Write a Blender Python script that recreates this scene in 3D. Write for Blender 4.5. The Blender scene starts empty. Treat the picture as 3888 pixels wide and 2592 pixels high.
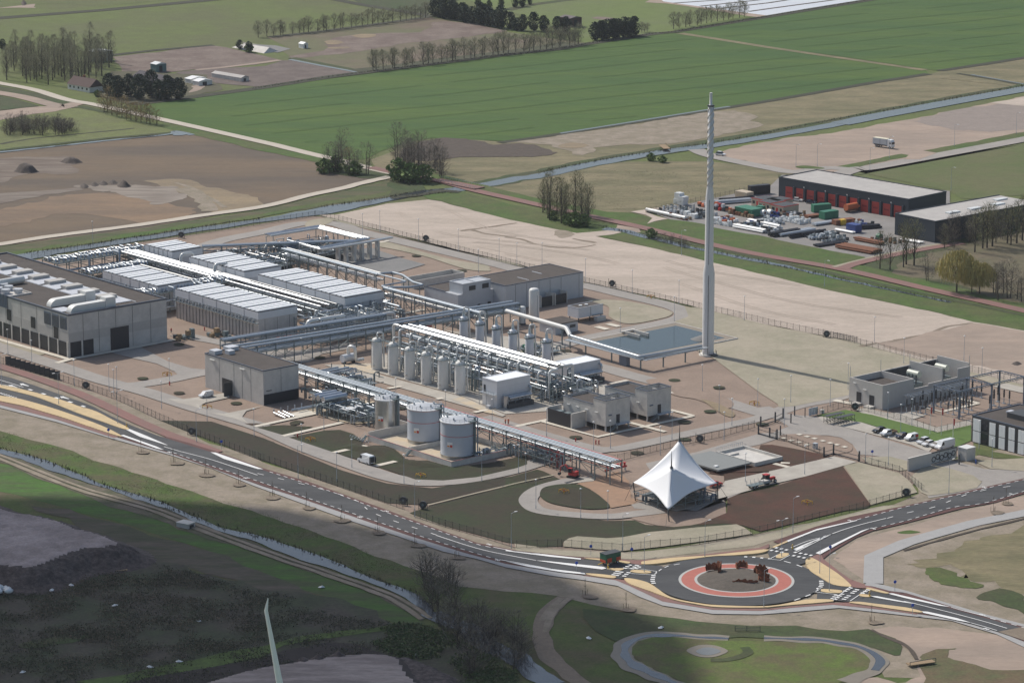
import bpy, bmesh, math, random
from mathutils import Vector, Matrix, noise
random.seed(7)
R = math.radians
S = bpy.context.scene
COL = S.collection
# ---------------------------------------------------------------- camera
FPX, CAMH, PITCH, ROLL = 13163.0, 258.0, R(13.141), R(-0.053)
CF = Vector((0, math.cos(PITCH), -math.sin(PITCH)))
_u = Vector((0, math.sin(PITCH), math.cos(PITCH)))
_x = Vector((1, 0, 0))
CX = _x*math.cos(ROLL) + _u*math.sin(ROLL)
CU = -_x*math.sin(ROLL) + _u*math.cos(ROLL)
cam = bpy.data.cameras.new('camera')
cam.sensor_width = 36.0
cam.lens = 36.0*FPX/3888.0
cam.clip_start = 1.0
cam.clip_end = 20000.0
camo = bpy.data.objects.new('camera', cam)
COL.objects.link(camo)
m3 = Matrix((CX, CU, -CF)).transposed()
camo.matrix_world = Matrix.Translation((0, 0, CAMH)) @ m3.to_4x4()
S.camera = camo
# ---------------------------------------------------------------- world, sun
SUN_EL, LIGHT_AZ = R(46), R(-43)          # light travels towards azimuth -43 deg (from +X)
w = bpy.data.worlds.new('World'); S.world = w; w.use_nodes = True
nt = w.node_tree; nt.nodes.clear()
sky = nt.nodes.new('ShaderNodeTexSky'); sky.sky_type = 'NISHITA'; sky.sun_disc = False
sky.sun_elevation = SUN_EL
sdir = Vector((-math.cos(LIGHT_AZ)*math.cos(SUN_EL), -math.sin(LIGHT_AZ)*math.cos(SUN_EL), math.sin(SUN_EL)))
sky.sun_rotation = math.atan2(sdir.x, sdir.y)
sky.dust_density = 2.0; sky.air_density = 1.2
bg = nt.nodes.new('ShaderNodeBackground'); bg.inputs['Strength'].default_value = 0.085
wo = nt.nodes.new('ShaderNodeOutputWorld')
nt.links.new(sky.outputs[0], bg.inputs[0]); nt.links.new(bg.outputs[0], wo.inputs[0])
sl = bpy.data.lights.new('sun', 'SUN'); sl.energy = 3.1; sl.angle = R(0.5); sl.color = (1.0, 0.94, 0.85)
so = bpy.data.objects.new('sun', sl); COL.objects.link(so)
so.rotation_euler = sdir.to_track_quat('Z', 'Y').to_euler()
so.location = (0, 900, 400)
S.view_settings.view_transform = 'Standard'; S.view_settings.look = 'None'
S.view_settings.exposure = 0.30; S.view_settings.gamma = 1.0
# ---------------------------------------------------------------- coordinates
TILES = dict(a=(0,0),b=(960,0),c=(1920,0),d=(2888,0),e=(0,640),f=(960,640),g=(1920,640),h=(2888,640),
             i=(0,1280),j=(960,1280),k=(1920,1280),l=(2888,1280),m=(0,1932),n=(960,1932),o=(1920,1932),p=(2888,1932))
def ray(nx, ny, z=0.0):                    # where a line of sight of the survey meets height z
    d = CF*FPX + CX*(nx-1944) - CU*(ny-1296)
    t = (z-CAMH)/d.z
    return Vector((0, 0, CAMH)) + d*t
def T(t, u, v, z=0.0):
    if t == 'D': return ray(u*1.6531, v*1.6531, z)
    o = TILES[t]; return ray(o[0]+u/2.352, o[1]+v/2.352, z)
def pts(s, z=0.0):
    out = []; t = 'a'; buf = []; prev = None
    for k in s.replace(',', ' ').split():
        if k.isalpha(): t = k
        else:
            buf.append(float(k))
            if len(buf) == 2:
                o = TILES.get(t, (0, 0)); cur = (t, buf[0], buf[1], o[0]+buf[0]/2.352, o[1]+buf[1]/2.352)
                # sheets of the survey overlap a little: skip a point that repeats the last one on the next sheet
                if not (prev and prev[0] != t and t != 'D' and math.hypot(cur[3]-prev[3], cur[4]-prev[4]) < 62):
                    out.append(T(t, buf[0], buf[1], z)); prev = cur
                buf = []
    return out
GA = R(-50)
D1 = Vector((math.cos(GA), math.sin(GA), 0)); D2 = Vector((-math.sin(GA), math.cos(GA), 0))
def W(a, b, z=0.0): return D1*(a-900) + D2*(b+600) + Vector((0, 0, z))   # station grid -> world
# ---------------------------------------------------------------- materials
MATS = {}
def mat(name, col, rough=0.8, metal=0.0, var=0.0, scale=1.0, spec=None, col2=None, s2=None, bump=0.0, bs=1.0, amt2=0.6, stretch=None, rot=0.0, fine=0.0, fs=1.0, thresh=(0.4, 0.6)):
    if name in MATS: return MATS[name]
    m = bpy.data.materials.new(name); m.use_nodes = True; MATS[name] = m
    N = m.node_tree.nodes; L = m.node_tree.links
    b = N['Principled BSDF']
    b.inputs['Roughness'].default_value = rough; b.inputs['Metallic'].default_value = metal
    if spec is not None: b.inputs['Specular IOR Level'].default_value = spec
    m.diffuse_color = (*col, 1)
    if not (var or col2 or fine or bump):
        b.inputs['Base Color'].default_value = (*col, 1); return m
    tc = N.new('ShaderNodeTexCoord'); mp = N.new('ShaderNodeMapping'); L.new(tc.outputs['Object'], mp.inputs[0])
    mp.inputs['Rotation'].default_value = (0, 0, -rot)
    if stretch: mp.inputs['Scale'].default_value = (stretch[0], stretch[1], 1)
    rgb = N.new('ShaderNodeRGB'); rgb.outputs[0].default_value = (*col, 1)
    cur = rgb.outputs[0]
    if col2:
        n = N.new('ShaderNodeTexNoise'); n.inputs['Scale'].default_value = 1.0/(s2 or 30); n.inputs['Detail'].default_value = 7; n.inputs['Roughness'].default_value = 0.62
        L.new(mp.outputs[0], n.inputs['Vector'])
        rp = N.new('ShaderNodeMapRange'); rp.inputs['From Min'].default_value = thresh[0]; rp.inputs['From Max'].default_value = thresh[1]
        rp.inputs['To Max'].default_value = amt2
        L.new(n.outputs[0], rp.inputs[0])
        mx = N.new('ShaderNodeMix'); mx.data_type = 'RGBA'
        L.new(rp.outputs[0], mx.inputs[0]); L.new(cur, mx.inputs[6]); mx.inputs[7].default_value = (*col2, 1); cur = mx.outputs[2]
    for v, sc in ((var, scale), (fine, fs)):
        if v:
            n = N.new('ShaderNodeTexNoise'); n.inputs['Scale'].default_value = 1.0/sc; n.inputs['Detail'].default_value = 5; n.inputs['Roughness'].default_value = 0.7
            L.new(mp.outputs[0], n.inputs['Vector'])
            rp = N.new('ShaderNodeMapRange'); rp.inputs['From Min'].default_value = 0.3; rp.inputs['From Max'].default_value = 0.7
            rp.inputs['To Min'].default_value = 1-v; rp.inputs['To Max'].default_value = 1+v
            L.new(n.outputs[0], rp.inputs[0])
            mx = N.new('ShaderNodeVectorMath'); mx.operation = 'SCALE'
            L.new(cur, mx.inputs[0]); L.new(rp.outputs[0], mx.inputs['Scale']); cur = mx.outputs[0]
    L.new(cur, b.inputs['Base Color'])
    if bump:
        n = N.new('ShaderNodeTexNoise'); n.inputs['Scale'].default_value = 1.0/bs; n.inputs['Detail'].default_value = 4
        L.new(tc.outputs['Object'], n.inputs['Vector'])
        bp = N.new('ShaderNodeBump'); bp.inputs['Strength'].default_value = 1.0; bp.inputs['Distance'].default_value = bump
        L.new(n.outputs[0], bp.inputs['Height']); L.new(bp.outputs[0], b.inputs['Normal'])
    return m
# ---------------------------------------------------------------- mesh helpers
def tag(o, label=None, cat=None, group=None, kind=None):
    if label: o['label'] = label
    if cat: o['category'] = cat
    if group: o['group'] = group
    if kind: o['kind'] = kind
    return o
class MB:
    def __init__(s): s.v = []; s.f = []; s.sm = []
    def add(s, vs, fs, smooth=False):
        o = len(s.v); s.v += [tuple(p) for p in vs]
        for f in fs: s.f.append(tuple(o+i for i in f)); s.sm.append(smooth)
        return s
    def box(s, x0, x1, y0, y1, z0, z1):
        return s.add([(x0,y0,z0),(x1,y0,z0),(x1,y1,z0),(x0,y1,z0),(x0,y0,z1),(x1,y0,z1),(x1,y1,z1),(x0,y1,z1)],
                     [(0,3,2,1),(4,5,6,7),(0,1,5,4),(1,2,6,5),(2,3,7,6),(3,0,4,7)])
    def beam(s, p, q, w, h=None):
        p = Vector(p); q = Vector(q); h = h or w; d = (q-p).normalized()
        up = Vector((0,0,1)) if abs(d.z) < 0.95 else Vector((1,0,0))
        a = d.cross(up).normalized()*(w/2); b = a.cross(d).normalized()*(h/2)
        vs = [e+sa*a+sb*b for e in (p, q) for sa, sb in ((-1,-1),(1,-1),(1,1),(-1,1))]
        return s.add(vs, [(0,3,2,1),(4,5,6,7),(0,1,5,4),(1,2,6,5),(2,3,7,6),(3,0,4,7)])
    def cyl(s, p, q, r, r2=None, n=10, cap=True):
        p = Vector(p); q = Vector(q); r2 = r if r2 is None else r2; d = (q-p).normalized()
        up = Vector((0,0,1)) if abs(d.z) < 0.95 else Vector((1,0,0))
        a = d.cross(up).normalized(); b = a.cross(d).normalized()
        vs = [p+(a*math.cos(t)+b*math.sin(t))*r for t in [2*math.pi*i/n for i in range(n)]] + \
             [q+(a*math.cos(t)+b*math.sin(t))*r2 for t in [2*math.pi*i/n for i in range(n)]]
        s.add(vs, [(i, (i+1)%n, n+(i+1)%n, n+i) for i in range(n)], True)
        if cap: s.add(vs, [tuple(range(n-1,-1,-1)), tuple(range(n, 2*n))])
        return s
    def tube(s, P, r, n=8, bend=0.0):
        P = [Vector(p) for p in P]
        if bend:                                        # round the elbows
            Q = [P[0]]
            for i in range(1, len(P)-1):
                a = (P[i-1]-P[i]); b = (P[i+1]-P[i]); c = min(bend, a.length*0.48, b.length*0.48)
                a = P[i]+a.normalized()*c; b = P[i]+b.normalized()*c
                for k in range(5):
                    t = k/4; Q.append(a*(1-t)**2 + P[i]*2*t*(1-t) + b*t*t)
            P = Q+[P[-1]]
        rs = r if isinstance(r, (list, tuple)) else [r]*len(P)
        rings = []
        pa = None
        for i, p in enumerate(P):
            d = (P[min(i+1, len(P)-1)]-P[max(i-1, 0)]).normalized()
            if pa is None:
                up = Vector((0,0,1)) if abs(d.z) < 0.9 else Vector((1,0,0)); a = d.cross(up).normalized()
            else:
                a = (pa - d*pa.dot(d)).normalized()
            pa = a; b = a.cross(d)
            rings.append([p+(a*math.cos(t)+b*math.sin(t))*rs[i] for t in [2*math.pi*k/n for k in range(n)]])
        vs = [v for g in rings for v in g]
        fs = [(i*n+k, i*n+(k+1)%n, (i+1)*n+(k+1)%n, (i+1)*n+k) for i in range(len(P)-1) for k in range(n)]
        s.add(vs, fs, True); s.add(rings[0], [tuple(range(n-1,-1,-1))]); s.add(rings[-1], [tuple(range(n))])
        return s
    def lathe(s, prof, c=(0,0), n=20):
        vs = [(c[0]+r*math.cos(2*math.pi*k/n), c[1]+r*math.sin(2*math.pi*k/n), z) for r, z in prof for k in range(n)]
        fs = [(i*n+k, i*n+(k+1)%n, (i+1)*n+(k+1)%n, (i+1)*n+k) for i in range(len(prof)-1) for k in range(n)]
        s.add(vs, fs, True)
        s.add([vs[k] for k in range(n)], [tuple(range(n-1,-1,-1))]); s.add(vs[-n:], [tuple(range(n))])
        return s
    def quad(s, a, b, c, d): return s.add([a, b, c, d], [(0,1,2,3)])
    def build(s, name, m, parent=None, loc=None):
        me = bpy.data.meshes.new(name); me.from_pydata(s.v, [], s.f)
        for p, k in zip(me.polygons, s.sm): p.use_smooth = k
        if isinstance(m, (list, tuple)):
            for q in m: me.materials.append(q)
        else: me.materials.append(m)
        me.update()
        o = bpy.data.objects.new(name, me); COL.objects.link(o)
        if parent: o.parent = parent
        if loc: o.location = loc
        return o
def thing(name, label, cat, loc=(0,0,0), rot=0.0, group=None):
    o = bpy.data.objects.new(name, None); COL.objects.link(o); o.location = loc; o.rotation_euler = (0,0,rot)
    o.empty_display_size = 0.5
    return tag(o, label, cat, group)
def single(name, mb, m, label, cat, loc=(0,0,0), rot=0.0, group=None):
    o = mb.build(name, m); o.location = loc; o.rotation_euler = (0,0,rot); return tag(o, label, cat, group)
def dup(root, loc, rot=None, label=None, group=None, scale=None):
    r = root.copy(); COL.objects.link(r); r.location = loc
    if rot is not None: r.rotation_euler = (0,0,rot)
    if scale: r.scale = scale if isinstance(scale, (tuple, list)) else (scale,)*3
    if label: r['label'] = label
    if group: r['group'] = group
    for ch in list(root.children):
        c = ch.copy(); COL.objects.link(c); c.parent = r
        for g in list(ch.children):
            d = g.copy(); COL.objects.link(d); d.parent = c
    return r
def catmull(P, closed, seg=5):
    n = len(P); out = []
    for i in range(n if closed else n-1):
        p0 = P[(i-1) % n] if closed or i > 0 else P[0]; p1 = P[i]; p2 = P[(i+1) % n]
        p3 = P[(i+2) % n] if closed or i+2 < n else P[-1]
        for k in range(seg):
            t = k/seg
            out.append(0.5*((2*p1)+(p2-p0)*t+(2*p0-5*p1+4*p2-p3)*t*t+(3*p1-p0-3*p2+p3)*t*t*t))
    if not closed: out.append(P[-1])
    return out
def rough_edge(P, j, step=5.0):
    out = []; n = len(P)
    for i in range(n):
        a = P[i]; b = P[(i+1) % n]; L = (b-a).length; k = max(1, min(60, int(L/step)))
        for q in range(k):
            p = a.lerp(b, q/k)
            nz = noise.noise_vector(p*0.09)*0.7 + noise.noise_vector(p*0.35)*0.45
            out.append(p+Vector((nz.x, nz.y, 0))*j*2)
    return out
LZ = 0.04
LCOUNT = {}
def lz(lay):                                  # every sheet of ground gets a height of its own
    if lay >= 13: return lay*LZ
    k = LCOUNT.get(lay, 0); LCOUNT[lay] = k+1
    return lay*LZ + (k % 38)*0.001
def patch(name, s, m, lay=1, smooth=False, j=0.0, kind='structure', step=5.0):
    P = pts(s) if isinstance(s, str) else s
    if smooth: P = catmull(P, True)
    if j: P = rough_edge(P, j, step)
    Z = lz(lay)
    o = MB().add([(p.x, p.y, Z) for p in P], [tuple(range(len(P)))]).build(name, m)
    if o.data.polygons[0].normal.z < 0: o.data.flip_normals()
    return tag(o, kind=kind)
def ribbon(name, s, wd, m, lay=1, smooth=True, j=0.0, off=0.0, kind='structure', closed=False):
    P = pts(s) if isinstance(s, str) else s
    if smooth: P = catmull(P, closed, 6)
    n = len(P); A = []; B = []
    for i, p in enumerate(P):
        if closed: d = P[(i+1) % n]-P[(i-1) % n]
        else: d = P[min(i+1, n-1)]-P[max(i-1, 0)]
        d = Vector((d.x, d.y, 0)).normalized(); q = Vector((-d.y, d.x, 0))
        ww = wd[0]+(wd[1]-wd[0])*i/(n-1) if isinstance(wd, tuple) else wd
        e = (noise.noise(p*0.15)*j, noise.noise(p*0.15+Vector((9,9,9)))*j) if j else (0, 0)
        A.append(p+q*(off+ww/2+e[0])); B.append(p+q*(off-ww/2+e[1]))
    Z = lz(lay)
    vs = [(p.x, p.y, Z) for p in A]+[(p.x, p.y, Z) for p in B]
    k = n if closed else n-1
    mb = MB().add(vs, [(n+i, n+(i+1) % n, (i+1) % n, i) for i in range(k)])
    if name is None: return mb
    return tag(mb.build(name, m), kind=kind)
def along(P, step, start=0.0):
    """points every step metres along polyline: (point, direction)"""
    out = []; acc = start
    for a, b in zip(P[:-1], P[1:]):
        L = (b-a).length; d = (b-a).normalized()
        while acc < L: out.append((a+d*acc, d)); acc += step
        acc -= L
    return out
def dashes(mb, s, wd, dash, gap, lay, off=0.0, smooth=True):
    P = pts(s) if isinstance(s, str) else s
    if smooth: P = catmull(P, False, 6)
    for p, d in along(P, dash+gap):
        q = Vector((-d.y, d.x, 0)); c = p+q*off; z = Vector((0,0,lay*LZ))
        mb.quad(c-q*wd/2+z, c+d*dash-q*wd/2+z, c+d*dash+q*wd/2+z, c+q*wd/2+z)
    return mb
def line(mb, s, wd, lay, off=0.0, smooth=True):
    r = ribbon(None, s, wd, None, lay, smooth, off=off); mb.add(r.v, r.f); return mb
def poly(mb, s, lay, smooth=False):
    P = pts(s) if isinstance(s, str) else s
    if smooth: P = catmull(P, True)
    A = sum(P[i].x*P[(i+1)%len(P)].y-P[(i+1)%len(P)].x*P[i].y for i in range(len(P)))
    if A < 0: P = P[::-1]
    return mb.add([(p.x, p.y, lay*LZ) for p in P], [tuple(range(len(P)))])
# ================================================================ GROUND
m_mead = mat('meadow_olive', (0.095,0.125,0.026), 0.95, col2=(0.09,0.09,0.04), s2=60, var=0.14, scale=9, fine=0.22, fs=1.3)
m_grass = mat('grass_green', (0.050,0.098,0.010), 0.95, col2=(0.085,0.086,0.030), s2=25, amt2=0.7, var=0.2, scale=6, fine=0.25, fs=1.0)
m_gdark = mat('grass_dark', (0.036,0.060,0.013), 0.95, col2=(0.06,0.052,0.025), s2=18, amt2=0.6, var=0.25, scale=4, fine=0.3, fs=0.8)
m_crop = mat('crop_green', (0.032,0.083,0.008), 0.95, col2=(0.060,0.108,0.008), s2=70, amt2=1.0, var=0.16, scale=7, fine=0.16, fs=1.2, stretch=(0.35,1.6), rot=R(25), thresh=(0.38,0.68))
m_rough = mat('rough_grass', (0.13,0.12,0.06), 0.95, col2=(0.21,0.175,0.10), s2=18, amt2=0.8, var=0.2, scale=5, fine=0.22, fs=1.0, stretch=(0.5,1.3), rot=R(15))
m_brownf = mat('brown_field', (0.105,0.082,0.062), 0.97, col2=(0.15,0.108,0.070), s2=55, amt2=1.0, var=0.1, scale=8, fine=0.12, fs=1.2, stretch=(0.4,1.5), rot=R(10))
m_plough = mat('ploughed_soil', (0.135,0.098,0.082), 0.97, col2=(0.19,0.15,0.125), s2=14, amt2=0.9, var=0.15, scale=3, fine=0.2, fs=0.9)
m_sand = mat('sand_pale', (0.46,0.385,0.325), 0.97, col2=(0.38,0.32,0.265), s2=22, amt2=0.9, var=0.1, scale=3, fine=0.16, fs=0.6, stretch=(0.4,1.6), rot=R(-8))
m_sandp = mat('sand_pink', (0.35,0.27,0.215), 0.97, col2=(0.27,0.215,0.175), s2=25, amt2=0.9, var=0.09, scale=5, fine=0.1, fs=0.9, stretch=(0.45,1.3), rot=R(10))
m_verge = mat('verge_sand', (0.27,0.225,0.175), 0.97, col2=(0.20,0.17,0.12), s2=7, amt2=0.9, var=0.12, scale=3, fine=0.16, fs=0.7)
m_vergegn = mat('verge_thin_grass', (0.335,0.295,0.225), 0.97, col2=(0.27,0.25,0.18), s2=14, amt2=0.9, var=0.08, scale=3, fine=0.1, fs=0.8)
m_gravel = mat('gravel_brown', (0.275,0.205,0.16), 0.97, col2=(0.23,0.172,0.135), s2=12, amt2=0.8, var=0.07, scale=2, fine=0.12, fs=0.5)
m_gravg = mat('gravel_grey', (0.21,0.205,0.20), 0.97, col2=(0.18,0.18,0.175), s2=10, amt2=0.7, var=0.06, scale=2, fine=0.1, fs=0.5)
m_pave = mat('brick_paving_grey', (0.31,0.285,0.26), 0.9, col2=(0.27,0.25,0.23), s2=9, amt2=0.8, var=0.06, scale=2, fine=0.06, fs=0.5)
m_pavel = mat('concrete_light', (0.42,0.39,0.34), 0.9, col2=(0.34,0.31,0.27), s2=6, amt2=0.7, var=0.07, scale=2)
m_slab = mat('concrete_slabs', (0.62,0.57,0.48), 0.9, col2=(0.5,0.46,0.39), s2=3, amt2=0.6, var=0.06, scale=1)
m_oker = mat('concrete_stained', (0.52,0.42,0.29), 0.9, col2=(0.40,0.37,0.32), s2=6, amt2=0.8, var=0.06, scale=1.5)
m_asph = mat('asphalt', (0.038,0.040,0.044), 0.85, col2=(0.068,0.070,0.073), s2=14, amt2=0.8, var=0.1, scale=3, fine=0.1, fs=0.6, stretch=(0.4,1.4), rot=R(-35))
m_maroon = mat('asphalt_maroon', (0.10,0.045,0.040), 0.9, var=0.1, scale=3, fine=0.1, fs=0.6)
m_redp = mat('path_red', (0.225,0.115,0.10), 0.9, col2=(0.185,0.115,0.10), s2=8, amt2=0.8, var=0.08, scale=2)
m_redb = mat('apron_red', (0.40,0.13,0.10), 0.85, var=0.08, scale=1.5, fine=0.08, fs=0.5)
m_walk = mat('sidewalk_grey', (0.33,0.325,0.32), 0.9, var=0.06, scale=3, fine=0.06, fs=0.6)
m_yel = mat('island_yellow', (0.58,0.44,0.245), 0.9, col2=(0.5,0.385,0.23), s2=5, amt2=0.7, var=0.05, scale=1.5)
m_white = mat('marking_white', (0.72,0.72,0.71), 0.8)
m_kerb = mat('kerb_concrete', (0.42,0.42,0.40), 0.9)
m_mulch = mat('planting_bed', (0.075,0.030,0.018), 0.97, col2=(0.042,0.028,0.014), s2=10, amt2=0.8, var=0.2, scale=2.5, fine=0.25, fs=0.6)
m_mulchg = mat('planting_bed_green', (0.024,0.034,0.009), 0.97, col2=(0.034,0.024,0.013), s2=12, amt2=0.8, var=0.2, scale=2.5, fine=0.25, fs=0.6)
m_lawn = mat('lawn_bright', (0.085,0.145,0.028), 0.95, var=0.12, scale=3, fine=0.1, fs=0.6)
m_water = mat('canal_water', (0.05,0.055,0.065), 0.1, spec=0.4, bump=0.02, bs=2.5)
m_pond = mat('basin_water', (0.025,0.042,0.05), 0.12, spec=0.35, bump=0.02, bs=2)
m_mud = mat('mud_pale', (0.19,0.165,0.13), 0.6, var=0.1, scale=3)
m_dirtd = mat('dirt_dark', (0.075,0.058,0.045), 0.97, var=0.2, scale=3, fine=0.2, fs=0.8)
m_dirtb = mat('dirt_track', (0.20,0.16,0.12), 0.97, var=0.14, scale=3, fine=0.15, fs=0.8)
m_plastic = mat('plastic_sheet', (0.62,0.64,0.68), 0.35, var=0.05, scale=8)
m_bank = mat('ditch_bank', (0.038,0.04,0.022), 0.97, var=0.25, scale=3, fine=0.25, fs=0.8)
m_tan = mat('tan_bare', (0.26,0.20,0.125), 0.97, col2=(0.19,0.15,0.10), s2=25, amt2=0.9, var=0.12, scale=4, fine=0.12, fs=1.0, stretch=(0.5,1.3))
m_conc_lane = mat('concrete_lane', (0.47,0.42,0.35), 0.9, var=0.08, scale=4)
m_yard = mat('yard_paving', (0.24,0.225,0.215), 0.9, var=0.08, scale=5, col2=(0.19,0.18,0.17), s2=12)
m_scrub = mat('scrub_ground', (0.058,0.050,0.038), 0.97, col2=(0.032,0.046,0.018), s2=16, amt2=0.9, var=0.35, scale=4, fine=0.3, fs=1.0)
m_waste = mat('waste_ground', (0.33,0.28,0.275), 0.97, col2=(0.22,0.185,0.18), s2=10, amt2=0.9, var=0.15, scale=3, fine=0.2, fs=0.7)

# one ground sheet to the horizon
tag(MB().add([(-9000,-3000,0),(9000,-3000,0),(9000,16000,0),(-9000,16000,0)], [(0,1,2,3)]).build('ground', m_mead), kind='structure')
def F(name, s, m, lay=1, smooth=False, j=0.0, **k): return patch(name, s, m, lay, smooth, j, **k)
# ---- far fields
F('bare_sand', 'a -20 -10 600 -10 590 30 300 38 330 70 -20 75', m_sandp, 1, j=1.5)
F('field', 'a -30 75 300 38 590 32 900 60 1500 0 1700 -40 -30 -40', m_mead, 2)
ribbon('ditch_bank', 'a -60 168 900 95 1900 0 2300 -45', 9.0, m_bank, 3, False, j=1)
ribbon('ditch_bank', 'b 690 -10 1000 48 1590 148', 7.0, m_bank, 3, False, j=1)
F('rough_pasture', 'b 700 -60 1600 -60 1680 20 1590 140 1000 40', m_gdark, 2, j=2)
F('meadow', 'b 1700 -60 c 1500 -60 1270 12 1900 90 2330 145 1500 285 1320 300 700 385 560 250 b 1900 0', mat('meadow_lime', (0.11,0.15,0.035), 0.95, col2=(0.12,0.14,0.055), s2=45, var=0.1, scale=9, fine=0.15, fs=1.2), 2)
ribbon('ditch_bank', 'c 0 95 200 50 500 10 800 -20', 7.0, m_gdark, 3, False, j=1.5)
F('bare_soil', 'c 760 165 860 155 980 170 880 182', m_plough, 3, True, j=1)
ribbon('dirt_track', 'c 1265 15 1500 28 1800 70 2100 120 2335 152', 11.0, m_sandp, 4, True, j=1)
F('bare_sand', 'c 1270 5 1420 10 1420 -20 1270 -20', m_sandp, 3)
F('plastic_covered_field', 'c 1410 18 1860 80 2330 142 d 20 142 500 72 1040 -5 1400 -60 c 1300 -60', m_plastic, 4)
mb = MB()
for s in ('c 1610 -5 1370 -60','c 1500 33 2352 -25','c 1740 60 2352 -5 d 0 -20', 'c 1870 85 2352 30 d 0 30 300 -5', 'c 2170 108 2352 82 d 0 85 500 25 800 -15'):
    line(mb, s, 2.6, 5, smooth=False)
tag(mb.build('plastic_furrows', m_dirtd), kind='structure')
# tree line field with soil
F('field', 'b 130 335 600 285 1590 160 2352 300 c 740 390 200 470 0 500 b 1100 640 940 650 350 520 250 450 330 440', mat('field_brown_green', (0.115,0.115,0.055), 0.95, col2=(0.14,0.105,0.075), s2=60, amt2=1, var=0.12, scale=8, fine=0.15, fs=1.2), 2)
F('ploughed_field', 'b 760 330 1100 300 1500 290 1700 190 2250 280 1900 330 1300 400 900 470 640 500 400 520 350 505 690 440 640 390', m_plough, 3, True, j=2)
F('bare_soil_ring', 'b 880 322 1000 305 1100 312 1040 338 930 338', m_tan, 4, True, j=1)
F('bare_soil_ring', 'b 640 375 700 360 820 380 740 398 660 395', m_tan, 4, True, j=1)
F('bare_soil_ring', 'b 690 425 840 420 850 435 720 440', m_tan, 4, True, j=1)
F('ploughed_field', 'a 1010 510 1890 410 2080 440 2352 500 b 240 540 0 580 a 1700 628 1450 660 1100 645', m_plough, 3, j=1.5)
F('ploughed_field', 'a 1560 650 1800 625 2352 590 b 0 590 250 545 350 540 950 648 700 690 0 780 a 1850 740', mat('ploughed_soil_dark', (0.11,0.085,0.075), 0.97, col2=(0.15,0.12,0.105), s2=10, amt2=0.9, var=0.15, scale=3, fine=0.2, fs=0.9), 3, j=1.5)
ribbon('dirt_track', 'a 1750 628 2000 605 2352 562 b 240 540', 4.0, m_sandp, 4, False)
ribbon('ditch_water', 'b 330 535 600 588 950 652', 2.6, m_water, 5, False)
ribbon('ditch_bank', 'b 350 520 620 575 960 640', 5.5, m_gdark, 4, False, j=0.8)
ribbon('ditch_bank', 'a 960 500 1400 450 1900 405', 5.0, m_bank, 4, False, j=1)
ribbon('ditch_bank', 'b 150 335 600 285 1100 220 1590 152', 6.0, m_bank, 4, False, j=1)
F('concrete_pads', 'a 2100 370 2352 420 b 200 450 330 450 200 420 0 395 a 2120 350', m_pavel, 4)
F('yard', 'b 0 400 200 410 340 440 220 475 90 450', m_gravg, 5)
F('farmyard', 'a 1000 640 1350 640 1500 660 1850 670 2000 790 1700 880 1200 940 850 860', mat('farm_ground', (0.085,0.08,0.045), 0.97, var=0.2, scale=4), 3, j=2)
F('bare_sand', 'a 1690 830 1800 800 1830 760 1700 770 1720 790', m_sandp, 4, True, j=1)
# ---- crops
F('crop_field', 'a 1150 942 1500 905 2352 795 b 0 812 700 705 1100 655 2352 492 c 0 512 740 400 1330 308 1500 300 1570 306 2100 385 2352 428 d 0 420 700 530 1180 592 1470 625 1500 662 1000 740 400 850 0 910 c 2352 905 1100 1102 300 1227 0 1262 b 2190 1272 1980 1252 1600 1235 1430 1262 1150 1350 1000 1425 750 1430 600 1385 0 1250 a 2352 1270 1900 1170 1450 1065 1250 990', m_crop, 3)
F('crop_field', 'c 1500 292 2352 158 d 0 165 500 82 1060 -5 1400 -60 2500 -60 2500 505 2352 520 1900 580 1590 636 1460 618 700 505 0 412 c 2352 420 2000 368', m_crop, 3)
ribbon('grass_strip', 'c 1560 302 1900 355 2352 428 d 0 424 700 520 1200 592 1470 630', 5.0, m_rough, 5, False, j=0.6)
ribbon('ditch_bank', 'a 1180 938 1700 872 2352 785 b 0 800 700 690 1500 590 2352 482 c 0 500 450 445 720 398 1330 305 1500 290 2352 152 d 0 162 500 80 1000 0 1300 -50', 7.0, m_bank, 6, False, j=1.2)
ribbon('hedge_bank', 'b 950 650 1300 612 1700 560 2352 475 c 0 495 400 440 640 395', 11.0, mat('hedge_ground', (0.05,0.055,0.028), 0.97, var=0.3, scale=3), 5, False, j=1.5, off=5)
# ---- between crops and canal, right
F('rough_field', 'c -60 1270 300 1235 1100 1110 2352 912 d 0 915 600 810 1300 690 1500 668 1600 640 2352 522 2500 500 2500 740 2352 775 1500 930 700 1080 0 1205 c 2352 1185 1400 1345 780 1450 300 1552 f 2352 80 1900 150 1740 120 b 1100 1500 1050 1430 1400 1300 1900 1240', m_rough, 2)
F('bare_sand', 'c 0 1285 400 1222 1100 1120 1780 1010 2050 985 2300 1040 2200 1080 2352 1120 2200 1160 1500 1290 1100 1290 800 1320 720 1400 640 1395 420 1300 150 1275', m_verge, 4, j=3)
F('dark_heap_ground', 'c 0 1290 160 1285 330 1330 430 1370 330 1400 100 1405 0 1400 b 2200 1370 1750 1420 1500 1440 1300 1400 1450 1300 1650 1240 1900 1245 2100 1290', m_dirtd, 5, True, j=2)
F('bare_soil_ring', 'c 480 1305 580 1280 700 1290 740 1310 640 1330 520 1325', m_tan, 6, True, j=1)
ribbon('ditch_bank', 'b 2200 1278 c 0 1268 300 1228 1100 1105 2352 905 d 0 912 600 812 1000 742 1500 664', 5.0, m_bank, 5, False, j=1)
ribbon('ditch_water', 'c 490 1195 1100 1098 1800 985 2000 955', 2.0, m_water, 6, False)
ribbon('ditch_bank', 'd 1600 637 2000 575 2500 497', 5.0, m_bank, 5, False, j=1)
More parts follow.
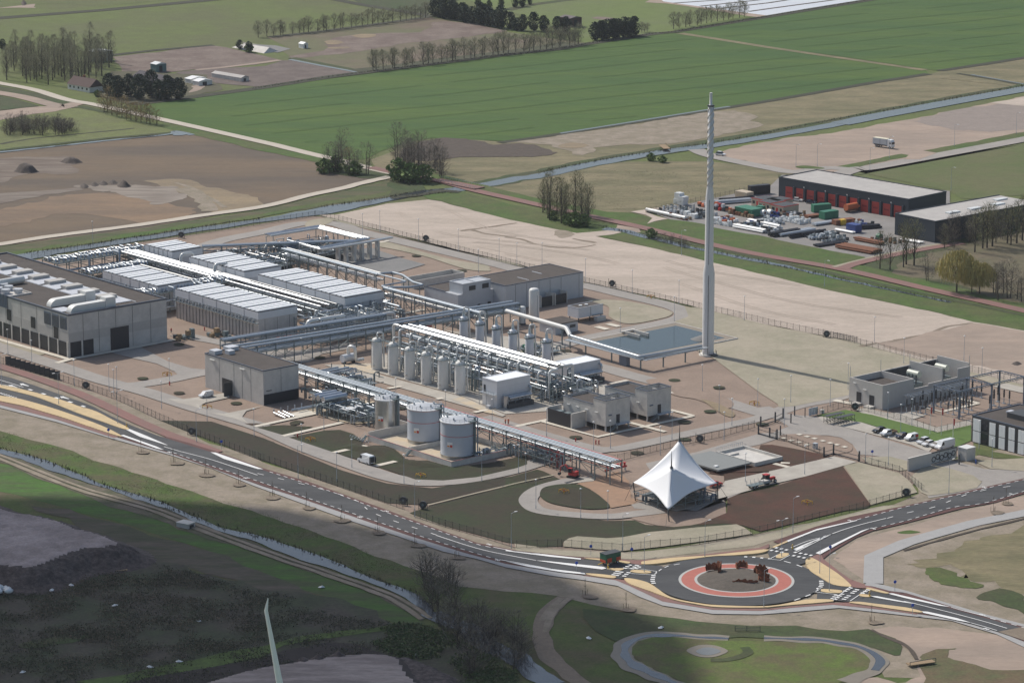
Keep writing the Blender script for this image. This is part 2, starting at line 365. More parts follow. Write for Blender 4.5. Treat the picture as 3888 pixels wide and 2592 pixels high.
ribbon('ditch_bank', 'd 1760 660 2100 715 2400 775', 3.0, m_bank, 5, False, j=0.6)
ribbon('ditch_water', 'd 1880 670 2352 755', 1.4, m_water, 6, False)
F('bare_sand', 'd 1600 700 1700 690 2100 740 2352 760 2300 775 1900 735', m_rough, 4, j=2)
# canal
ribbon('canal_bank', 'd 2500 745 2352 782 1500 935 700 1090 0 1212 c 2352 1198 1400 1352 780 1456 300 1560 f 2352 92 2150 130 1950 162', 14.0, m_gdark, 5, True, j=2)
ribbon('canal_water', 'd 2500 765 2352 800 1500 958 700 1110 0 1235 c 2352 1212 1900 1295 1400 1362 780 1470 300 1575 f 2352 97 2150 137 1930 172 1790 195 1600 205', 8.0, m_water, 6, True, j=1.0)
ribbon('canal_water', 'd 700 1108 1500 955 2352 800 2500 765', 10.5, m_water, 7, True, j=1.0)
# lot with truck
F('sandy_lot', 'c 1950 1350 2352 1260 d 0 1290 650 1190 1500 1035 2352 862 2500 830 2500 1200 2352 1222 1600 1370 1100 1480 700 1545 340 1535 100 1500 0 1470 c 2352 1480 1860 1395', m_sandp, 4, j=2)
F('grey_lot', 'd 1500 1040 1900 960 2352 940 2352 1140 2000 1180 1700 1150 1400 1100', mat('sand_grey', (0.245,0.205,0.18), 0.97, var=0.1, scale=5, fine=0.1, fs=1), 5, True, j=3)
F('bare_sand', 'd 2050 925 2352 870 2500 850 2500 960 2352 955', m_sand, 6, j=1)
ribbon('grass_verge', 'd 1520 1360 1900 1290 2352 1205 2500 1180', 8.0, m_grass, 6, j=1.5)
ribbon('grass_verge', 'd 700 1505 1000 1448 1310 1388', 6.0, m_grass, 6, j=1.5)
F('olive_field', 'd 850 1570 1200 1500 1700 1400 2352 1290 2500 1260 2500 2000 h 2352 240 1800 275 1690 205 1000 60 820 20', mat('olive_grass', (0.085,0.11,0.03), 0.95, col2=(0.12,0.11,0.05), s2=30, var=0.12, scale=5, fine=0.15, fs=0.9), 3)
F('rough_field', 'g -400 190 0 125 530 0 1100 -60 1800 -60 c 1830 1400 2352 1500 d 340 1560 h 160 60 150 150 g 2352 240 1650 330 1100 395 1500 460 1250 520 600 380 0 255 f 2352 275 1990 195', m_rough, 3)
ribbon('road', 'c 1700 1340 1850 1400 2352 1505 d 0 1490 300 1540 h 600 0 850 20', 7.5, m_pave, 7)
ribbon('road', 'd 2500 1215 2352 1250 1600 1390 1000 1500 h 850 10 700 60', 8.5, m_pave, 8)
F('access_apron', 'd 1330 1385 1500 1360 1570 1375 1420 1430 1280 1430', m_sandp, 9)
F('grass_verge', 'd 310 1495 400 1485 560 1505 540 1515 380 1510', m_grass, 8, True)
# yard of the warehouse
F('storage_yard', 'g 1250 395 1580 330 2060 225 2352 170 h 160 120 190 60 1690 205 1690 300 1700 690 1500 700 1000 790 700 840 400 800 g 1990 570 1500 470 1310 400', m_yard, 5)
F('grass_bank', 'g 1260 515 1330 480 1450 455 1760 500 1850 530 2352 620 h 0 625 350 690 640 740 940 795 950 800 700 862 640 875 0 740 g 2352 750', m_grass, 6, j=1)
F('grass_verge', 'g 760 390 1100 400 1290 440 1310 480 1230 500 700 420', m_grass, 6, j=1)
F('sandy_path', 'g 1115 392 1250 372 1580 325 1250 395 1360 435 1450 455 1340 475 1262 500 1290 470 1310 450 1250 420', m_sand, 8)
# red cycle road and its branch
ribbon('grass_bank', 'f 1500 60 1800 130 2352 270 g 0 240 600 370 1200 500 1900 672 2352 765 h 0 745 730 880 1500 1055 2400 1260', 9.0, m_grass, 6, j=1, off=2.0)
ribbon('cycle_road', 'b 1050 1500 f 1300 50 1500 85 1740 135 2000 205 2352 285 g 0 270 600 398 1200 528 1900 698 2352 790 h 0 768 730 905 1500 1083 2000 1195 2500 1310', 5.2, m_redp, 9)
ribbon('cycle_road', 'h 720 905 820 865 1000 820 1300 755 1600 702 1800 672', 4.6, m_redp, 10)
ribbon('path_edge', 'h 650 885 750 860 900 822 1100 775 1400 715 1600 680', 2.0, m_vergegn, 9)
F('grass_bank', 'h 950 800 1500 700 2352 500 2500 480 2500 1300 2352 1270 2000 1180 1500 1070 800 905 1100 800', m_gdark, 5, j=0.5)
F('rough_orchard', 'h 1300 830 1600 740 2000 640 2352 570 2500 560 2500 1200 2352 1200 2000 1120 1700 1010 1450 990 1150 930', mat('orchard_ground', (0.13,0.105,0.065), 0.97, col2=(0.085,0.085,0.04), s2=14, var=0.2, scale=3), 6, True, j=3)
# ditch alongside
F('grass_bank', 'f 1740 170 1990 240 2352 330 g 0 300 600 430 980 510 1200 570 1900 725 2352 818 h 0 795 700 925 1500 1110 2352 1285 2500 1320 2500 1500 2352 1452 1900 1375 1400 1255 700 1112 0 945 g 2352 960 1300 712 790 600 980 548 640 580 130 480 0 480 f 2300 460 1900 360 1650 290 1560 280 1500 240', m_grass, 4, j=1.2)
F('sandy_path', 'g 620 590 980 548 1040 575 800 612 650 600', m_sand, 6, j=1)
F('sandy_path', 'g 1000 505 1180 540 1200 575 1100 580 990 545', m_sandp, 6, j=0.8)
ribbon('ditch_water', 'g 880 540 1050 560 1200 600 1400 650 1600 700 1900 760 2352 850 h 0 848 300 895 500 945 1000 1055 1700 1200', (5.0, 1.5), m_water, 7, j=1.4)
ribbon('ditch_bank', 'g 1180 585 1600 685 1900 745 2352 838 h 0 836 500 930 1000 1042 1800 1215 2500 1370', 3.0, m_gdark, 6, j=1, off=2.6)
# left: brown field, lane, canal
F('brown_field', 'a -60 1380 0 1372 900 1270 1560 1207 1700 1195 2352 1345 b 0 1325 600 1455 700 1552 f 620 32 1000 82 1150 95 900 165 400 280 0 352 e 2352 342 1500 510 900 605 0 690 -60 700', m_brownf, 2)
F('tan_patch', 'e -60 400 200 330 480 250 900 215 1250 250 1500 310 1700 360 1720 400 1400 470 1180 480 700 400 300 460 -60 520', mat('tan_orange', (0.22,0.15,0.095), 0.97, col2=(0.16,0.115,0.08), s2=22, amt2=0.9, var=0.1, scale=4, fine=0.1, fs=1, stretch=(0.4,1.4)), 3, True, j=3)
F('tan_patch', 'e 1300 120 1700 110 2000 200 2300 260 2300 330 1900 390 1750 280 1500 180', m_tan, 3, True, j=3)
F('grey_clay', 'e 640 165 960 150 1400 165 1560 170 1650 250 1580 290 1400 320 1250 280 1000 200 850 205', mat('clay_grey', (0.29,0.25,0.21), 0.97, col2=(0.17,0.14,0.115), s2=6, amt2=1, var=0.2, scale=3, stretch=(0.4,1.8)), 4, True, j=2.5)
F('grey_clay', 'e -60 225 400 195 700 175 720 200 400 235 -60 330', mat('clay_grey2', (0.20,0.17,0.14), 0.97, col2=(0.14,0.11,0.09), s2=8, amt2=1, var=0.15, scale=3, stretch=(0.3,1.8)), 4, j=2)
F('grey_clay', 'a -60 1440 200 1405 600 1415 700 1440 620 1552 e 300 40 -60 130', mat('clay_grey3', (0.19,0.155,0.125), 0.97, col2=(0.12,0.09,0.07), s2=9, amt2=1, var=0.2, scale=3, stretch=(0.3,1.8)), 3, True, j=3)
ribbon('wheel_tracks', 'e 1620 180 1780 260 1850 330 1880 385', 7.0, m_verge, 5, j=2)
ribbon('wheel_tracks', 'e 1580 130 1740 190 1880 270 2010 350', 2.0, m_verge, 5, j=1)
ribbon('lane', 'e -200 705 0 682 500 605 1200 515 1800 425 2352 345 f 0 342 500 245 800 182 1000 130 1230 78', 5.0, m_conc_lane, 9, True, j=0.5)
F('canal_bank', 'e -60 705 500 632 1200 540 1800 455 2352 372 f 0 372 500 275 900 185 1240 95 1500 120 1510 190 1250 260 600 345 0 445 e 2352 440 1800 520 900 660 200 765 -60 800', mat('bank_brown_green', (0.10,0.085,0.045), 0.97, col2=(0.055,0.075,0.025), s2=14, amt2=1, var=0.2, scale=3, fine=0.2, fs=0.9, stretch=(0.3,1.8), rot=R(40)), 3, j=1)
ribbon('grass_verge', 'e -60 790 200 750 900 640 1800 500 2352 420 f 0 420 600 320 1150 235 1400 190', 6.0, m_grass, 4, j=2.5)
F('canal_water', 'e 100 785 300 752 900 668 1300 605 1800 528 2352 452 f 0 455 600 350 1200 265 1500 200 1640 190 1700 190 1620 215 1450 250 1230 290 700 405 0 492 e 2352 490 1650 590 900 702 500 770 200 830', m_water, 6, j=0.9, step=4)
F('reed_bank', 'f 1180 150 1300 90 1480 110 1520 180 1480 215 1300 235 1200 250 1260 190', m_gdark, 5, True, j=1)
ribbon('reed_bank', 'f 1230 265 1500 240 1700 205 1850 215', 4.0, m_bank, 8, j=1.5)
# old road along the crop
F('grass_strip', 'a 1450 1090 1560 1120 2352 1300 b 0 1280 600 1415 640 1450 600 1460 0 1335 a 2352 1355 1700 1200 1570 1180 1440 1130', m_grass, 4, j=0.8)
ribbon('road', 'a -60 735 0 748 300 805 600 895 850 940 1450 1072 2352 1275 b 0 1260 300 1325 600 1398 750 1430 900 1470 1100 1520 1300 1560 f 1480 70 1560 90', 5.5, m_conc_lane, 7, True)
ribbon('road', 'a -60 825 200 870 450 935 560 955 700 925', 8.0, m_sandp, 6)
F('bare_sand', 'a -60 1000 0 992 350 955 700 950 500 1000 200 1040 -60 1090', m_sandp, 5, j=1.5)
F('grass_strip', 'a -60 760 300 830 640 910 650 930 500 940 200 880 -60 810', m_gdark, 5, j=0.8)
F('grass_strip', 'a -60 850 150 890 350 950 0 990 -60 995', m_gdark, 5)
F('meadow', 'a -60 1020 200 1000 500 980 760 960 950 1030 1400 1130 1560 1160 1500 1200 900 1250 0 1345 -60 1350', mat('meadow_yellow', (0.125,0.15,0.04), 0.95, col2=(0.11,0.115,0.05), s2=25, var=0.15, scale=5, fine=0.2, fs=1), 3, j=1)
ribbon('ditch_water', 'a -60 1372 0 1363 500 1310 1000 1255 1500 1205 1560 1180 1640 1190 1720 1210', 3.0, m_water, 6, j=0.8)
F('ditch_water', 'a 1570 1172 1710 1200 1620 1215 1540 1215', m_water, 7)
ribbon('ditch_bank', 'a -60 1355 0 1345 500 1290 1000 1235 1500 1190 1580 1170', 3.5, m_gdark, 5, j=1.2)
ribbon('ditch_bank', 'a 700 955 850 985 930 1005', 5, m_gdark, 6, j=1)
ribbon('dirt_track', 'a 0 1290 300 1240 700 1200 1200 1150', 2.0, m_bank, 4, j=1)
F('grass_patch', 'f 620 30 800 -10 1100 20 1250 70 1000 85', m_gdark, 5, True, j=2)
# ---- sandy lot east of the station
F('sandy_lot', 'f 600 418 760 412 1200 322 1560 282 1680 300 1900 362 2300 462 g 130 482 640 582 980 548 800 610 1300 712 2352 962 h 0 947 700 1112 1400 1257 1900 1372 2352 1452 2500 1490 2500 2400 l 2500 700 2352 440 1540 235 520 -5 h 870 1552 0 1388 g 2352 1392 1640 1222 715 1020', m_sand, 5, j=0.7)
for s in ('f 1850 560 2100 530 2352 490', 'f 1950 550 2100 590 2352 615', 'g 0 615 150 640 300 690 540 712 700 705 800 685', 'g 600 630 700 650 800 670', 'h 1200 1540 1450 1490 1700 1410 1900 1385', 'l 900 90 1100 50 1400 20'):
    ribbon('soil_streak', s, 1.6, m_dirtb, 6, j=1.2)
F('soil_patch', 'g 440 560 560 560 620 600 520 625 440 600', m_verge, 6, True, j=1)
F('sandy_lot', 'h 1200 1552 1500 1480 1900 1390 2352 1470 2500 1500 l 2500 400 2352 350 2100 300 1900 240 1540 200 1000 60', m_sandp, 6, True, j=2)
# wheel tracks over the sand and the fields
m_trk = mat('sand_track', (0.40,0.335,0.275), 0.97, var=0.12, scale=2); random.seed(31)
def inside(P, x, y):
    c = False
    for i in range(len(P)):
        a, b = P[i], P[i-1]
        if (a.y > y) != (b.y > y) and x < (b.x-a.x)*(y-a.y)/(b.y-a.y)+a.x: c = not c
    return c
def tramlines(name, s, d, gap, wd, m, lay, wob=0.0, cut=0.0):
    P = pts(s); d = Vector((math.cos(d), math.sin(d), 0)); q = Vector((-d.y, d.x, 0)); mb = MB(); Z = lz(lay)
    us = [p.dot(d) for p in P]; vs = [p.dot(q) for p in P]; v = min(vs)+gap/2
    while v < max(vs):
        for off in (-0.9, 0.9):
            u = min(us); run = None
            while u < max(us):
                w0 = wob*noise.noise(Vector((u*0.012, v*0.03, 0)))*gap; w1 = wob*noise.noise(Vector(((u+8)*0.012, v*0.03, 0)))*gap
                a = d*u+q*(v+off+w0); b = d*(u+8)+q*(v+off+w1)
                if inside(P, a.x, a.y) and inside(P, b.x, b.y) and noise.noise(Vector((u*0.02, v, 5))) > cut-0.5:
                    z = Vector((0,0,Z)); mb.quad(a-q*wd/2+z, b-q*wd/2+z, b+q*wd/2+z, a+q*wd/2+z)
                u += 8
        v += gap
    tag(mb.build(name, m), kind='structure')
m_tram = mat('tramline', (0.038,0.084,0.010), 0.97, var=0.2, scale=3)
tramlines('tramlines', 'a 1500 990 b 0 850 1100 700 c 0 530 1330 330 1560 330 2352 450 d 800 570 1400 640 400 820 c 1100 1080 0 1230 b 1600 1220 1200 1300 600 1360', R(34), 26, 0.42, m_tram, 4, 0.15, 0.1)
tramlines('tramlines', 'c 1640 300 2352 180 d 1100 20 2352 0 2352 490 1600 600 700 470 c 2352 390', R(34), 26, 0.42, m_tram, 4, 0.15, 0.1)
tramlines('wheel_tracks', 'f 1000 400 1560 300 2200 450 g 640 600 1300 730 2352 980 h 900 1170 2000 1420 l 1800 150 600 -30 h 300 1400 g 1700 1200 740 1000', GA+R(3), 13, 0.5, m_trk, 7, 1.6, 0.42)
# ---- station area
F('station_yard', 'f 560 425 625 432 g 715 1025 2350 1398 h 870 1560 l 1540 240 1900 320 2352 430 2500 460 2500 900 1900 720 1585 858 1000 690 800 600 520 700 300 690 -900 900 k 2352 1000 1900 1150 1600 1400 1700 1552 o 1000 380 n 2352 360 1700 190 1000 -30 j 0 1000 i 2352 1050 1400 760 750 460 0 250 -60 230 e -60 760 250 830 900 708 1650 602 2352 492 f 0 500 400 440', m_gravel, 1)
# ================================================================ GROUND OF THE STATION AND THE ROADS
F('rough_meadow', 'm -200 -400 i 0 700 n 2352 700 o 800 850 2352 1000 p 2600 1100 2600 1800 m -400 1900', mat('meadow_near', (0.066,0.098,0.016), 0.95, col2=(0.085,0.068,0.035), s2=16, amt2=0.9, var=0.22, scale=4, fine=0.25, fs=0.8), 1)
F('verge', 'i -300 -30 -60 230 0 232 500 380 750 455 1040 560 1430 745 1900 940 2352 1110 j 0 1075 600 1280 1200 1490 1500 1600 n 1700 140 2352 350 o 0 315 300 340 700 370 1080 385 1700 320 2200 230 p 0 215 700 60 1000 0 l 1350 1450 1420 1400 1250 1190 1900 1060 2100 1000 2500 1000 2500 1552 p 2500 1500 1100 1500 900 1150 600 1085 0 1050 o 2352 1045 1900 1025 1500 985 1200 935 760 855 500 785 230 745 0 738 n 2352 742 2050 712 1850 682 1500 562 1300 502 900 332 400 162 0 50 m 2352 40 i 1900 1445 1300 1240 850 1112 640 1022 400 942 100 872 -300 780', m_verge, 2, j=1.2)
F('verge', 'p 700 1100 900 1100 1400 1050 2500 1250 2500 1900 700 1900 900 1500 1300 1550 1400 1330 1100 1180', m_sandp, 3, True, j=2)
F('verge', 'p 640 450 850 280 1300 160 1800 20 2500 -150 2500 30 2352 60 1900 170 1300 300 980 430 960 660', m_sandp, 3, j=0.5)
F('verge', 'o 0 -1 300 360 700 380 1080 395 1700 330 2250 240 p 60 215 700 62 1100 -30 l 1330 1500 1480 1500 p 1150 0 700 110 200 260 -60 330 o 2100 375 1200 455 700 435 300 395 n 2352 372', m_vergegn, 3, j=0.4)
F('grass_patch', 'p 1230 215 1320 195 1420 210 1380 222 1260 225', m_grass, 4, True, j=0.5)
F('grass_patch', 'p 1430 520 1700 560 1980 690 1900 720 1700 690 1500 590', m_grass, 4, True, j=2)
F('grass_patch', 'p 1950 790 2120 720 2352 790 2450 900 2352 960 2100 850', m_gdark, 4, True, j=2)
F('rough_meadow', 'p 1300 500 1500 420 1900 300 2100 230 2500 150 2500 800 2352 780 2130 720 1900 620 1600 520', m_rough, 3, True, j=4)
F('rough_meadow', 'p 1500 1300 1700 1240 1680 1290 1900 1400 2352 1450 2600 1500 2600 1900 1500 1900 1450 1420', mat('meadow_russet', (0.13,0.09,0.05), 0.95, col2=(0.08,0.09,0.035), s2=12, amt2=0.9, var=0.2, scale=3, fine=0.25, fs=0.7), 4, True, j=2)
F('rough_meadow', 'p -60 1050 300 1055 800 1090 980 1080 1200 1160 1300 1240 1260 1320 1150 1330 1000 1260 700 1190 400 1165 0 1160 o 2352 1160 2100 1150 1900 1150 1500 1110 1200 1120 1000 1180 800 1100 700 900 1200 940 1700 1010', m_gdark, 4, j=1.5)
# moat and small ponds of the meadow
ribbon('mud_bank', 'o 1990 1163 1700 1148 1500 1133 1300 1133 1150 1165 1060 1225 1040 1290 1090 1370 1230 1450 1400 1520 1560 1590', 5.5, m_mud, 4, j=1.5)
ribbon('moat_water', 'o 1990 1160 1700 1146 1500 1131 1300 1134 1150 1170 1065 1235 1065 1300 1130 1380 1260 1450 1420 1515 1560 1590', (1.5, 2.8), m_water, 5, j=1.4)
ribbon('mud_bank', 'p 30 1160 400 1172 700 1200 900 1245 1030 1320 1060 1390 1010 1450 880 1510 760 1552', 4.5, m_mud, 5, j=1.5)
ribbon('moat_water', 'p 30 1158 400 1170 700 1200 900 1245 1040 1320 1065 1390 1020 1445', (1.4, 2.6), m_water, 6, j=1)
F('meadow_island', 'o 1990 1175 1700 1165 1500 1150 1300 1155 1180 1185 1120 1240 1130 1310 1260 1400 1500 1500 1700 1600 p 500 1600 800 1520 950 1450 1020 1370 970 1310 850 1250 700 1220 400 1195 60 1180', mat('island_grass', (0.085,0.125,0.02), 0.95, col2=(0.10,0.08,0.04), s2=10, amt2=0.8, var=0.15, scale=3, fine=0.25, fs=0.6), 4, j=0.8)
F('mud_bank', 'o 1615 1270 1700 1228 1800 1218 1900 1232 1985 1275 1900 1318 1800 1332 1700 1318', m_mud, 7, True)
F('pond_water', 'o 1700 1275 1750 1250 1810 1243 1880 1255 1920 1280 1860 1305 1790 1312 1730 1300', mat('pond_shallow', (0.16,0.165,0.16), 0.35), 8, True)
ribbon('ditch_bank', 'o 2130 1240 2160 1290 2080 1330 1950 1355 1830 1355', 2.5, m_gdark, 7, j=0.5)
ribbon('dirt_track', 'o 540 790 420 880 340 1000 320 1150 380 1300 500 1420 700 1570', 4.5, m_dirtb, 3, j=0.8)
ribbon('wheel_track', 'o 500 800 400 890 320 1000', 1.5, m_verge, 4, j=0.4)
ribbon('wheel_track', 'o 570 800 450 900 380 1010 350 1100', 1.5, m_verge, 4, j=0.4)
# canal at the lower left with its banks and track
F('grass_bank', 'i -300 760 100 872 400 942 640 1022 850 1112 1300 1242 1900 1442 2352 1590 n 400 162 900 332 1300 502 1500 562 1850 682 1700 800 1600 860 1300 700 600 430 0 250 m 1900 150 i 1500 1490 900 1320 400 1115 -300 940', mat('bank_grass', (0.052,0.090,0.010), 0.95, col2=(0.08,0.068,0.03), s2=10, amt2=0.8, var=0.2, scale=3, fine=0.3, fs=0.7), 3, j=1)
F('dirt_bank', 'i -300 920 0 1030 700 1290 1300 1460 m 1400 0 2352 350 n 500 500 1100 700 1600 960 1500 1000 1100 760 500 560 0 380 m 2352 420 1600 180 1300 60 i 1100 1552 700 1400 0 1120 -300 1020', mat('bank_dirt', (0.12,0.10,0.075), 0.97, col2=(0.06,0.07,0.03), s2=9, amt2=0.9, var=0.2, scale=3, fine=0.25, fs=0.7), 3, j=1)
F('canal_water', 'i -300 900 0 998 400 1108 700 1228 900 1318 1200 1408 1500 1500 m 1500 0 1700 60 1900 145 2352 262 n 0 242 600 425 1000 592 1300 702 1500 792 1600 860 1620 930 1640 1000 1560 930 1300 768 1000 645 500 488 0 300 m 2352 330 1700 105 1480 0 i 1600 1552 1200 1450 700 1278 0 1040 -300 940', m_water, 6, j=0.7, step=3)
ribbon('canal_water', 'n 1600 930 1750 1010 1900 1060 2000 1130 2120 1230 2352 1330 o 150 1400 260 1470 420 1570', 6.5, m_water, 6, j=1.5)
ribbon('farm_track', 'i -300 960 0 1075 700 1350 1300 1520 m 1600 95 1750 160 2352 385 n 0 345 500 525 1100 735 1350 850 1550 985', 1.3, m_verge, 7, off=1.1, j=0.4)
ribbon('farm_track', 'i -300 960 0 1075 700 1350 1300 1520 m 1600 95 1750 160 2352 385 n 0 345 500 525 1100 735 1350 850 1550 985', 1.6, m_verge, 7, off=-1.2, j=0.6)
F('grass_field', 'i -300 1050 0 1130 240 1150 700 1330 1000 1450 m 1300 60 1750 180 2352 410 n 500 560 1100 760 1450 960 1540 1010 1300 1020 1000 900 600 760 0 560 m 2000 420 1500 260 1000 100 600 0 i 300 1440 0 1380 -300 1300', mat('field_near_green', (0.045,0.115,0.010), 0.95, col2=(0.06,0.058,0.03), s2=11, amt2=0.7, var=0.2, scale=3, fine=0.3, fs=0.7, stretch=(0.4,1.5), rot=R(-35)), 2, j=1)
F('dirt_strip', 'm 600 0 1000 120 1500 280 2000 430 2352 550 n 300 640 600 770 300 760 m 2352 720 1800 560 1200 420 900 250 300 -30', mat('strip_dirt', (0.085,0.07,0.052), 0.97, col2=(0.045,0.052,0.024), s2=8, amt2=0.9, var=0.25, scale=3, fine=0.25, fs=0.7, stretch=(0.35,1.5), rot=R(-35)), 3, j=2)
F('scrub_ground', 'm -400 400 300 560 1000 330 1600 520 2352 720 n 300 700 600 780 900 880 1300 1000 1540 1010 1700 1100 2200 1500 o 200 1900 m -400 1900', m_scrub, 3, j=3)
F('grass_strip', 'm 700 1552 1300 1430 2000 1300 2352 1240 n 300 1180 800 1090 1250 1020 1300 1060 800 1140 300 1240 m 2352 1330 1700 1460 1300 1570', mat('strip_green', (0.065,0.105,0.02), 0.97, var=0.3, scale=3, fine=0.3, fs=0.7), 5, j=1.5)
F('grass_patch', 'm 200 1200 900 1110 1000 1100 700 1170 250 1250', m_gdark, 5, True, j=1.5)
F('dark_peat', 'm 900 1590 1600 1470 2352 1350 n 300 1270 700 1205 940 1205 1200 1315 1000 1400 0 1600 m 1200 1700', mat('peat_dark', (0.025,0.019,0.018), 0.97, var=0.2, scale=3), 6, j=1)
# ---- main roads: pavement, cycle strip, asphalt
F('sidewalk', 'i -300 540 0 612 500 740 1000 888 1500 1038 2352 1340 j 0 1305 350 1420 760 1560 n 1000 112 1400 247 1900 402 2352 502 o 0 497 400 562 700 602 980 640 1100 690 1400 830 1850 905 2352 912 p 0 915 300 885 650 860 1100 905 1700 985 2120 1100 2352 1190 2600 1290 2600 1360 2352 1240 2100 1122 1700 1003 1100 935 700 890 300 925 0 948 o 2352 948 1850 943 1400 868 1200 793 1000 693 700 642 400 602 0 527 n 2352 540 2000 452 1700 387 1300 252 900 122 560 0 j 700 1552 0 1330 i 2352 1372 1900 1182 1500 1052 1000 912 500 762 0 637 -300 560', m_walk, 7)
F('cycle_path', 'i -300 515 0 580 200 620 500 700 800 800 1070 888 1050 902 1010 905 500 740 0 612 -300 545', m_redp, 8)
F('cycle_path', 'o 710 592 960 632 1060 640 1150 690 1300 750 1500 825 1700 868 1900 893 2352 898 p 0 897 300 870 640 845 800 842 1100 885 1440 935 1390 950 1100 910 650 862 300 888 0 918 o 2352 915 1850 908 1400 833 1100 692 980 642 700 605', m_redp, 8)
ribbon('cycle_path', 'i -300 190 -20 262 250 345 550 452 750 530 1000 645 1250 765 1500 872 1750 962 1940 1035', 4.2, m_redp, 8)
F('cycle_path', 'o 700 438 1180 465 1400 450 1800 410 2260 355 2352 318 p 0 345 110 300 130 345 0 385 o 2352 350 2300 375 1500 448 1230 480 1210 505 1150 500 1110 492 1060 478 860 458 700 455', m_redp, 8)
F('cycle_path', 'p 430 450 480 415 540 415 560 455 700 565 800 635 950 690 1140 755 1150 768 960 718 880 715 810 705 700 590', m_redp, 9)
F('cycle_strip', 'i 1700 955 1950 1033 2352 1178 j 0 1143 500 1298 1200 1550 n 1080 -5 1400 93 1700 203 2000 308 2352 378 o 300 402 700 440 700 470 680 600 400 562 0 497 n 2352 502 1900 402 1400 247 1000 112 j 760 1560 350 1420 0 1305 i 2352 1340 1500 1038 1060 905 1100 880 1500 900', m_maroon, 8)
F('cycle_strip', 'p 110 298 300 228 500 163 800 78 1200 -4 l 1400 1488 1900 1368 2352 1268 2500 1235 2500 1360 2352 1402 2100 1482 p 1800 2 1300 132 1000 202 850 262 700 352 620 402 560 452 480 420', m_maroon, 8)
F('cycle_strip', 'p 940 690 1300 748 1700 865 2000 952 2352 1045 2600 1110 2600 1290 2352 1192 2120 1102 1700 987 1380 940 1140 800', m_maroon, 8)
F('sidewalk', 'p 950 663 1100 688 1300 738 1700 858 2000 948 2352 1038 2600 1100 2600 1125 2352 1062 2000 970 1700 880 1300 760 1150 740 1000 700 930 690', m_walk, 9)
F('road', 'i -300 270 -20 343 100 373 300 438 500 508 700 578 830 628 1000 718 1150 788 1400 886 1900 1040 2352 1198 j 0 1168 700 1390 1130 1552 n 1000 -10 1500 150 2000 325 2352 395 o 0 375 670 460 900 472 1090 500 1220 508 1400 520 1430 620 1300 670 1060 632 970 632 720 598 400 560 0 482 n 2352 492 2200 465 2000 410 1500 255 720 0 j 800 1552 0 1280 i 2352 1310 1560 1050 1460 1020 1070 885 900 800 600 690 350 610 130 555 0 530 -300 460', m_asph, 10)
F('road', 'p 60 390 110 350 230 303 500 200 860 108 1270 -2 l 1500 1478 2000 1363 2352 1283 2500 1248 2500 1350 2352 1388 2000 1492 p 1700 2 1300 117 1000 187 850 232 640 342 490 420 430 445 400 490 300 520 100 500', m_asph, 10)
F('road', 'p 520 600 640 680 800 708 950 738 1140 772 1450 832 2000 982 2352 1078 2600 1140 2600 1260 2352 1178 2120 1107 1900 1042 1440 930 800 838 650 828 500 830', m_asph, 10)
F('road_rough_end', 'p 2120 1108 2352 1062 2600 1120 2600 1280 2352 1185', m_dirtb, 11)
RC = ray(2796, 2207.5)
def disc(c, r, n=72): return [c+Vector((math.cos(2*math.pi*k/n)*r, math.sin(2*math.pi*k/n)*r, 0)) for k in range(n)]
def ringm(c, r0, r1, lay, n=72):
    vs = [(p.x, p.y, lay*LZ) for p in disc(c, r0, n)+disc(c, r1, n)]
    return MB().add(vs, [(n+i, n+(i+1) % n, (i+1) % n, i)[::-1] for i in range(n)])
F('roundabout_road', disc(RC, 21.3), m_asph, 11)
tag(ringm(RC, 13.9, 14.6, 12).build('kerb', m_kerb), kind='structure')
tag(ringm(RC, 10.6, 13.9, 12).build('roundabout_apron', m_redb), kind='structure')
tag(ringm(RC, 9.9, 10.6, 12).build('kerb', m_kerb), kind='structure')
isl = MB(); vs = []; N0 = 48
for k, (rr, zz) in enumerate(((9.9, 0.52), (8.5, 0.75), (5, 1.1), (2, 1.25))):
    for q in range(N0):
        a = 2*math.pi*q/N0; vs.append((RC.x+rr*math.cos(a), RC.y+rr*math.sin(a), zz+0.15*noise.noise(Vector((rr*math.cos(a), rr*math.sin(a), 0))*0.6)))
isl.add(vs, [(k*N0+q, k*N0+(q+1) % N0, (k+1)*N0+(q+1) % N0, (k+1)*N0+q) for k in range(3) for q in range(N0)]+[tuple(3*N0+q for q in range(N0))], True)
tag(isl.build('roundabout_island', mat('island_soil', (0.10,0.085,0.07), 0.97, var=0.2, scale=2, fine=0.2, fs=0.6)), kind='structure')
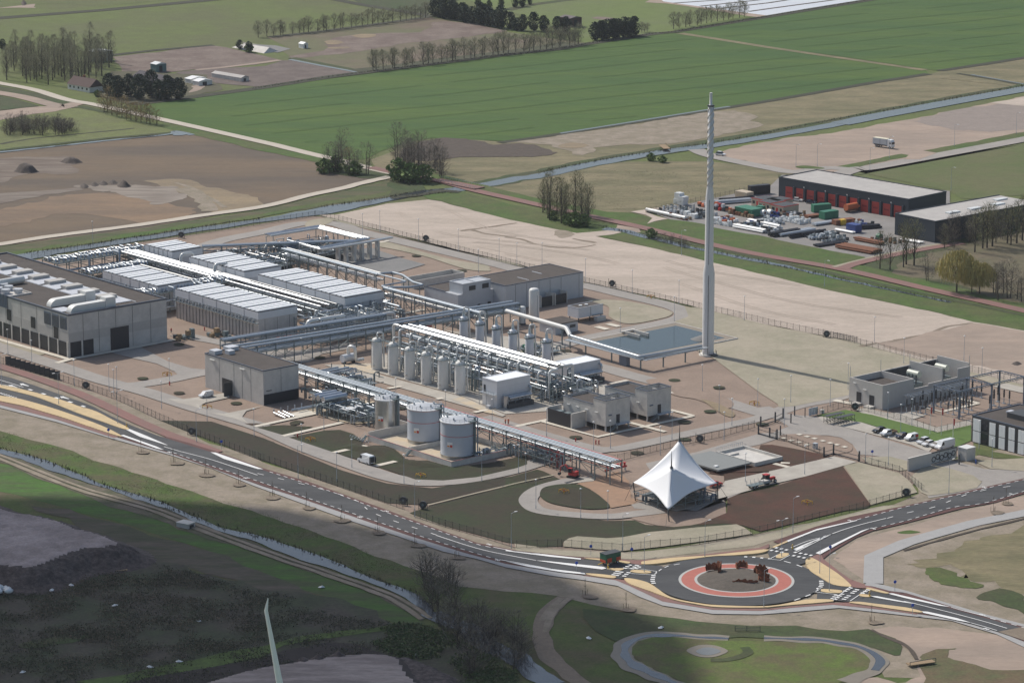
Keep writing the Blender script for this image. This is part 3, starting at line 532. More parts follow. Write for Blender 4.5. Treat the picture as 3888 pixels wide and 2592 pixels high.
# yellow islands: real kerb height
def island(s, smooth=True):
    P = catmull(pts(s), True, 4) if smooth else pts(s)
    A = sum(P[i].x*P[(i+1) % len(P)].y-P[(i+1) % len(P)].x*P[i].y for i in range(len(P)))
    if A < 0: P = P[::-1]
    n = len(P); z0, z1 = 0.0, 0.56
    c = MB().add([(p.x, p.y, z0) for p in P]+[(p.x, p.y, z1) for p in P], [(i, (i+1) % n, n+(i+1) % n, n+i) for i in range(n)]+[tuple(range(n, 2*n))])
    tag(c.build('traffic_island', m_yel), kind='structure')
for s in ('o 1212 495 1240 480 1500 450 1800 430 2100 398 2300 376 2345 384 2250 410 2000 430 1850 437 1550 475 1350 502 1230 508',
          'o 1065 632 1150 640 1270 672 1350 722 1420 772 1500 812 1700 852 1900 874 2352 881 p 0 884 200 851 400 826 600 822 648 831 600 845 200 878 0 895 o 2352 898 1900 891 1700 864 1500 824 1300 752 1130 692 1072 654',
          'p 400 485 430 452 480 460 580 520 700 600 800 688 790 708 650 690 530 622 440 562',
          'o 705 456 860 460 1060 480 1112 490 1088 501 1000 490 860 475', 'o 905 546 980 543 1060 547 1010 566 940 558', 'o 1112 572 1150 558 1260 565 1300 578 1268 590 1180 586',
          'o 720 590 860 598 980 615 966 632 880 625 760 607', 'p 135 441 180 410 250 412 232 436 175 455', 'p 110 352 170 325 232 300 238 310 180 335 120 360',
          'p 538 742 560 730 720 742 704 765 600 762 550 752', 'p 878 778 920 775 982 787 970 801 900 795', 'p 945 724 965 718 1060 740 1145 764 1110 768 1020 748',
          'p 806 844 900 845 1000 858 1300 895 1440 930 1400 937 1200 910 1000 880 812 854',
          'i -300 350 -20 432 100 455 400 530 600 590 700 628 820 662 900 695 1000 748 1145 822 1112 835 900 762 700 692 500 612 300 540 0 464 -300 380',
          'i -300 450 -20 530 130 553 350 610 600 690 900 800 1072 885 1050 893 800 812 600 742 400 682 200 624 0 582 -300 500'):
    island(s)
mk = MB()
for s in ('i 1115 833 1150 830 1300 890 1500 978 1480 975 1250 903', 'i 1072 890 1105 885 1400 990 1465 1020 1400 1008 1200 935', 'i 1880 1040 1925 1043 2200 1138 2352 1192 2300 1190 2000 1100',
          'o 270 474 350 477 870 530 900 545 860 554 600 522', 'o 0 380 300 413 672 455 672 466 400 441 0 389', 'o 0 481 400 548 700 584 715 598 500 578 200 530',
          'p 290 375 370 338 530 273 510 290 400 352 320 388', 'p 225 300 500 193 860 112 862 118 500 206 240 310', 'p 490 408 560 372 700 305 900 208 980 185 900 222 700 325 530 420',
          'p 978 790 1040 793 1270 838 1370 862 1200 836 1030 806', 'p 1140 768 1180 767 1450 830 1700 890 1600 878 1300 812 1160 776', 'p 1440 928 1490 931 1750 988 1885 1032 1750 1008 1500 952 1450 941'):
    poly(mk, s, 13)
# centre and edge lines
line(mk, 'i 1465 990 1600 1030 1900 1110 2300 1245', 0.28, 13)
dashes(mk, 'i 2300 1230 j 100 1210 500 1340 900 1460 n 900 -10 1100 60 1650 250', 0.28, 2.4, 5.5, 13)
line(mk, 'n 1640 250 1900 335 2100 390 2352 440 o 0 430 270 473', 0.3, 13)
for s, o in (('i 1550 1045 1900 1165 2352 1315 j 0 1282 800 1555 n 720 2 1500 257 2000 412 2180 462', 0), ('j 150 1215 700 1392 1130 1554 n 1000 -8 1500 152 2000 327 2150 352', 0)):
    dashes(mk, s, 0.26, 1.6, 1.6, 13, off=o)
line(mk, 'n 2150 355 2352 393 o 0 374 300 413', 0.3, 13); line(mk, 'n 2180 463 2352 491 o 0 481 400 548', 0.3, 13)
line(mk, 'i 0 395 100 425 210 460', 0.3, 13); line(mk, 'i -60 420 60 445 180 465', 0.22, 13)
for x, y in ((200,435),(430,562),(560,550),(100,448)):
    poly(mk, f'i {x-25} {y-7} {x+10} {y-9} {x+14} {y-4} {x+62} {y+14} {x+50} {y+16} {x} {y+4} {x-6} {y+9}', 13)
dashes(mk, 'i 255 478 700 615 780 650', 0.9, 2.0, 5.0, 13)
dashes(mk, 'i -20 505 60 530 140 556', 1.2, 0.6, 0.7, 13)
line(mk, 'p 380 350 640 235 850 165 1120 97', 0.3, 13); dashes(mk, 'p 1130 97 1300 50 1550 -4 l 1450 1515 1900 1400 2352 1325 2500 1290', 0.3, 2.4, 5.5, 13)
dashes(mk, 'p 860 110 1270 0 l 1500 1480 2000 1365 2352 1285', 0.26, 1.6, 1.6, 13); dashes(mk, 'p 1000 187 1300 117 1700 2 l 2000 1492 2352 1388', 0.26, 1.6, 1.6, 13)
line(mk, 'p 270 360 420 300 530 272', 0.25, 13); line(mk, 'p 330 395 450 330 640 235', 0.25, 13)
line(mk, 'p 1280 838 1400 865 1700 940 2000 1020 2200 1080', 0.3, 13); line(mk, 'p 1700 890 1800 920 2020 975', 0.25, 13); line(mk, 'p 1880 1032 2000 1065 2110 1100', 0.25, 13)
dashes(mk, 'p 2050 990 2250 1045 2352 1075', 0.26, 1.6, 1.6, 13)
line(mk, 'p 80 460 190 405', 0.22, 13, smooth=False); line(mk, 'p 80 460 175 472', 0.22, 13, smooth=False); line(mk, 'p 175 472 260 425', 0.22, 13, smooth=False)
line(mk, 'o 1060 545 1180 545 1350 572', 0.22, 13, smooth=False); line(mk, 'o 1350 572 1325 603', 0.22, 13, smooth=False); line(mk, 'o 1120 590 1325 603', 0.22, 13, smooth=False)
line(mk, 'p 480 755 525 722', 0.25, 13, smooth=False); line(mk, 'p 480 755 680 778', 0.22, 13, smooth=False); line(mk, 'p 525 722 540 728', 0.22, 13, smooth=False)
line(mk, 'p 800 835 950 735', 0.25, 13, smooth=False); line(mk, 'p 645 830 800 708', 0.25, 13, smooth=False)
dashes(mk, 'o 1322 680 1310 650 1320 610', 1.1, 0.8, 0.8, 13, smooth=False)
dashes(mk, 'o 1330 600 1370 565 1450 525 1580 500', 0.3, 1.8, 1.6, 13)
dashes(mk, 'o 2130 440 2250 448 2352 458 p 50 455', 0.9, 0.8, 1.3, 13)
dashes(mk, 'p 210 480 300 505 390 540', 0.4, 2.2, 2.2, 13); dashes(mk, 'p 300 830 400 795 480 755', 0.4, 2.2, 2.2, 13)
dashes(mk, 'p 540 655 545 700 520 722', 1.1, 0.8, 0.8, 13, smooth=False)
def cross(s, wd=0.7): dashes(mk, s, 1.1, 0.75, 0.8, 14, smooth=False)
for s in ('o 1060 548 1110 515', 'o 1125 552 1175 517', 'o 1160 550 1205 525', 'o 960 607 1000 570', 'o 990 612 1040 573', 'o 1055 618 1105 578',
          'p 130 360 250 385', 'p 85 383 210 405', 'p 300 400 450 430', 'p 285 430 430 460', 'p 640 820 685 775', 'p 660 825 725 778', 'p 740 825 795 785', 'p 750 752 800 722', 'p 815 770 870 730', 'p 905 770 955 740'):
    cross(s)
# little bicycle signs painted on the cycle strip
for x, y, t in ((1515,1042,'i'),(2190,1272,'i'),(955,88,'n'),(1195,35,'n'),(2110,332,'n'),(2185,472,'n'),(800,118,'p'),(1005,190,'p'),(1980,960,'p'),(2015,1085,'p'),(2240,1415,'l'),(2000,1355,'l')):
    P0 = T(t, x, y)
    for dx in (-0.45, 0.45):
        mk.add(*(lambda r: (r.v, r.f))(ringm(P0+D1*dx, 0.22, 0.42, 13.5, 12)))
    mk.quad(P0-D1*0.5+Vector((0,0,0.55)), P0+D1*0.5+Vector((0,0,0.55)), P0+D1*0.5+D2*0.14+Vector((0,0,0.55)), P0-D1*0.5+D2*0.14+Vector((0,0,0.55)))
tag(mk.build('road_marking', m_white), kind='structure')
# ---- footpath at the right edge
ribbon('footpath', 'p 1005 670 1010 430 1300 305 1500 245 1900 132 2352 42 2600 -20', 5.0, m_walk, 6, smooth=False)
ribbon('trench_edge', 'p 1280 377 1500 310 1900 200 2352 92 2600 40', 0.9, m_dirtd, 6, j=0.5)
ribbon('trench_edge', 'p 990 1082 1100 1140 1250 1200 1340 1260 1390 1350', 1.2, m_dirtd, 6, j=0.4)
# ================= inside the fence
F('station_yard', 'k 900 1130 1500 960 1700 780 2352 620 l 900 560 1900 640 1900 1010 1460 1180 1300 1400 1000 1500 600 1500 l 0 1250 k 2352 1350 1900 1420 1500 1500 1000 1300', m_gravel, 2)
PV = m_pave
ribbon('station_road', 'e 1750 725 2000 640 2352 570 f 0 575 400 500 620 490 780 505 950 565 1400 672 1900 790 2352 905 g 300 1000 700 1048 1100 1140 1400 1210 1560 1262 1600 1312 1500 1362 1200 1425 900 1485 700 1525 500 1575 k 250 130 150 200', 7.5, PV, 4)
ribbon('station_road', 'k -300 -40 150 95 520 200 870 275 1100 340 1500 445 1900 560 2150 640 2352 700', 7.0, PV, 4)
ribbon('station_road', 'k 2352 700 l 100 660 300 620 600 560 800 510 1100 440', 6.5, PV, 4)
ribbon('station_road', 'k 2352 695 2200 745 1700 850 1200 962 950 1005 750 990 450 905 150 820 -200 715', 5.5, PV, 5)
F('station_road', 'k 2200 640 2352 620 l 150 630 240 690 500 715 620 770 900 850 1350 985 1560 1040 1700 1100 2000 1180 2352 1195 2500 1180 2500 1230 2352 1262 2000 1360 1850 1380 1500 1440 1480 1400 1900 1350 1980 1290 1700 1190 1540 1150 1310 1190 1310 1110 1000 1060 880 1050 820 960 720 900 600 880 200 872 180 900 0 960 k 2352 930 1900 1040 1650 1130 1300 1210 1250 1130 1700 1030 l 0 860 100 860 250 800 150 740 0 700', PV, 4)
F('parking_bays', 'l 510 720 620 690 900 765 1400 920 1540 985 1500 1030 1350 965 900 845 600 770 540 745', m_pavel, 5)
F('gravel_oval', 'l 180 880 350 868 600 890 760 930 820 990 780 1030 600 1050 400 990 200 910', m_gravel, 5, True)
F('entrance_verge', 'l 1440 1170 1560 1150 1700 1180 1900 1240 1975 1300 1930 1350 1750 1390 1500 1420 1430 1390 1330 1260', m_vergegn, 6)
F('entrance_verge', 'l 900 1080 1150 1070 1310 1110 1310 1190 1240 1200 950 1130', m_vergegn, 6)
F('entrance_verge', 'l 1900 1110 2352 1085 2500 1080 2500 1200 2352 1200 2050 1180', m_vergegn, 6)
F('lawn', 'l 500 705 760 655 1000 700 1300 780 1580 855 1880 790 1880 930 1750 985 1650 980 1540 960 1400 905 900 765 650 730', m_lawn, 6)
F('lawn', 'l 1920 1000 2352 1075 2500 1080 2500 1100 2352 1095 2100 1085 1930 1050', m_grass, 6)
F('service_road', 'l 820 640 960 640 1300 720 1560 810 1880 740 1880 790 1580 855 1250 765 900 680', m_pavel, 6)
F('service_road', 'l 1100 690 1340 670 1470 705 1360 740 1200 735', m_pavel, 7)
ribbon('slab_path', 'l 655 568 880 610', 2.6, m_slab, 7, False)
ribbon('slab_path', 'l 1420 620 1620 672 1945 595', 1.6, m_slab, 7, False)
ribbon('slab_path', 'l 1720 545 1945 595', 1.6, m_slab, 8, False)
ribbon('service_road', 'l 2130 430 2352 480 2500 510', 6.0, m_pavel, 6, False)
F('thin_grass_field', 'g 700 1175 1000 1180 1280 1225 1450 1270 1490 1300 1400 1340 1100 1390 930 1330 920 1240 800 1200', m_vergegn, 5, True)
F('thin_grass_field', 'g 1600 1250 1700 1240 2352 1405 l 0 132 600 0 h 870 1560 l 1540 240 1900 320 2352 430 2500 470 2500 560 2352 490 2100 430 1800 330 1080 400 790 520 600 560 300 620 165 630 150 600 0 505 k 2352 500 1850 190 1700 120 g 1850 1500 1700 1480 1500 1370 1620 1330 1660 1290', m_vergegn, 5)
F('thin_grass_field', 'g 1600 1236 2100 1342 2352 1402 h 870 1562 l 640 15 1540 240 1080 400 600 300 -100 200 g 2352 1560 1700 1500', m_vergegn, 4)
F('thin_grass_field', 'f 620 440 720 465 1400 640 1900 760 2100 800 2352 850 g 300 950 700 1035 700 1020 0 850 f 1500 660 700 440', m_vergegn, 5, j=0.4)
F('thin_grass_field', 'f 480 480 620 450 720 470 560 540 480 540', m_vergegn, 6, True)
F('thin_grass_field', 'f 1200 660 1700 800 2050 860 2120 900 2100 920 1900 900 1500 780 1100 690', m_vergegn, 5, True, j=0.4)
F('thin_grass_field', 'k 1250 395 1500 380 1800 480 2000 560 2030 620 1930 640 1700 560 1500 520', m_gravel, 6, True)
F('thin_grass_field', 'k 1750 560 1900 600 2040 680 2020 720 1930 690 1800 600', m_tan, 7, True)
F('gravel_grey_bed', 'f 650 790 760 750 1060 710 1150 745 1350 810 1540 860 1300 930 1240 950 1100 930 800 850', m_gravg, 5)
F('gravel_grey_bed', 'f 400 720 560 700 640 800 800 860 1000 920 960 900 600 800 450 780', m_gravg, 5)
ribbon('slab_path', 'f 985 685 1215 650', 1.6, m_slab, 6, False)
ribbon('slab_path', 'f 1350 1298 1530 1262', 2.0, m_slab, 6, False)
ribbon('slab_path', 'f 1740 960 1810 985', 1.8, m_slab, 6, False)
ribbon('slab_path', 'g 810 1415 910 1440', 2.6, m_slab, 6, False); ribbon('slab_path', 'g 910 1390 1015 1415', 2.6, m_slab, 6, False)
ribbon('slab_path', 'k 930 420 1090 388', 1.6, m_slab, 6, False); ribbon('slab_path', 'k 1460 502 1490 497', 1.6, m_slab, 6, False)
ribbon('slab_path', 'k 90 800 410 733', 1.7, m_slab, 6, False)
ribbon('slab_path', 'k 320 755 820 895 1675 708', 1.7, m_slab, 7, False); ribbon('slab_path', 'k 1470 655 1675 708', 1.7, m_slab, 8, False); ribbon('slab_path', 'k 1095 765 1425 852', 1.7, m_slab, 8, False)
# front road and beds
ribbon('station_road', 'i -300 -30 -60 75 500 252 900 385 1300 492 1700 622 2100 738 2352 818 j 0 845 500 1000 860 1132 1200 1248 1500 1300 1800 1288 2100 1240 2352 1182 k 300 1120 600 1055 900 1000', 7.0, PV, 6)
ribbon('station_road', 'i 1050 440 1250 425 1500 385 1800 322 j 380 170 700 110 900 60', 7.0, PV, 5)
F('forecourt', 'i 950 130 1250 90 1500 220 1700 280 1810 290 1810 345 1600 355 1560 310 1400 240 1180 190', m_pave, 5)
F('forecourt', 'i 1510 -10 1700 -30 2352 110 j 400 120 700 100 500 230 420 230 0 140 i 2352 150 1900 60', PV, 4)
F('van_pad', 'i 1500 558 1640 560 1780 540 2040 500 2050 545 1840 590 1780 620 1790 640 1600 595', m_pavel, 7)
F('forecourt', 'i 2352 620 j 100 630 100 650 0 680 i 2200 665 2160 720 2220 780 2100 735 1870 680 2000 690', m_pavel, 7)
ribbon('slab_path', 'i -100 0 0 28 510 172 600 200', 2.0, m_slab, 7, False)
ribbon('slab_path', 'i 505 238 620 205 1250 90 1600 20', 2.2, m_slab, 8, False)
F('thin_grass_field', 'i -60 30 300 110 400 150 300 160 0 80', m_vergegn, 5, True)
F('cooling_yard', 'j 640 250 1000 250 1130 340 1900 545 2260 700 2230 715 1790 590 1110 400 800 320', m_pavel, 6)
F('cooling_yard', 'j 780 260 1050 240 1130 300 1070 330 900 310', m_oker, 7, True)
F('cooling_yard', 'j 1780 560 1870 540 2050 620 2200 700 2080 680 1900 610', m_oker, 7)
F('process_slab', 'j 1100 150 1200 160 1700 320 2352 460 k 300 500 900 420 960 620 k 420 660 0 690 j 2260 700 1900 540 1120 320', m_pavel, 5)
F('process_slab', 'g 0 1500 k -100 -60 400 60 520 130 850 200 420 250 k 0 130 j 1900 0 1700 -60', m_pavel, 4)
for s in ('j 1205 465 1330 445', 'j 1640 560 1700 548', 'j 1975 678 2090 655'): ribbon('slab_path', s, 1.8, m_slab, 8, False)
F('thin_grass_disc', 'j 330 770 380 750 430 755 455 765 400 785 345 792', m_mulchg, 7, True)
F('planting_bed', 'i 1432 748 1890 757 2352 905 j 0 925 800 1195 1200 1310 1600 1352 2352 1240 k 0 1262 j 2352 1300 1900 1420 1500 1500 1200 1482 600 1275 0 1070 i 2352 1100 1900 930', mat('planting_bed_front', (0.034,0.023,0.014), 0.97, col2=(0.024,0.026,0.011), s2=14, amt2=0.9, var=0.2, scale=2.5, fine=0.25, fs=0.6), 5)
F('thin_grass_field', 'l -80 0 140 20 140 130 -80 120', m_vergegn, 5)
for s, mm in (('j 40 812 160 795 280 790 420 800 540 805 420 840 270 880', m_mulchg), ('j 320 900 640 838 780 832 900 870 960 920 985 965 860 1010 740 1040', m_mulchg), ('j 760 1048 960 990 1080 970 1180 972 1260 1000 1345 1070 1250 1100 1110 1145', m_mulchg),
              ('j 1110 1160 1400 1108 1560 1105 1780 1166 2100 1130 2352 1078 2450 1060 2450 1140 2352 1175 2000 1255 1700 1285 1450 1275', m_mulchg), ('k 0 1180 50 1130 0 1110', m_mulchg),
              ('k 0 1262 280 1186 330 1200 420 1240 200 1292 0 1340', m_mulchg), ('i 2180 775 2352 775 2352 800 2260 800', m_mulch)):
    F('planting_bed', s, mm, 6)
F('planting_bed', 'j 1555 1520 2352 1318 k 60 1335 440 1250 500 1280 330 1320 200 1380 150 1440 180 1500 330 1575 o 450 60 900 110 1150 105 1250 145 1500 165 1800 115 1975 50 k 1980 1430 2352 1352 l 150 1310 400 1250 730 1155 980 1500 950 1530 700 1560 p 0 205 o 2200 230 2060 140 1300 205 1050 262 900 265 640 250 510 300 510 335 300 340 0 300 n 2300 340 1700 150 1400 40', m_mulchg, 5)
F('planting_bed', 'k 1980 1430 2352 1352 l 150 1310 400 1250 730 1155 985 1505 700 1565 p 0 205 o 2210 225 2120 150 1950 135 1700 150 1850 90 1975 40', m_mulch, 6)
F('bare_strip', 'o 508 298 560 268 640 250 900 268 1050 260 1300 210 1700 170 2060 142 2130 170 2205 228 1700 305 1050 382 800 365 520 340', m_vergegn, 7, j=0.3)
ribbon('bed_edge', 'j 1560 1505 2352 1310 k 0 1345 430 1238', 0.8, m_vergegn, 7, False)
ribbon('circle_path', 'k 760 1272 560 1290 330 1350 220 1420 210 1490 330 1560 o 250 -5 450 30 700 65 950 72 1150 50 1400 20 k 1350 1500', 5.2, PV, 7)
F('path_apron', 'k 550 1300 780 1262 790 1290 600 1312', m_pavel, 8)
F('planting_bed', 'k 308 1390 350 1345 500 1318 640 1322 760 1370 860 1440 930 1520 800 1540 640 1530 420 1490 320 1440', m_mulchg, 7, True)
F('bare_soil', 'k 640 1312 800 1270 1000 1200 1100 1290 1120 1440 1180 1460 1140 1495 940 1530 860 1440 750 1360', mat('orange_soil', (0.32,0.20,0.13), 0.97, col2=(0.27,0.18,0.125), s2=6, var=0.1, scale=2), 6)
F('tent_yard', 'k 1120 1500 1250 1470 1400 1500 1450 1552 1900 1470 1960 1470 1880 1430 2000 1400 l 60 1300 k 1700 1560 o 1250 10 1150 0', m_pave, 6)
F('tent_yard', 'k 950 1160 1250 1170 1500 1300 1700 1300 1880 1380 1960 1440 o 1975 0 1970 60 1850 110 1650 150 1500 165 1350 150 1150 100 1050 40 k 1130 1500 1180 1460 1050 1350 900 1240', m_gravel, 5)
F('tent_road', 'k 1700 1420 1900 1380 1960 1290 2352 1205 l 0 1232 400 1130 650 1070 860 1120 730 1157 400 1250 150 1308 k 2352 1345 1880 1455 1500 1552', m_pavel, 7)
F('planting_bed', 'k 1950 1290 1950 1240 1800 1220 2200 1140 2352 1215 2352 1205', m_mulch, 7)
F('planting_bed', 'l 0 968 100 965 300 1000 500 1040 660 1068 400 1128 60 1210 k 1960 1295 1960 1240 2200 1180', m_mulch, 6)
F('entrance_verge', 'l 742 1152 880 1122 1240 1218 1330 1290 1400 1390 985 1502', m_vergegn, 6)
ribbon('slab_path', 'l 120 1135 250 1168', 1.8, m_slab, 8, False); ribbon('slab_path', 'l 180 1128 260 1132', 1.5, m_slab, 8, False)
for s in ('j 15 805 490 702 460 680', 'j 265 890 800 768', 'j 720 1038 1010 975', 'j 1090 1158 1345 1098'):
    ribbon('slab_path', s, 1.9, m_slab, 8, False)
F('slab_pad', 'j 290 700 480 655 590 690 490 712 350 715', m_slab, 9)
F('process_slab', 'j 480 650 560 630 900 560 1080 580 1090 770 900 780 700 740', m_oker, 7)
for x, y, t in ((1600,70,'i'),(1275,375,'i'),(1600,505,'i'),(2110,597,'i'),(1460,785,'f'),(1868,918,'f'),(535,128,'k'),(1508,393,'k'),(1905,457,'k'),(1825,670,'k'),(1595,765,'k'),(1600,920,'k'),(625,902,'k'),(1175,1040,'k'),(330,1055,'k'),(2290,785,'k'),(600,190,'j'),(1320,640,'j')):
    P0 = T(t, x, y); P = disc(P0, 1.75 if t != 'k' else 1.9, 20)
    patch('dark_disc', P, m_mulchg, 9, j=0.08)  # flat round patch, darker than the ground around it
for x, y in ((345,877),(415,895),(480,913),(555,934),(620,953),(680,968),(750,988),(205,910),(272,930),(340,946),(413,968)):
    P0 = T('l', x, y); q = [P0+D1*a*0.75+D2*b*0.75 for a, b in ((-1,-1),(1,-1),(1,1),(-1,1))]
    patch('hatch_cover', q, m_slab, 9)
# ================================================================ BUILDINGS
def M(*a, **k): return mat(*a, **k)
m_conc = M('wall_concrete', (0.54,0.52,0.495), 0.9, col2=(0.46,0.445,0.425), s2=4, amt2=0.8, var=0.05, scale=1.2)
m_concd = M('wall_concrete_ribbed', (0.43,0.415,0.395), 0.9, var=0.06, scale=1)
m_concl = M('concrete_pale', (0.60,0.575,0.53), 0.9, col2=(0.49,0.47,0.44), s2=3, amt2=0.8, var=0.06, scale=1)
m_roofg = M('roof_gravel', (0.068,0.057,0.051), 0.97, col2=(0.09,0.076,0.067), s2=5, var=0.1, scale=1, fine=0.12, fs=0.4)
m_trim = M('roof_trim', (0.075,0.09,0.12), 0.5)
m_black = M('dark_panel', (0.018,0.021,0.028), 0.5)
m_dglass = M('dark_glass', (0.02,0.025,0.032), 0.12)
m_louv = M('louvre_blue_grey', (0.12,0.15,0.20), 0.5)
m_light = M('roof_plate', (0.52,0.54,0.58), 0.5, var=0.06, scale=1)
m_wht = M('white_paint', (0.78,0.78,0.77), 0.4)
m_offw = M('off_white', (0.66,0.66,0.64), 0.5, var=0.04, scale=2)
m_clad = M('cladding_grey', (0.46,0.48,0.51), 0.45, var=0.05, scale=2)
m_cladl = M('cladding_light', (0.60,0.62,0.65), 0.4, var=0.04, scale=2)
m_strip = M('cooler_strip', (0.93,0.94,0.95), 0.3)  # sun glare on the cooler strips put into the near-white; cabin roofs just white
m_gap = M('cooler_gap', (0.055,0.06,0.07), 0.6)
m_steel = M('galvanised_steel', (0.20,0.235,0.255), 0.5, 0.3, var=0.1, scale=1)
m_steelg = M('steel_green_grey', (0.16,0.20,0.21), 0.55, 0.2, var=0.15, scale=1)
m_pipe = M('pipe_clad', (0.33,0.38,0.43), 0.5, 0.2)
m_shiny = M('pipe_aluminium', (0.50,0.52,0.54), 0.33, 0.85, var=0.15, scale=1.5)
m_pwht = M('pipe_white', (0.66,0.66,0.64), 0.35, 0.2)
m_pgrey = M('pipe_grey', (0.38,0.42,0.46), 0.4, 0.4)
m_red = M('red_paint', (0.45,0.03,0.03), 0.45)
m_dark = M('dark_grey', (0.05,0.055,0.06), 0.6)
m_yelp = M('yellow_paint', (0.65,0.42,0.04), 0.5)
m_blue = M('blue_paint', (0.03,0.09,0.35), 0.45)
def rot90(): return GA
def bld(name, label, a, b, **k): return thing(name, label, k.pop('cat', 'building'), W(a, b, 0), GA, k.pop('group', None))
# ---- large machine hall, left
t = bld('machine_hall', 'largest grey concrete hall with white curved roof ducts and dark ground floor bays', -20.5, -13.1)
L, WD, H = 97.4, 38.0, 14.3
w_ = MB(); w_.box(-L, 0, 0, WD, 0, H-0.6); w_.build('wall', m_conc, t)
w_ = MB(); w_.box(-36, -0.02, -0.06, 0, 5.2, 8.3).box(-70,-44,-0.06,0,5.2,8.3).box(-L,-78,-0.06,0,5.2,8.3).box(0,0.06,0.1,WD-0.1,5.0,8.0); w_.build('ribbed_band', m_concd, t)
p_ = MB()
for x in (-9.4,-18.8,-28.2,-37.6,-47,-56.4,-65.8,-75.2): p_.box(x, x+0.12, -0.075, -0.061, 5.0, 13.6)
for y in (5.5, 11.5, 18, 24.5, 31.5): p_.box(0.061, 0.075, y, y+0.12, 0.4, 13.6)
p_.build('panel_joint', m_dark, t)
MB().box(-L+0.5, -0.5, 9.0, WD-0.5, H-0.62, H-0.45).build('roof', m_roofg, t)
MB().box(-35.5, -0.5, 0.5, 9.0, H-0.62, H-0.46).build('roof', m_roofg, t)
MB().box(-L+0.5, -35.7, 0.5, 8.98, H-5, H-4.0).build('recess_floor', m_concd, t)
c_ = MB(); c_.box(-L,0,-0.12,0.45,H-0.6,H).box(-L,0,WD-0.45,WD+0.12,H-0.6,H).box(-0.45,0.12,0.45,WD-0.45,H-0.6,H).box(-L-0.12,-L+0.45,0.45,WD-0.45,H-0.6,H); c_.build('parapet', m_trim, t)
c_ = MB().box(-36.0,-35.6,0.45,9.0,H-4,H); c_.box(-L+0.5,-36,8.8,9.1,H-4,H); c_.build('recess_wall', m_conc, t)
s_ = MB(); s_.box(-L, -36.2, -0.25, -0.13, H-4.2, H+0.2)
for i in range(60): s_.box(-36.3-i, -36.25-i, -0.35, -0.251, H-4.2, H+0.2)
s_.build('louvre_screen', m_louv, t)
for x in (-13.9, -9.2, -4.5):
    f_ = MB().box(x-0.2, x+3.6, -0.18, -0.06, 9.0, 13.2).build('louvre_window', m_louv, t)
    g_ = MB()
    for k in range(9): g_.box(x, x+3.4, -0.24, -0.181, 9.2+k*0.4, 9.4+k*0.4)
    g_.build('slat', m_dark, f_)
for x, z in ((-8.6, 4.0), (-22.2, 5.0), (-36.8, 5.0)):
    MB().box(x, x+2.6, -0.16, -0.07, z+1.2, z+4.9).build('door', m_black, t)
for i in range(17):
    x = -0.6-5.55*i
    if x-5 < -L: break
    MB().box(x-5.1, x-0.3, -0.12, -0.03, 0.1, 4.9).build('bay_door', m_black, t)
    MB().box(x-0.3, x+0.25, -0.3, -0.0, 0, 5.1).build('column', m_concl, t)
for y0, y1, z1 in ((0.5, 4.6, 5.0), (5.2, 9.3, 5.0), (15.9, 23.0, 7.4)):
    MB().box(0.05, 0.14, y0, y1, 0.1, z1).build('bay_door', m_black, t)
MB().box(0.0, 0.32, 4.62, 5.18, 0, 5.1).build('column', m_concl, t)
l_ = MB(); l_.box(-L+1,-3.0,28.0,28.3,H-0.44,H-0.3).box(-L+1,-5,17.9,18.1,H-0.44,H-0.3); l_.build('roof_strip', m_light, t)
for i in range(8):
    x = -8.2-10.15*i
    MB().box(x-5.2, x+3.0, 18.2, 27.9, H-0.43, H-0.25).build('skylight_plate', m_light, t)
    MB().box(x-7.6, x-4.2, 20.5, 27.0, H-0.42, H+0.75).build('skylight_box', m_concd, t)
for x in (-15.2, -3.4):
    d_ = MB(); prof = []
    for k in range(7): a = k*math.pi/12; prof.append((5.0-2.6*math.cos(a), H-0.4+2.3*math.sin(a)))
    prof += [(15.6,H+1.9),(15.6,H-0.4)]; n = len(prof)
    d_.add([(x+s*1.35,p[0],p[1]) for s in (-1,1) for p in prof],[tuple(range(n-1,-1,-1)),tuple(range(n,2*n))]+[(i,(i+1)%n,n+(i+1)%n,n+i) for i in range(n)])
    d_.build('air_duct', m_offw, t)
    MB().box(x-1.7, x+1.7, 15.6, 19.4, H-0.4, H+2.9).build('duct_box', m_offw, t)
for x, y in ((-42,3.0),(-40,6.5),(-46,2.6),(-46,6.6),(-50,3.2),(-50,7.2),(-54,3.0)):
    f_ = MB().lathe([(1.25,H-4),(1.25,H-0.4),(1.5,H+0.2),(1.5,H+0.9)], (x,y), 16).build('cooling_fan', m_clad, t)
MB().tube([(-52,4,H-2),(-52,4,H+0.8),(-52,12,H+0.9),(-52,16,H+0.9)], 1.2, 12, 1.6).build('air_duct', m_offw, t)
MB().box(-4.5,0.3-1.5,-0,0,0,0) if False else None
MB().box(-11.5,-5.5,1.2,5.8,H-0.42,H-0.2).build('roof_plate', m_light, t)
# ---- second concrete hall
t = bld('concrete_hall', 'mid-sized plain concrete hall with gravel roof beside the parked estate car', 70.5, -2.3)
L, WD, H = 30.6, 13.3, 11.0
MB().box(-L,0,0,WD,0,H-0.35).build('wall', m_conc, t)
j_ = MB()
for x in (-6.5,-11,-15.3,-23): j_.box(x,x+0.09,-0.03,-0.002,0.2,H-0.4)
j_.box(0.002,0.03,6.6,6.69,3.6,H-0.4); j_.build('panel_joint', m_dark, t)
MB().box(-L+0.3,-0.3,0.3,WD-0.3,H-0.34,H-0.2).build('roof', m_roofg, t)
c_ = MB(); c_.box(-L,0,-0.08,0.28,H-0.35,H).box(-L,0,WD-0.28,WD+0.08,H-0.35,H).box(-0.28,0.08,0.28,WD-0.28,H-0.35,H).box(-L-0.08,-L+0.28,0.28,WD-0.28,H-0.35,H); c_.build('parapet', m_trim, t)
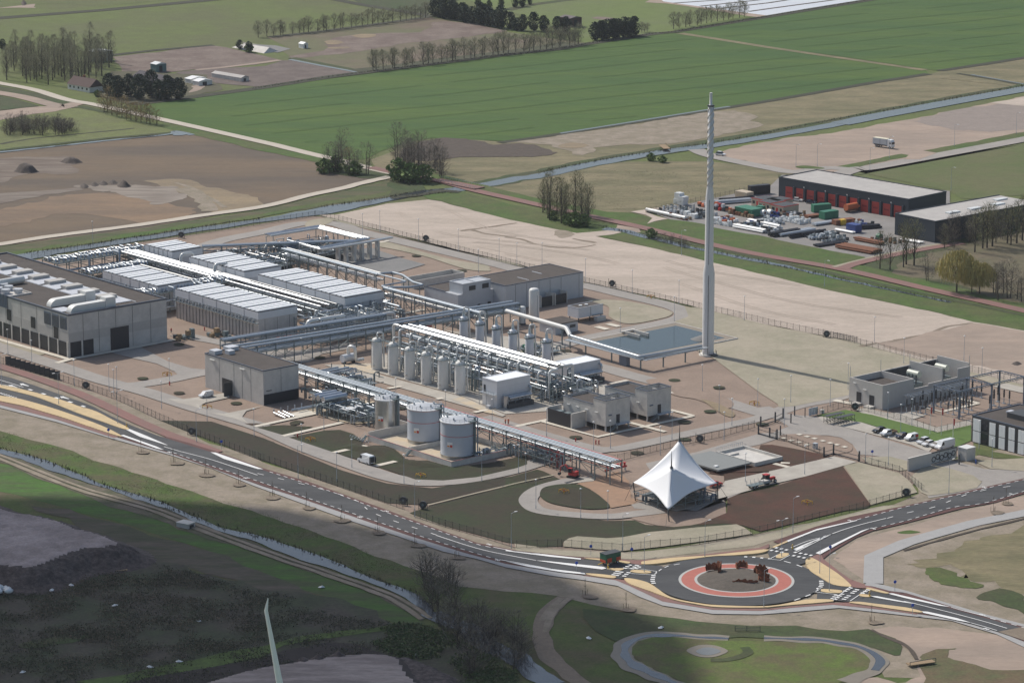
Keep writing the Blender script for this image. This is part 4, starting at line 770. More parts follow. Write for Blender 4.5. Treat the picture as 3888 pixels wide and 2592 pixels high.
for x, y, sx, sy in ((-27.5,2.4,2.2,2.8),(-28.5,9.0,2.4,3.6),(-24.6,5.6,1.6,2.2)):
    MB().box(x-sx,x+sx*0.4,y-sy/2,y+sy/2,H-0.2,H+1.0).build('roof_unit', m_light, t)
d_ = MB().box(-21.5,-16.2,-0.1,-0.02,0.05,4.8).build('door', m_black, t); d2 = MB().box(-16.3,-16.1,-3.2,-0.1,0.1,4.6).build('open_leaf', m_dark, d_)
o_ = MB().box(0.03,0.1,0.15,WD-0.15,0.1,3.4).build('louvre_band', m_black, t)
for x in (-27.6,-11.8): MB().box(x,x+2.4,-0.4,-0.05,H-1.6,H-1.35).build('lamp', m_offw, t)
MB().box(0.1,0.13,1.0,3.0,4.3,4.55).build('sign', m_dark, t)
# ---- gas cooler halls with striped roofs
def cooler(label, a, b, L, WD, H, ribs=True, seed=1):
    t = bld('cooler_hall', label, a, b, group='cooler halls with striped roofs')
    MB().box(-L,0,0,WD,0,H-2.6).build('wall', m_conc if ribs else m_clad, t)
    MB().box(-L-0.1,0.1,-0.1,WD+0.1,H-2.59,H-0.35).build('upper_band', m_cladl, t)
    MB().box(-L,0,0,WD,H-0.34,H-0.12).build('roof', m_gap, t)
    n = max(2, int(L/7.6)); s_ = MB(); g_ = MB()
    for k in range(n):
        x0 = -L+k*L/n
        g_.box(x0+0.15, x0+1.3, 0.15, WD-0.15, H-0.11, H-0.03)
        q = (L/n-1.3)/3
        for i in range(3): s_.box(x0+1.3+i*q, x0+1.3+i*q+q*0.6, 0.2, WD-0.2, H-0.11, H+0.14)
    s_.build('roof_panels', m_strip, t); g_.build('roof_walkway', m_light, t)
    r_ = MB()
    for k in range(int(L/1.9)): r_.box(-L+0.4+k*1.9, -L+0.52+k*1.9, -0.16, -0.01, 0.1, H-4.6)
    for k in range(int(WD/5)): r_.box(0.01,0.06,k*5+2.5,k*5+2.6,0.2,H-2.7)
    for x in [-L+i*L/6 for i in range(1,6)]: r_.box(x,x+0.12,-0.16,-0.11,H-2.5,H-0.4)
    r_.build('wall_rib', m_gap if not ribs else M('rib_grey',(0.16,0.165,0.17),0.7), t)
    wv = MB().box(-L-0.3, 0.3, -1.1, -0.12, H-4.0, H-3.8)
    for k in range(int(L/1.6)): wv.beam((-L+k*1.6,-1.08,H-3.8),(-L+k*1.6,-1.08,H-2.8),0.06)
    wv.beam((-L,-1.08,H-2.8),(0,-1.08,H-2.8),0.07)
    wv.build('walkway', m_steel, t)
    v_ = MB(); random.seed(seed)
    for k in range(int(L/1.9)):
        x = -L+1+k*1.9+random.uniform(-.3,.3); v_.box(x-0.35,x+0.35,-0.8,-0.2,H-3.79,H-3.1+random.uniform(0,0.5)); v_.lathe([(0.1,H-3.2),(0.1,H-2.4)],(x,-0.5),6)
    v_.build('motor', m_pgrey, t)
    return t
cooler('longest striped cooler hall nearest the camera, its ribbed concrete wall facing the yard', 1.0, 46.3, 47.3, 15.6, 10.2, True, 1)
cooler('striped cooler hall behind the long shiny pipes, next to the steel pipe bridge', 1.0, 81.7, 49.0, 16.4, 10.0, False, 2)
cooler('striped cooler hall in the back row between two other striped roofs', -56.0, 81.7, 33.0, 15.5, 9.6, False, 3)
cooler('striped cooler hall enclosed by valve racks, close to the roof edge of the largest hall', -57.0, 46.3, 33.5, 14.5, 9.2, False, 4)
cooler('smallest striped cooler hall at the far corner near the canal', -100.3, 82.0, 17.0, 13.0, 9.6, False, 5)
# ---- workshop building
t = bld('workshop_building', 'wide grey office and workshop block with gravel roof behind the white vertical tanks', 17.3, 137.7)
H = 8.9
MB().box(-18.1,0,0,35.2,0,H-0.3).box(-24.5,-6.3,-15.6,0,0,6.7).box(-13.3,-6.2,-13.6,-1.3,6.7,10.0).build('wall', m_clad, t)
MB().box(-17.8,-0.3,0.3,34.9,H-0.29,H-0.15).box(-24.2,-13.4,-15.3,-0.3,6.71,6.8).build('roof', m_roofg, t)
c_ = MB(); c_.box(-18.1,0,-0.06,0.28,H-0.3,H).box(-18.1,0,34.92,35.26,H-0.3,H).box(-0.28,0.06,0.28,34.92,H-0.3,H).box(-18.16,-17.8,0.28,34.92,H-0.3,H)
c_.box(-24.5,-13.32,-15.66,-15.3,6.71,7.0).box(-24.5,-24.2,-15.3,-0.05,6.71,7.0); c_.build('parapet', m_trim, t)
r_ = MB(); r_.box(-13.36,-6.14,-13.66,-13.3,10,10.3).box(-6.5,-6.14,-13.3,-1.24,10,10.3).box(-13.36,-13.0,-13.3,-1.24,10,10.3).box(-13,-6.5,-1.6,-1.24,10,10.3).box(-13,-6.5,-7.6,-7.3,10,10.3)
r_.build('parapet', m_clad, t)
for y in (-10.8,-5.0): MB().box(-6.19,-6.1,y,y+2.8,7.6,9.2).build('louvre_window', m_black, t)
for y, w, z in ((-2.6,1.4,2.6),(-7,1.1,2.4)): MB().box(-6.29,-6.2,y,y+w,0.1,z).build('door', m_black, t)
j_ = MB()
for y in (4.5,9.5,15,20,25,33.2): j_.box(0.002,0.04,y,y+0.1,0.2,H-0.5)
j_.build('panel_joint', m_dark, t)
for y, i in ((12.6,0),(19.0,1)):
    o_ = MB().box(0.1,4.0,y,y+0.25,0,4.2).box(0.1,4.0,y+5.2,y+5.45,0,4.2).build('screen_wall', m_concl, t)
    MB().box(3.6,3.9,y+0.3,y+5.15,0.2,3.5).build('transformer_screen', m_black, t)
MB().box(-12,-7,22,22.4,H-0.14,H-0.02).box(-8,-2,12,12.3,H-0.14,H-0.02).build('roof_strip', m_light, t)
# ---- vertical vessels
def vessel(label, a, b, r, h, m=m_offw, name='storage_vessel', cat='tank', group=None):
    t = thing(name, label, cat, W(a, b), GA, group)
    MB().lathe([(r*0.98,0.6),(r,0.7),(r,h-r*0.55),(r*0.94,h-r*0.3),(r*0.7,h-r*0.1),(r*0.35,h-0.02),(0.01,h)], (0,0), 24).build('shell', m, t)
    MB().lathe([(r*1.02,0),(r*1.02,0.62)], (0,0), 24).build('skirt', m_dark, t)
    MB().tube([(r+0.12,0,0.5),(r+0.12,0,h*0.8)],0.08,6).build('pipe', m_pipe, t)
    return t
vessel('tall white domed tank beside the smaller white tank', 36.4-1.5, 134.4+1.2, 1.75, 11.3)
vessel('short white domed tank left of the taller one', 37.6-1.0, 128.0+1.0, 1.15, 6.3)
t = bld('electrical_cabin', 'low dark shed with gravel roof at the foot of the white tanks', 55.9, 136.8-9.9)
MB().box(-8,0,0,9.9,0,3.4).build('wall', m_clad, t); MB().box(-8.2,0.2,-0.2,10.1,3.41,3.7).build('roof', m_roofg, t)
MB().box(0.01,0.08,3.5,5.2,0.1,2.4).build('door', m_black, t); MB().box(0.01,0.08,6.4,8.8,1.6,2.6).build('louvre', m_dark, t)
t = bld('generator_container', 'white louvred container unit on legs beside the curved site road', 47.2, 144.6)
MB().box(-5.5,0,0,11.0,1.6,4.9).build('body', m_cladl, t); r_ = MB().box(-5.2,-0.3,0.3,10.7,4.91,5.0).build('roof', m_roofg, t)
MB().box(-5.55,0.05,-0.05,0.2,4.91,5.15).box(-0.2,0.05,0.2,11.05,4.91,5.15).box(-5.55,-5.3,0.2,11.05,4.91,5.15).build('rim', m_clad, t)
for y in (3.2, 5.8): MB().lathe([(0.6,5.0),(0.6,5.35)],(-2.6,y),12).build('roof_fan', m_wht, t)
for x, y in ((-5,0.5),(-0.5,0.5),(-5,10.5),(-0.5,10.5),(-0.5,5.5)): MB().box(x-0.15,x+0.15,y-0.15,y+0.15,0,1.6).build('leg', m_dark, t)
MB().box(0.02,0.07,5.4,5.5,1.7,4.8).build('panel_joint', m_dark, t)
MB().box(0.8,2.6,6.2,10.0,0,1.5).build('base_unit', m_concl, t); MB().box(0.1,0.7,6,10.6,1.7,1.9).build('landing', m_steel, t)
# ---- cabins with white roofs
def cabin(label, a, b, L, WD, H, door=True):
    t = bld('compressor_cabin', label, a, b, group='steel cabins with white roofs')
    MB().box(-L,0,0,WD,0.15,H-0.3).build('wall', m_cladl, t)
    MB().box(-L+0.3,-0.3,0.3,WD-0.3,H-0.29,H-0.12).build('roof', m_strip, t)
    c_ = MB(); c_.box(-L-0.06,0.06,-0.06,0.3,H-0.3,H).box(-L-0.06,0.06,WD-0.3,WD+0.06,H-0.3,H).box(-0.3,0.06,0.3,WD-0.3,H-0.3,H).box(-L-0.06,-L+0.3,0.3,WD-0.3,H-0.3,H); c_.build('parapet', m_cladl, t)
    r_ = MB()
    for k in range(9): r_.box(0.01,0.05,0.1,WD-0.1,0.8+k*0.7,0.86+k*0.7)
    r_.build('panel_joint', m_clad, t)
    if door:
        MB().box(-L+0.7,-L+1.6,-0.06,-0.01,H*0.52,H*0.52+2.1).build('door', m_black, t)
        wv = MB().box(-L,0.1,-1.4,-0.1,H*0.5,H*0.5+0.12)
        for k in range(7): wv.beam((-L+k*L/6,-1.36,H*0.5),(-L+k*L/6,-1.36,H*0.5+1.1),0.07)
        wv.beam((-L,-1.36,H*0.5+1.1),(0,-1.36,H*0.5+1.1),0.08)
        for x in (-L+0.1,-L/2,-0.1): wv.beam((x,-1.3,0),(x,-1.3,H*0.5),0.14)
        wv.build('gallery', m_pgrey, t)
        MB().box(-2.2,-0.7,-2.6,-1.5,0,1.2).build('cabinet', m_clad, t)
    # gas cooler of paired pipes in front
    u_ = MB().tube([(2.2,3.0,3.2),(2.2,11.8,3.2)],0.42,12).build('pipe', m_shiny, t)
    u_ = MB().tube([(1.0,2.6,3.4),(1.0,11.0,3.4)],0.42,12).build('pipe', m_shiny, t)
    u_ = MB().tube([(1.6,2.2,0.2),(1.6,2.2,4.0)],0.8,12).build('separator', m_shiny, t)
    f_ = MB()
    for y in (2.2,5,8,11): f_.beam((0.6,y,0),(0.6,y,2.9),0.15); f_.beam((2.8,y,0),(2.8,y,2.9),0.15); f_.beam((0.6,y,2.8),(2.8,y,2.8),0.15)
    f_.build('pipe_support', m_steel, t)
    MB().tube([(1.0,11.0,3.4),(1.0,12.6,3.4),(1.0,12.6,5.2),(-0.6,12.6,5.2)],0.38,10,0.8).build('pipe', m_shiny, t)
    MB().box(0.4,3.2,2.0,12,0.05,1.6).build('skid', m_dark, t)
    return t
cabin('white-roofed steel cabin beside the row of six front towers, gallery on its side', 119.2, 49.2, 6.9, 13.2, 8.6)
cabin('white-roofed steel cabin at the far end of the shiny pipe bundle, near the basin', 110.4+1, 84.7, 7.0, 13.0, 6.6, False)
# ---- buildings on stilts
def stilt(label, a, b, annex):
    t = bld('switchgear_building', label, a, b, group='concrete switchgear buildings on stilts')
    H = 9.3; HL = 7.3
    MB().box(-5.4,0,0,9.6,1.6,H-2.4).box(-19,-5.4,0,9.6,1.6,HL-0.6).build('wall', m_concl, t)
    w_ = MB().box(-5.4,0,0,0.3,H-2.39,H).box(-5.4,0,9.3,9.6,H-2.39,H).box(-0.3,0,0.3,9.3,H-2.39,H).box(-5.4,-5.1,0.3,9.3,H-2.39,H)
    w_.box(-19,-5.41,0,0.3,HL-0.59,HL).box(-19,-5.41,9.3,9.6,HL-0.59,HL).box(-19,-18.7,0.3,9.3,HL-0.59,HL); w_.build('parapet', m_concl, t)
    c_ = MB(); c_.box(-5.5,0.1,-0.1,0.35,H+0.002,H+0.16).box(-5.5,0.1,9.25,9.7,H+0.002,H+0.16).box(-0.35,0.1,0.35,9.25,H+0.002,H+0.16).box(-5.5,-5.05,0.35,9.25,H+0.002,H+0.16)
    c_.box(-19.1,-5.52,-0.1,0.35,HL+0.002,HL+0.16).box(-19.1,-5.52,9.25,9.7,HL+0.002,HL+0.16).box(-19.1,-18.65,0.35,9.25,HL+0.002,HL+0.16); c_.build('coping', m_trim, t)
    MB().box(-18.7,-5.41,0.3,9.3,HL-0.58,HL-0.5).build('roof', m_roofg, t); MB().box(-5.1,-0.3,0.3,9.3,H-2.38,H-2.3).build('roof', m_roofg, t)
    MB().box(-3,-0.3,4.7,4.9,H-2.29,H-0.1).build('divider', m_concl, t)
    for x in (-0.3,-4.6,-9,-13.4,-18):
        for y in (0.3,4.8,9.3): MB().box(x-0.2,x+0.2,y-0.2,y+0.2,0,1.6).build('stilt', m_concl, t)
    MB().box(-18.5,-0.5,0.6,9.0,1.3,1.59).build('floor_beam', m_dark, t)
    MB().box(0.01,0.08,4.2,5.5,1.9,4.6).build('door', m_black, t)
    MB().box(0.09,1.5,3.6,8.8,1.7,1.85).build('landing', m_clad, t)
    st = MB()
    for k in range(8): st.box(0.2,1.4,3.5-k*0.35-0.3,3.5-k*0.35,1.55-k*0.2,1.65-k*0.2)
    st.beam((1.45,3.6,1.8),(1.45,0.7,0.2),0.1,0.25); st.beam((1.45,3.6,2.8),(1.45,0.7,1.2),0.07); st.build('stairs', m_steel, t)
    for x in (-16.5,-12.4,-8.3,-3.9): MB().box(x-0.8,x+0.6,-0.25,-0.02,HL-2.2,HL-1.95).build('wall_lamp', m_offw, t)
    MB().box(0.09,0.3,1.0,2.2,H-4.6,H-4.3).build('wall_lamp', m_louv, t)
    if annex:
        MB().box(-20,-19.6,-5.6,-0.1,0,4.7).box(-9.2,-8.8,-5.6,-0.1,0,4.7).build('screen_wall', m_concl, t)
        MB().box(-19.59,-9.21,-5.6,-5.45,0.1,4.4).build('black_screen', m_black, t)
        for k in range(3): MB().box(-18.5+k*3.4,-16.3+k*3.4,-4.4,-1.6,0.3,3.6).build('transformer', m_steelg, t)
    return t
stilt('nearer concrete building on stilts with black screened transformer bay', 160.9, 56.1, True)
stilt('concrete building on stilts behind the other one, steel stairs up to its door', 160.0, 73.4, True)
# ---- storage tanks
def roof_tank(label, a, b, r, h, m, sign=True, band=True, group='round storage tanks in the bund'):
    t = thing('storage_tank', label, 'tank', W(a, b), GA, group)
    MB().lathe([(r,1.3 if band else 0.1),(r,h*0.62),(r,h*0.622),(r,h-0.35)], (0,0), 40).build('shell', m, t)
    if band: MB().lathe([(r+0.02,0.1),(r+0.02,1.3),(r+0.14,1.32),(r+0.14,1.5)], (0,0), 40).build('base_band', m_oker if False else m_shiny, t)
    MB().lathe([(r+0.18,h-0.5),(r+0.25,h-0.35),(r+0.18,h-0.2)], (0,0), 40).build('rim', m_wht, t)
    MB().lathe([(r,h-0.3),(r*0.6,h+0.25),(r*0.2,h+0.5),(0.02,h+0.55)], (0,0), 40).build('roof', m_clad, t)
    if band:
        for z in (h*0.62, h-0.62): MB().lathe([(r+0.03,z),(r+0.06,z+0.07),(r+0.03,z+0.14)], (0,0), 40).build('stripe', m_red, t)
    g_ = MB(); n = 22
    for k in range(n):
        a0 = 2*math.pi*k/n; a1 = 2*math.pi*(k+1)/n; p = (r*math.cos(a0), r*math.sin(a0)); q = (r*math.cos(a1), r*math.sin(a1))
        g_.beam((p[0],p[1],h-0.3),(p[0],p[1],h+0.85),0.06)
        for z in (0.3,0.85): g_.beam((p[0],p[1],h+z),(q[0],q[1],h+z),0.06)
    g_.build('railing', m_pgrey, t)
    for k in range(5): MB().lathe([(0.25,h+0.1),(0.25,h+0.9)], (r*0.6*math.cos(k*1.3), r*0.6*math.sin(k*1.3)), 8).build('nozzle', m_pgrey, t)
    MB().box(r-0.8,r+0.9,-1.2+r*0.3,1.2+r*0.3,h-0.2,h+0.1).build('platform', m_steelg, t)
    l_ = MB().beam((r*0.93+0.3,r*0.37+0.3,0.1),(r*0.93+0.3,r*0.37+0.3,h+1),0.5,0.5); l_.build('ladder', m_steelg, t)
    MB().tube([(r*0.8,r*0.8,0.3),(r*0.8,r*0.8,h+0.6),(r*0.4,r*0.4,h+0.6)],0.18,8,0.5).build('pipe', m_pipe, t)
    if sign:
        s = MB(); s2 = MB(); s3 = MB(); aw = math.radians(222-(-50)); dr = Vector((math.cos(math.radians(-70)+0.35), 0, 0))
        # hazard placard facing the road: white board, red and orange squares
        th = math.radians(-60) if False else math.radians(-90+24)
        n_ = Vector((math.cos(th), math.sin(th), 0)); e_ = Vector((-n_.y, n_.x, 0)); z_ = Vector((0,0,1))
        def pq(mb, u0,u1,v0,v1,d): 
            c = n_*(r+d); mb.quad(c+e_*u0+z_*v0, c+e_*u1+z_*v0, c+e_*u1+z_*v1, c+e_*u0+z_*v1)
        hz = h*0.36
        pq(s,-0.85,0.85,hz,hz+1.5,0.1); pq(s2,0.05,0.8,hz+0.05,hz+0.75,0.12); pq(s3,-0.8,0.8,hz+0.0,hz+0.04,0.12); pq(s3,-0.8,-0.1,hz+0.15,hz+0.55,0.12)
        b_ = s.build('placard', m_wht, t); s2.build('red_square', m_red, b_); s3.build('orange_square', M('orange_paint',(0.7,0.25,0.03),0.5), b_)
    return t
m_tank = M('tank_paint', (0.46,0.50,0.56), 0.4, var=0.03, scale=2)
m_tankm = M('tank_steel', (0.50,0.52,0.53), 0.32, 0.85, var=0.08, scale=1.5)
roof_tank('narrow bare-metal storage tank, first and slimmest of the three tanks', 118.1, 7.7, 3.35, 10.2, m_tankm, True, False)
roof_tank('blue-grey round storage tank between the bare-metal tank and the nearest tank', 135.7, 8.1, 5.0, 10.9, m_tank)
roof_tank('blue-grey round storage tank nearest the white van, at the corner of the bund', 155.0, 4.9, 5.0, 11.4, m_tank)
t = bld('bund_wall', 'low concrete containment wall with red edge round the storage tanks', 162.6, -3.7, cat='wall')
def wallseg(mb, x0, y0, x1, y1, h, th=0.3): mb.beam((x0,y0,h/2),(x1,y1,h/2),th,h)
w_ = MB(); Hb = 1.7
w_.box(-38.8,0,0,0.3,0,Hb).box(-0.3,0,0.31,23.5,0,Hb).box(-38.8,-0.31,23.2,23.5,0,Hb).box(-38.8,-38.5,0.31,23.19,0,Hb+1.0).box(-20.5,-20.2,0.31,16,0,Hb).box(-49.5,-38.81,18.2,18.5,0,Hb); w_.build('wall', m_concl, t)
MB().box(-38.8,0.02,-0.02,0.1,Hb+0.002,Hb+0.05).box(-0.1,0.02,0.11,23.5,Hb+0.002,Hb+0.05).build('coping', m_red, t)
MB().box(-38.4,-0.4,0.4,23.1,0.3,0.42).build('floor', m_oker, t)
for x in (-38.9, -18.0):
    s_ = MB()
    for k in range(6): s_.box(x-0.5,x+0.5,-0.3-0.35*(k+1),-0.3-0.35*k,Hb-0.3*(k+1),Hb-0.3*k)
    s_.beam((x-0.5,-0.2,Hb+1),(x-0.5,-2.4,1.0),0.07); s_.beam((x+0.5,-0.2,Hb+1),(x+0.5,-2.4,1.0),0.07); s_.build('steps', m_steelg, t)
t = bld('grass_bank', None, 150, -6) if False else None
# ---- substation
t = bld('substation_building', 'long grey concrete substation with open transformer bays beside the steel gantry', 195.7, 136.6)
L, H = 14.0, 7.8; m_sub = M('substation_wall', (0.50,0.48,0.455), 0.9, var=0.05, scale=1.5)
w_ = MB(); w_.box(-L,0,0,0.35,0,H).box(-L,-L+0.35,0.36,38.6,0,H-1.6 if False else H*0.98).box(-0.35,0,0.36,13.6,0,H)
w_.box(-L+0.36,-0.36,13.25,13.6,0,H).box(-0.35,0,13.61,20,0,4.6).box(-L+0.36,0.0,26.0,26.35,0,H+1.2).box(-0.35,0,20.01,25.99,0,H-2.6 if False else 5.2).box(-0.35,0,26.36,33,0,5.2).box(-0.35,0,33.01,38.6,0,H).box(-L+0.36,-0.36,38.25,38.6,0,H+1.0)
w_.build('wall', m_sub, t)
MB().box(-L+0.36,-0.36,0.36,13.24,5.6,5.8).build('roof', m_roofg, t)
MB().box(-L+0.36,-0.36,13.61,25.99,0.1,0.3).box(-L+0.36,-0.36,26.36,38.24,0.1,0.3).build('bay_floor', m_concd, t)
for x in (-10.8,-5.4): MB().box(x,x+2.0,-0.08,-0.01,0.9,3.9).build('door', m_black, t)
for x in (-10.8,-5.4): MB().box(x-0.4,x+2.4,-2.2,-0.09,0,0.75).build('doorstep', m_concl, t)
MB().box(-8,-6.6,-0.3,-0.02,5.0,5.2).box(-12.2,-11,-0.3,-0.02,6.3,6.55).build('wall_lamp', m_offw, t)
for y in (19.8, 32.2):
    q = MB().box(-9.5,-4.5,y-2.8,y+2.8,0.3,4.4).build('transformer', m_steelg, t)
    MB().cyl((-8.5,y+0.4,7.2),(-4.0,y+0.4,7.2),1.05,n=16).build('conservator', M('transformer_beige',(0.50,0.52,0.44),0.4), q)
    f_ = MB()
    for k in range(12): f_.box(-9.9+0.0,-9.55,y-2.7+k*0.46,y-2.5+k*0.46,1.0,4.2)
    f_.build('radiator', m_steelg, q)
    for k in range(6): MB().lathe([(0.16,4.4),(0.22,5.2),(0.14,6.0),(0.2,6.6),(0.1,7.4)],(-7.4+(k % 3)*1.5,y-2.2+(k//3)*1.6),8).build('insulator', m_dark, q)
l_ = MB()
for k in range(22): l_.box(-L+0.36,-L+0.5,14.2+k*0.52,14.45+k*0.52,4.5,7.4)
for k in range(22): l_.box(-L+0.36,-L+0.5,26.8+k*0.5,27.05+k*0.5,4.5,7.4)
l_.build('louvre', m_black, t)
for x, y in ((-13.8,0.2),(-13.8,13.4),(-13.8,26.2),(-0.2,38.4)): MB().beam((x,y,H),(x,y,H+3.4),0.1).build('lightning_rod', m_pgrey, t)
# ---- gantry
t = bld('busbar_gantry', 'blue-grey steel portal gantry over the high voltage equipment', 208, 146, cat='gantry')
PO = [(0,0),(10,0.3),(10,14.5),(0,14.2),(0,29),(10,29)]
for x, y in PO:
    MB().beam((x,y,0),(x,y,8.7),0.42).build('post', m_louv, t)
b_ = MB()
def truss(mb, p, q, s=0.55):
    p = Vector(p); q = Vector(q); d = (q-p).normalized(); n = d.cross(Vector((0,0,1)))*s/2
    for o in (n, -n, Vector((0,0,-s))): mb.beam(p+o, q+o, 0.14)
    k = max(2, int((q-p).length/1.2))
    for i in range(k):
        a = p.lerp(q, i/k); b = p.lerp(q, (i+1)/k); mb.beam(a+n, b-n, 0.09); mb.beam(a-n, b+Vector((0,0,-s)), 0.09)
for p, q in (((0,0,8.7),(0,29,8.7)),((10,0,8.7),(10,29,8.7)),((0,0,8.7),(10,0.3,8.7)),((0,14.2,8.7),(10,14.5,8.7)),((0,29,8.7),(10,29,8.7))): truss(b_, p, q)
b_.build('beam', m_louv, t)
for x, y in ((2.5,0),(5,0),(7.5,0),(2.5,14.3),(5,14.3),(7.5,14.3)):
    MB().tube([(x,y,8.6),(x-0.3,y+1.4,7.9)],0.14,6).build('string_insulator', m_offw, t)
random.seed(3)
def insul(a, b, h, n=1):
    t = thing('insulator_post', 'slim dark insulator on a grey steel stand in the high voltage yard', 'insulator', W(a, b), GA, 'insulator stands in the high voltage yard')
    MB().lathe([(0.16,0),(0.16,h*0.45)],(0,0),6).box(-0.5,0.5,-0.4,0.4,0,0.25).build('stand', m_pgrey, t)
    MB().lathe([(0.2,h*0.45),(0.32,h*0.5),(0.2,h*0.6),(0.32,h*0.65),(0.2,h*0.75),(0.3,h*0.82),(0.15,h)],(0,0),8).build('insulator', m_dark, t)
    return t
i0 = None
for bb in (139.5, 143.0, 149, 153, 157, 162, 166.5, 171):
    for k in range(3):
        for aa in (203.0+k*2.2,) if bb < 146 else (200.5+k*1.9, 211.0+k*2.4):
            if random.random() < 0.12: continue
            if bb < 146 and aa < 0: continue
            if i0 is None: i0 = insul(aa, bb, 4.6)
            else: dup(i0, W(aa+random.uniform(-.2,.2), bb), scale=random.choice((0.8,1.0,1.0,1.15)))
t = bld('busbar_rack', 'low steel support rack with tubular busbars in front of the substation wall', 200, 150, cat='rack')
for k in range(3): MB().tube([(k*1.2-0.5,-8,4.6),(k*1.2-0.5,18,4.6)],0.09,6).build('busbar', m_pipe, t)
for y in (-7,-1,5,11,17):
    MB().beam((-1,y,4.5),(3,y,4.5),0.16).beam((-0.9,y,0),(-0.9,y,4.5),0.16).beam((2.9,y,0),(2.9,y,4.5),0.16).build('support', m_pgrey, t)
# ---- office at the gate
t = bld('office_building', 'two-storey dark office block with tall white shutters by the entrance gate', 238.3, 129.8)
L, WD, H = 46, 20.4, 8.2
MB().box(0,L,0,WD,0,H-0.4).build('wall', M('office_dark',(0.045,0.047,0.052),0.45), t)
MB().box(0.4,L-0.4,0.4,WD-0.4,H-0.39,H-0.25).build('roof', m_roofg, t)
c_ = MB(); c_.box(-0.1,L+0.1,-0.1,0.35,H-0.4,H).box(-0.1,L+0.1,WD-0.35,WD+0.1,H-0.4,H).box(-0.1,0.35,0.35,WD-0.35,H-0.4,H); c_.build('parapet', m_trim, t)
m_shut = M('shutter_white', (0.86,0.87,0.88), 0.45, var=0.03, scale=0.5)
for i, x in enumerate((0.6, 6.9, 10.6, 14.3, 18, 21.7, 25.4, 29.1)):
    wd = 2.9 if i == 0 else 2.3
    for z0, z1 in ((0.3,3.55),(3.8,7.3)):
        q = MB().box(x,x+wd*0.49,-0.2,-0.02,z0,z1).box(x+wd*0.51,x+wd,-0.2,-0.02,z0,z1).build('shutter', m_shut, t)
for x in (3.9,):
    for z0, z1 in ((0.4,3.4),(4.2,7.2)): MB().box(x,x+2.2,-0.09,-0.02,z0,z1).build('window', m_dglass, t)
MB().box(8,20,6,12,H-0.24,H+1.3).build('roof_unit', m_dark, t)
for x, y in ((4,10),(10.5,14)): MB().box(x,x+2.2,y,y+2.2,H-0.24,H+0.3).build('skylight', m_light, t)
# ---- gate house and gate
t = bld('gate_kiosk', 'small grey concrete kiosk at the end of the ring gate', 252.3, 112.4)
MB().box(-3.3,0,0,3.7,0,3.6).build('wall', m_concl, t); MB().box(-3.4,0.1,-0.1,3.8,3.61,3.8).build('roof', m_offw, t)
t = bld('gate_wall', 'short grey concrete wall beside the ring gate', 249.2, 91.9, cat='wall')
MB().box(-0.4,0,0,9.3,0,3.8).build('wall', m_sub, t); MB().box(-0.45,0.05,-0.05,9.35,3.81,3.9).build('coping', m_concl, t)
t = bld('ring_gate', 'sliding gate decorated with a row of black rings', 248.6, 101.6, cat='gate')
f_ = MB(); f_.beam((0,0,3.6),(0,10.6,3.6),0.3).beam((0,0,0.4),(0,10.6,0.4),0.22)
for k in range(4): f_.beam((0,k*3.53,0.4),(0,k*3.53,3.6),0.14)
f_.build('frame', m_dark, t)
MB().box(-0.05,0.05,0.1,10.5,0.5,3.5).build('panel', M('gate_panel',(0.5,0.5,0.48),0.6), t)
for k in range(6):
    r_ = MB(); cy, cz = 1.1+k*1.65, 1.65+(0.45 if k % 2 else 0)
    N = 16; rr = [[Vector((0.12+0.09*math.cos(v), cy+(0.72+0.13*math.sin(v))*math.cos(u), cz+(0.72+0.13*math.sin(v))*math.sin(u))) for v in (0,math.pi/2,math.pi,3*math.pi/2)] for u in [2*math.pi*i/N for i in range(N)]]
    vs = [p for g in rr for p in g]; r_.add(vs, [(i*4+j, ((i+1) % N)*4+j, ((i+1) % N)*4+(j+1) % 4, i*4+(j+1) % 4) for i in range(N) for j in range(4)], True)
    r_.build('ring', m_dark, t)
# ---- chimney
t = thing('vent_stack', 'very tall slender pale vent stack standing beside the square basin', 'chimney', W(109, 146), GA)
cx = 0
MB().lathe([(1.9,0),(1.88,27),(1.42,29.8),(1.33,51.8),(0.98,55)],(0,0),28).build('shaft', M('stack_paint',(0.66,0.66,0.66),0.5,var=0.03,scale=4), t)
MB().lathe([(0.92,55),(0.9,81.2),(0.45,81.4),(0.45,85.2)],(0,0),20).build('top_pipe', M('stack_steel',(0.6,0.6,0.6),0.5), t)
hx = MB()
for s in range(3):
    P = [(1.0*math.cos(a), 1.0*math.sin(a), 65.2+a*0.86) for a in [s*0+k*0.25 for k in range(72)]]
    P = [(0.98*math.cos(a+s*2.094), 0.98*math.sin(a+s*2.094), 55.3+a*1.05) for a in [k*0.35 for k in range(70)]]
    hx.tube(P, 0.16, 5)
hx.build('spiral_strake', m_concl, t)
MB().lathe([(1.15,80.9),(1.15,81.3)],(0,0),20).build('collar', m_dark, t)
MB().beam((1.35,-1.4,0),(1.35,-1.4,26.5),0.12).beam((0.95,-1.05,30),(0.95,-1.05,51),0.1).build('ladder', m_dark, t)
MB().lathe([(2.9,0),(2.9,0.5),(2.1,0.52)],(0,0),24).build('base', m_concl, t)
p_ = MB()
for k in range(10):
    a0 = 2*math.pi*k/10; p_.beam((2.8*math.cos(a0),2.8*math.sin(a0),0.5),(2.8*math.cos(a0),2.8*math.sin(a0),1.7),0.1)
p_.box(1.5,3.5,-1.2,1.2,0.5,0.7); p_.build('guard_rail', m_dark, t)
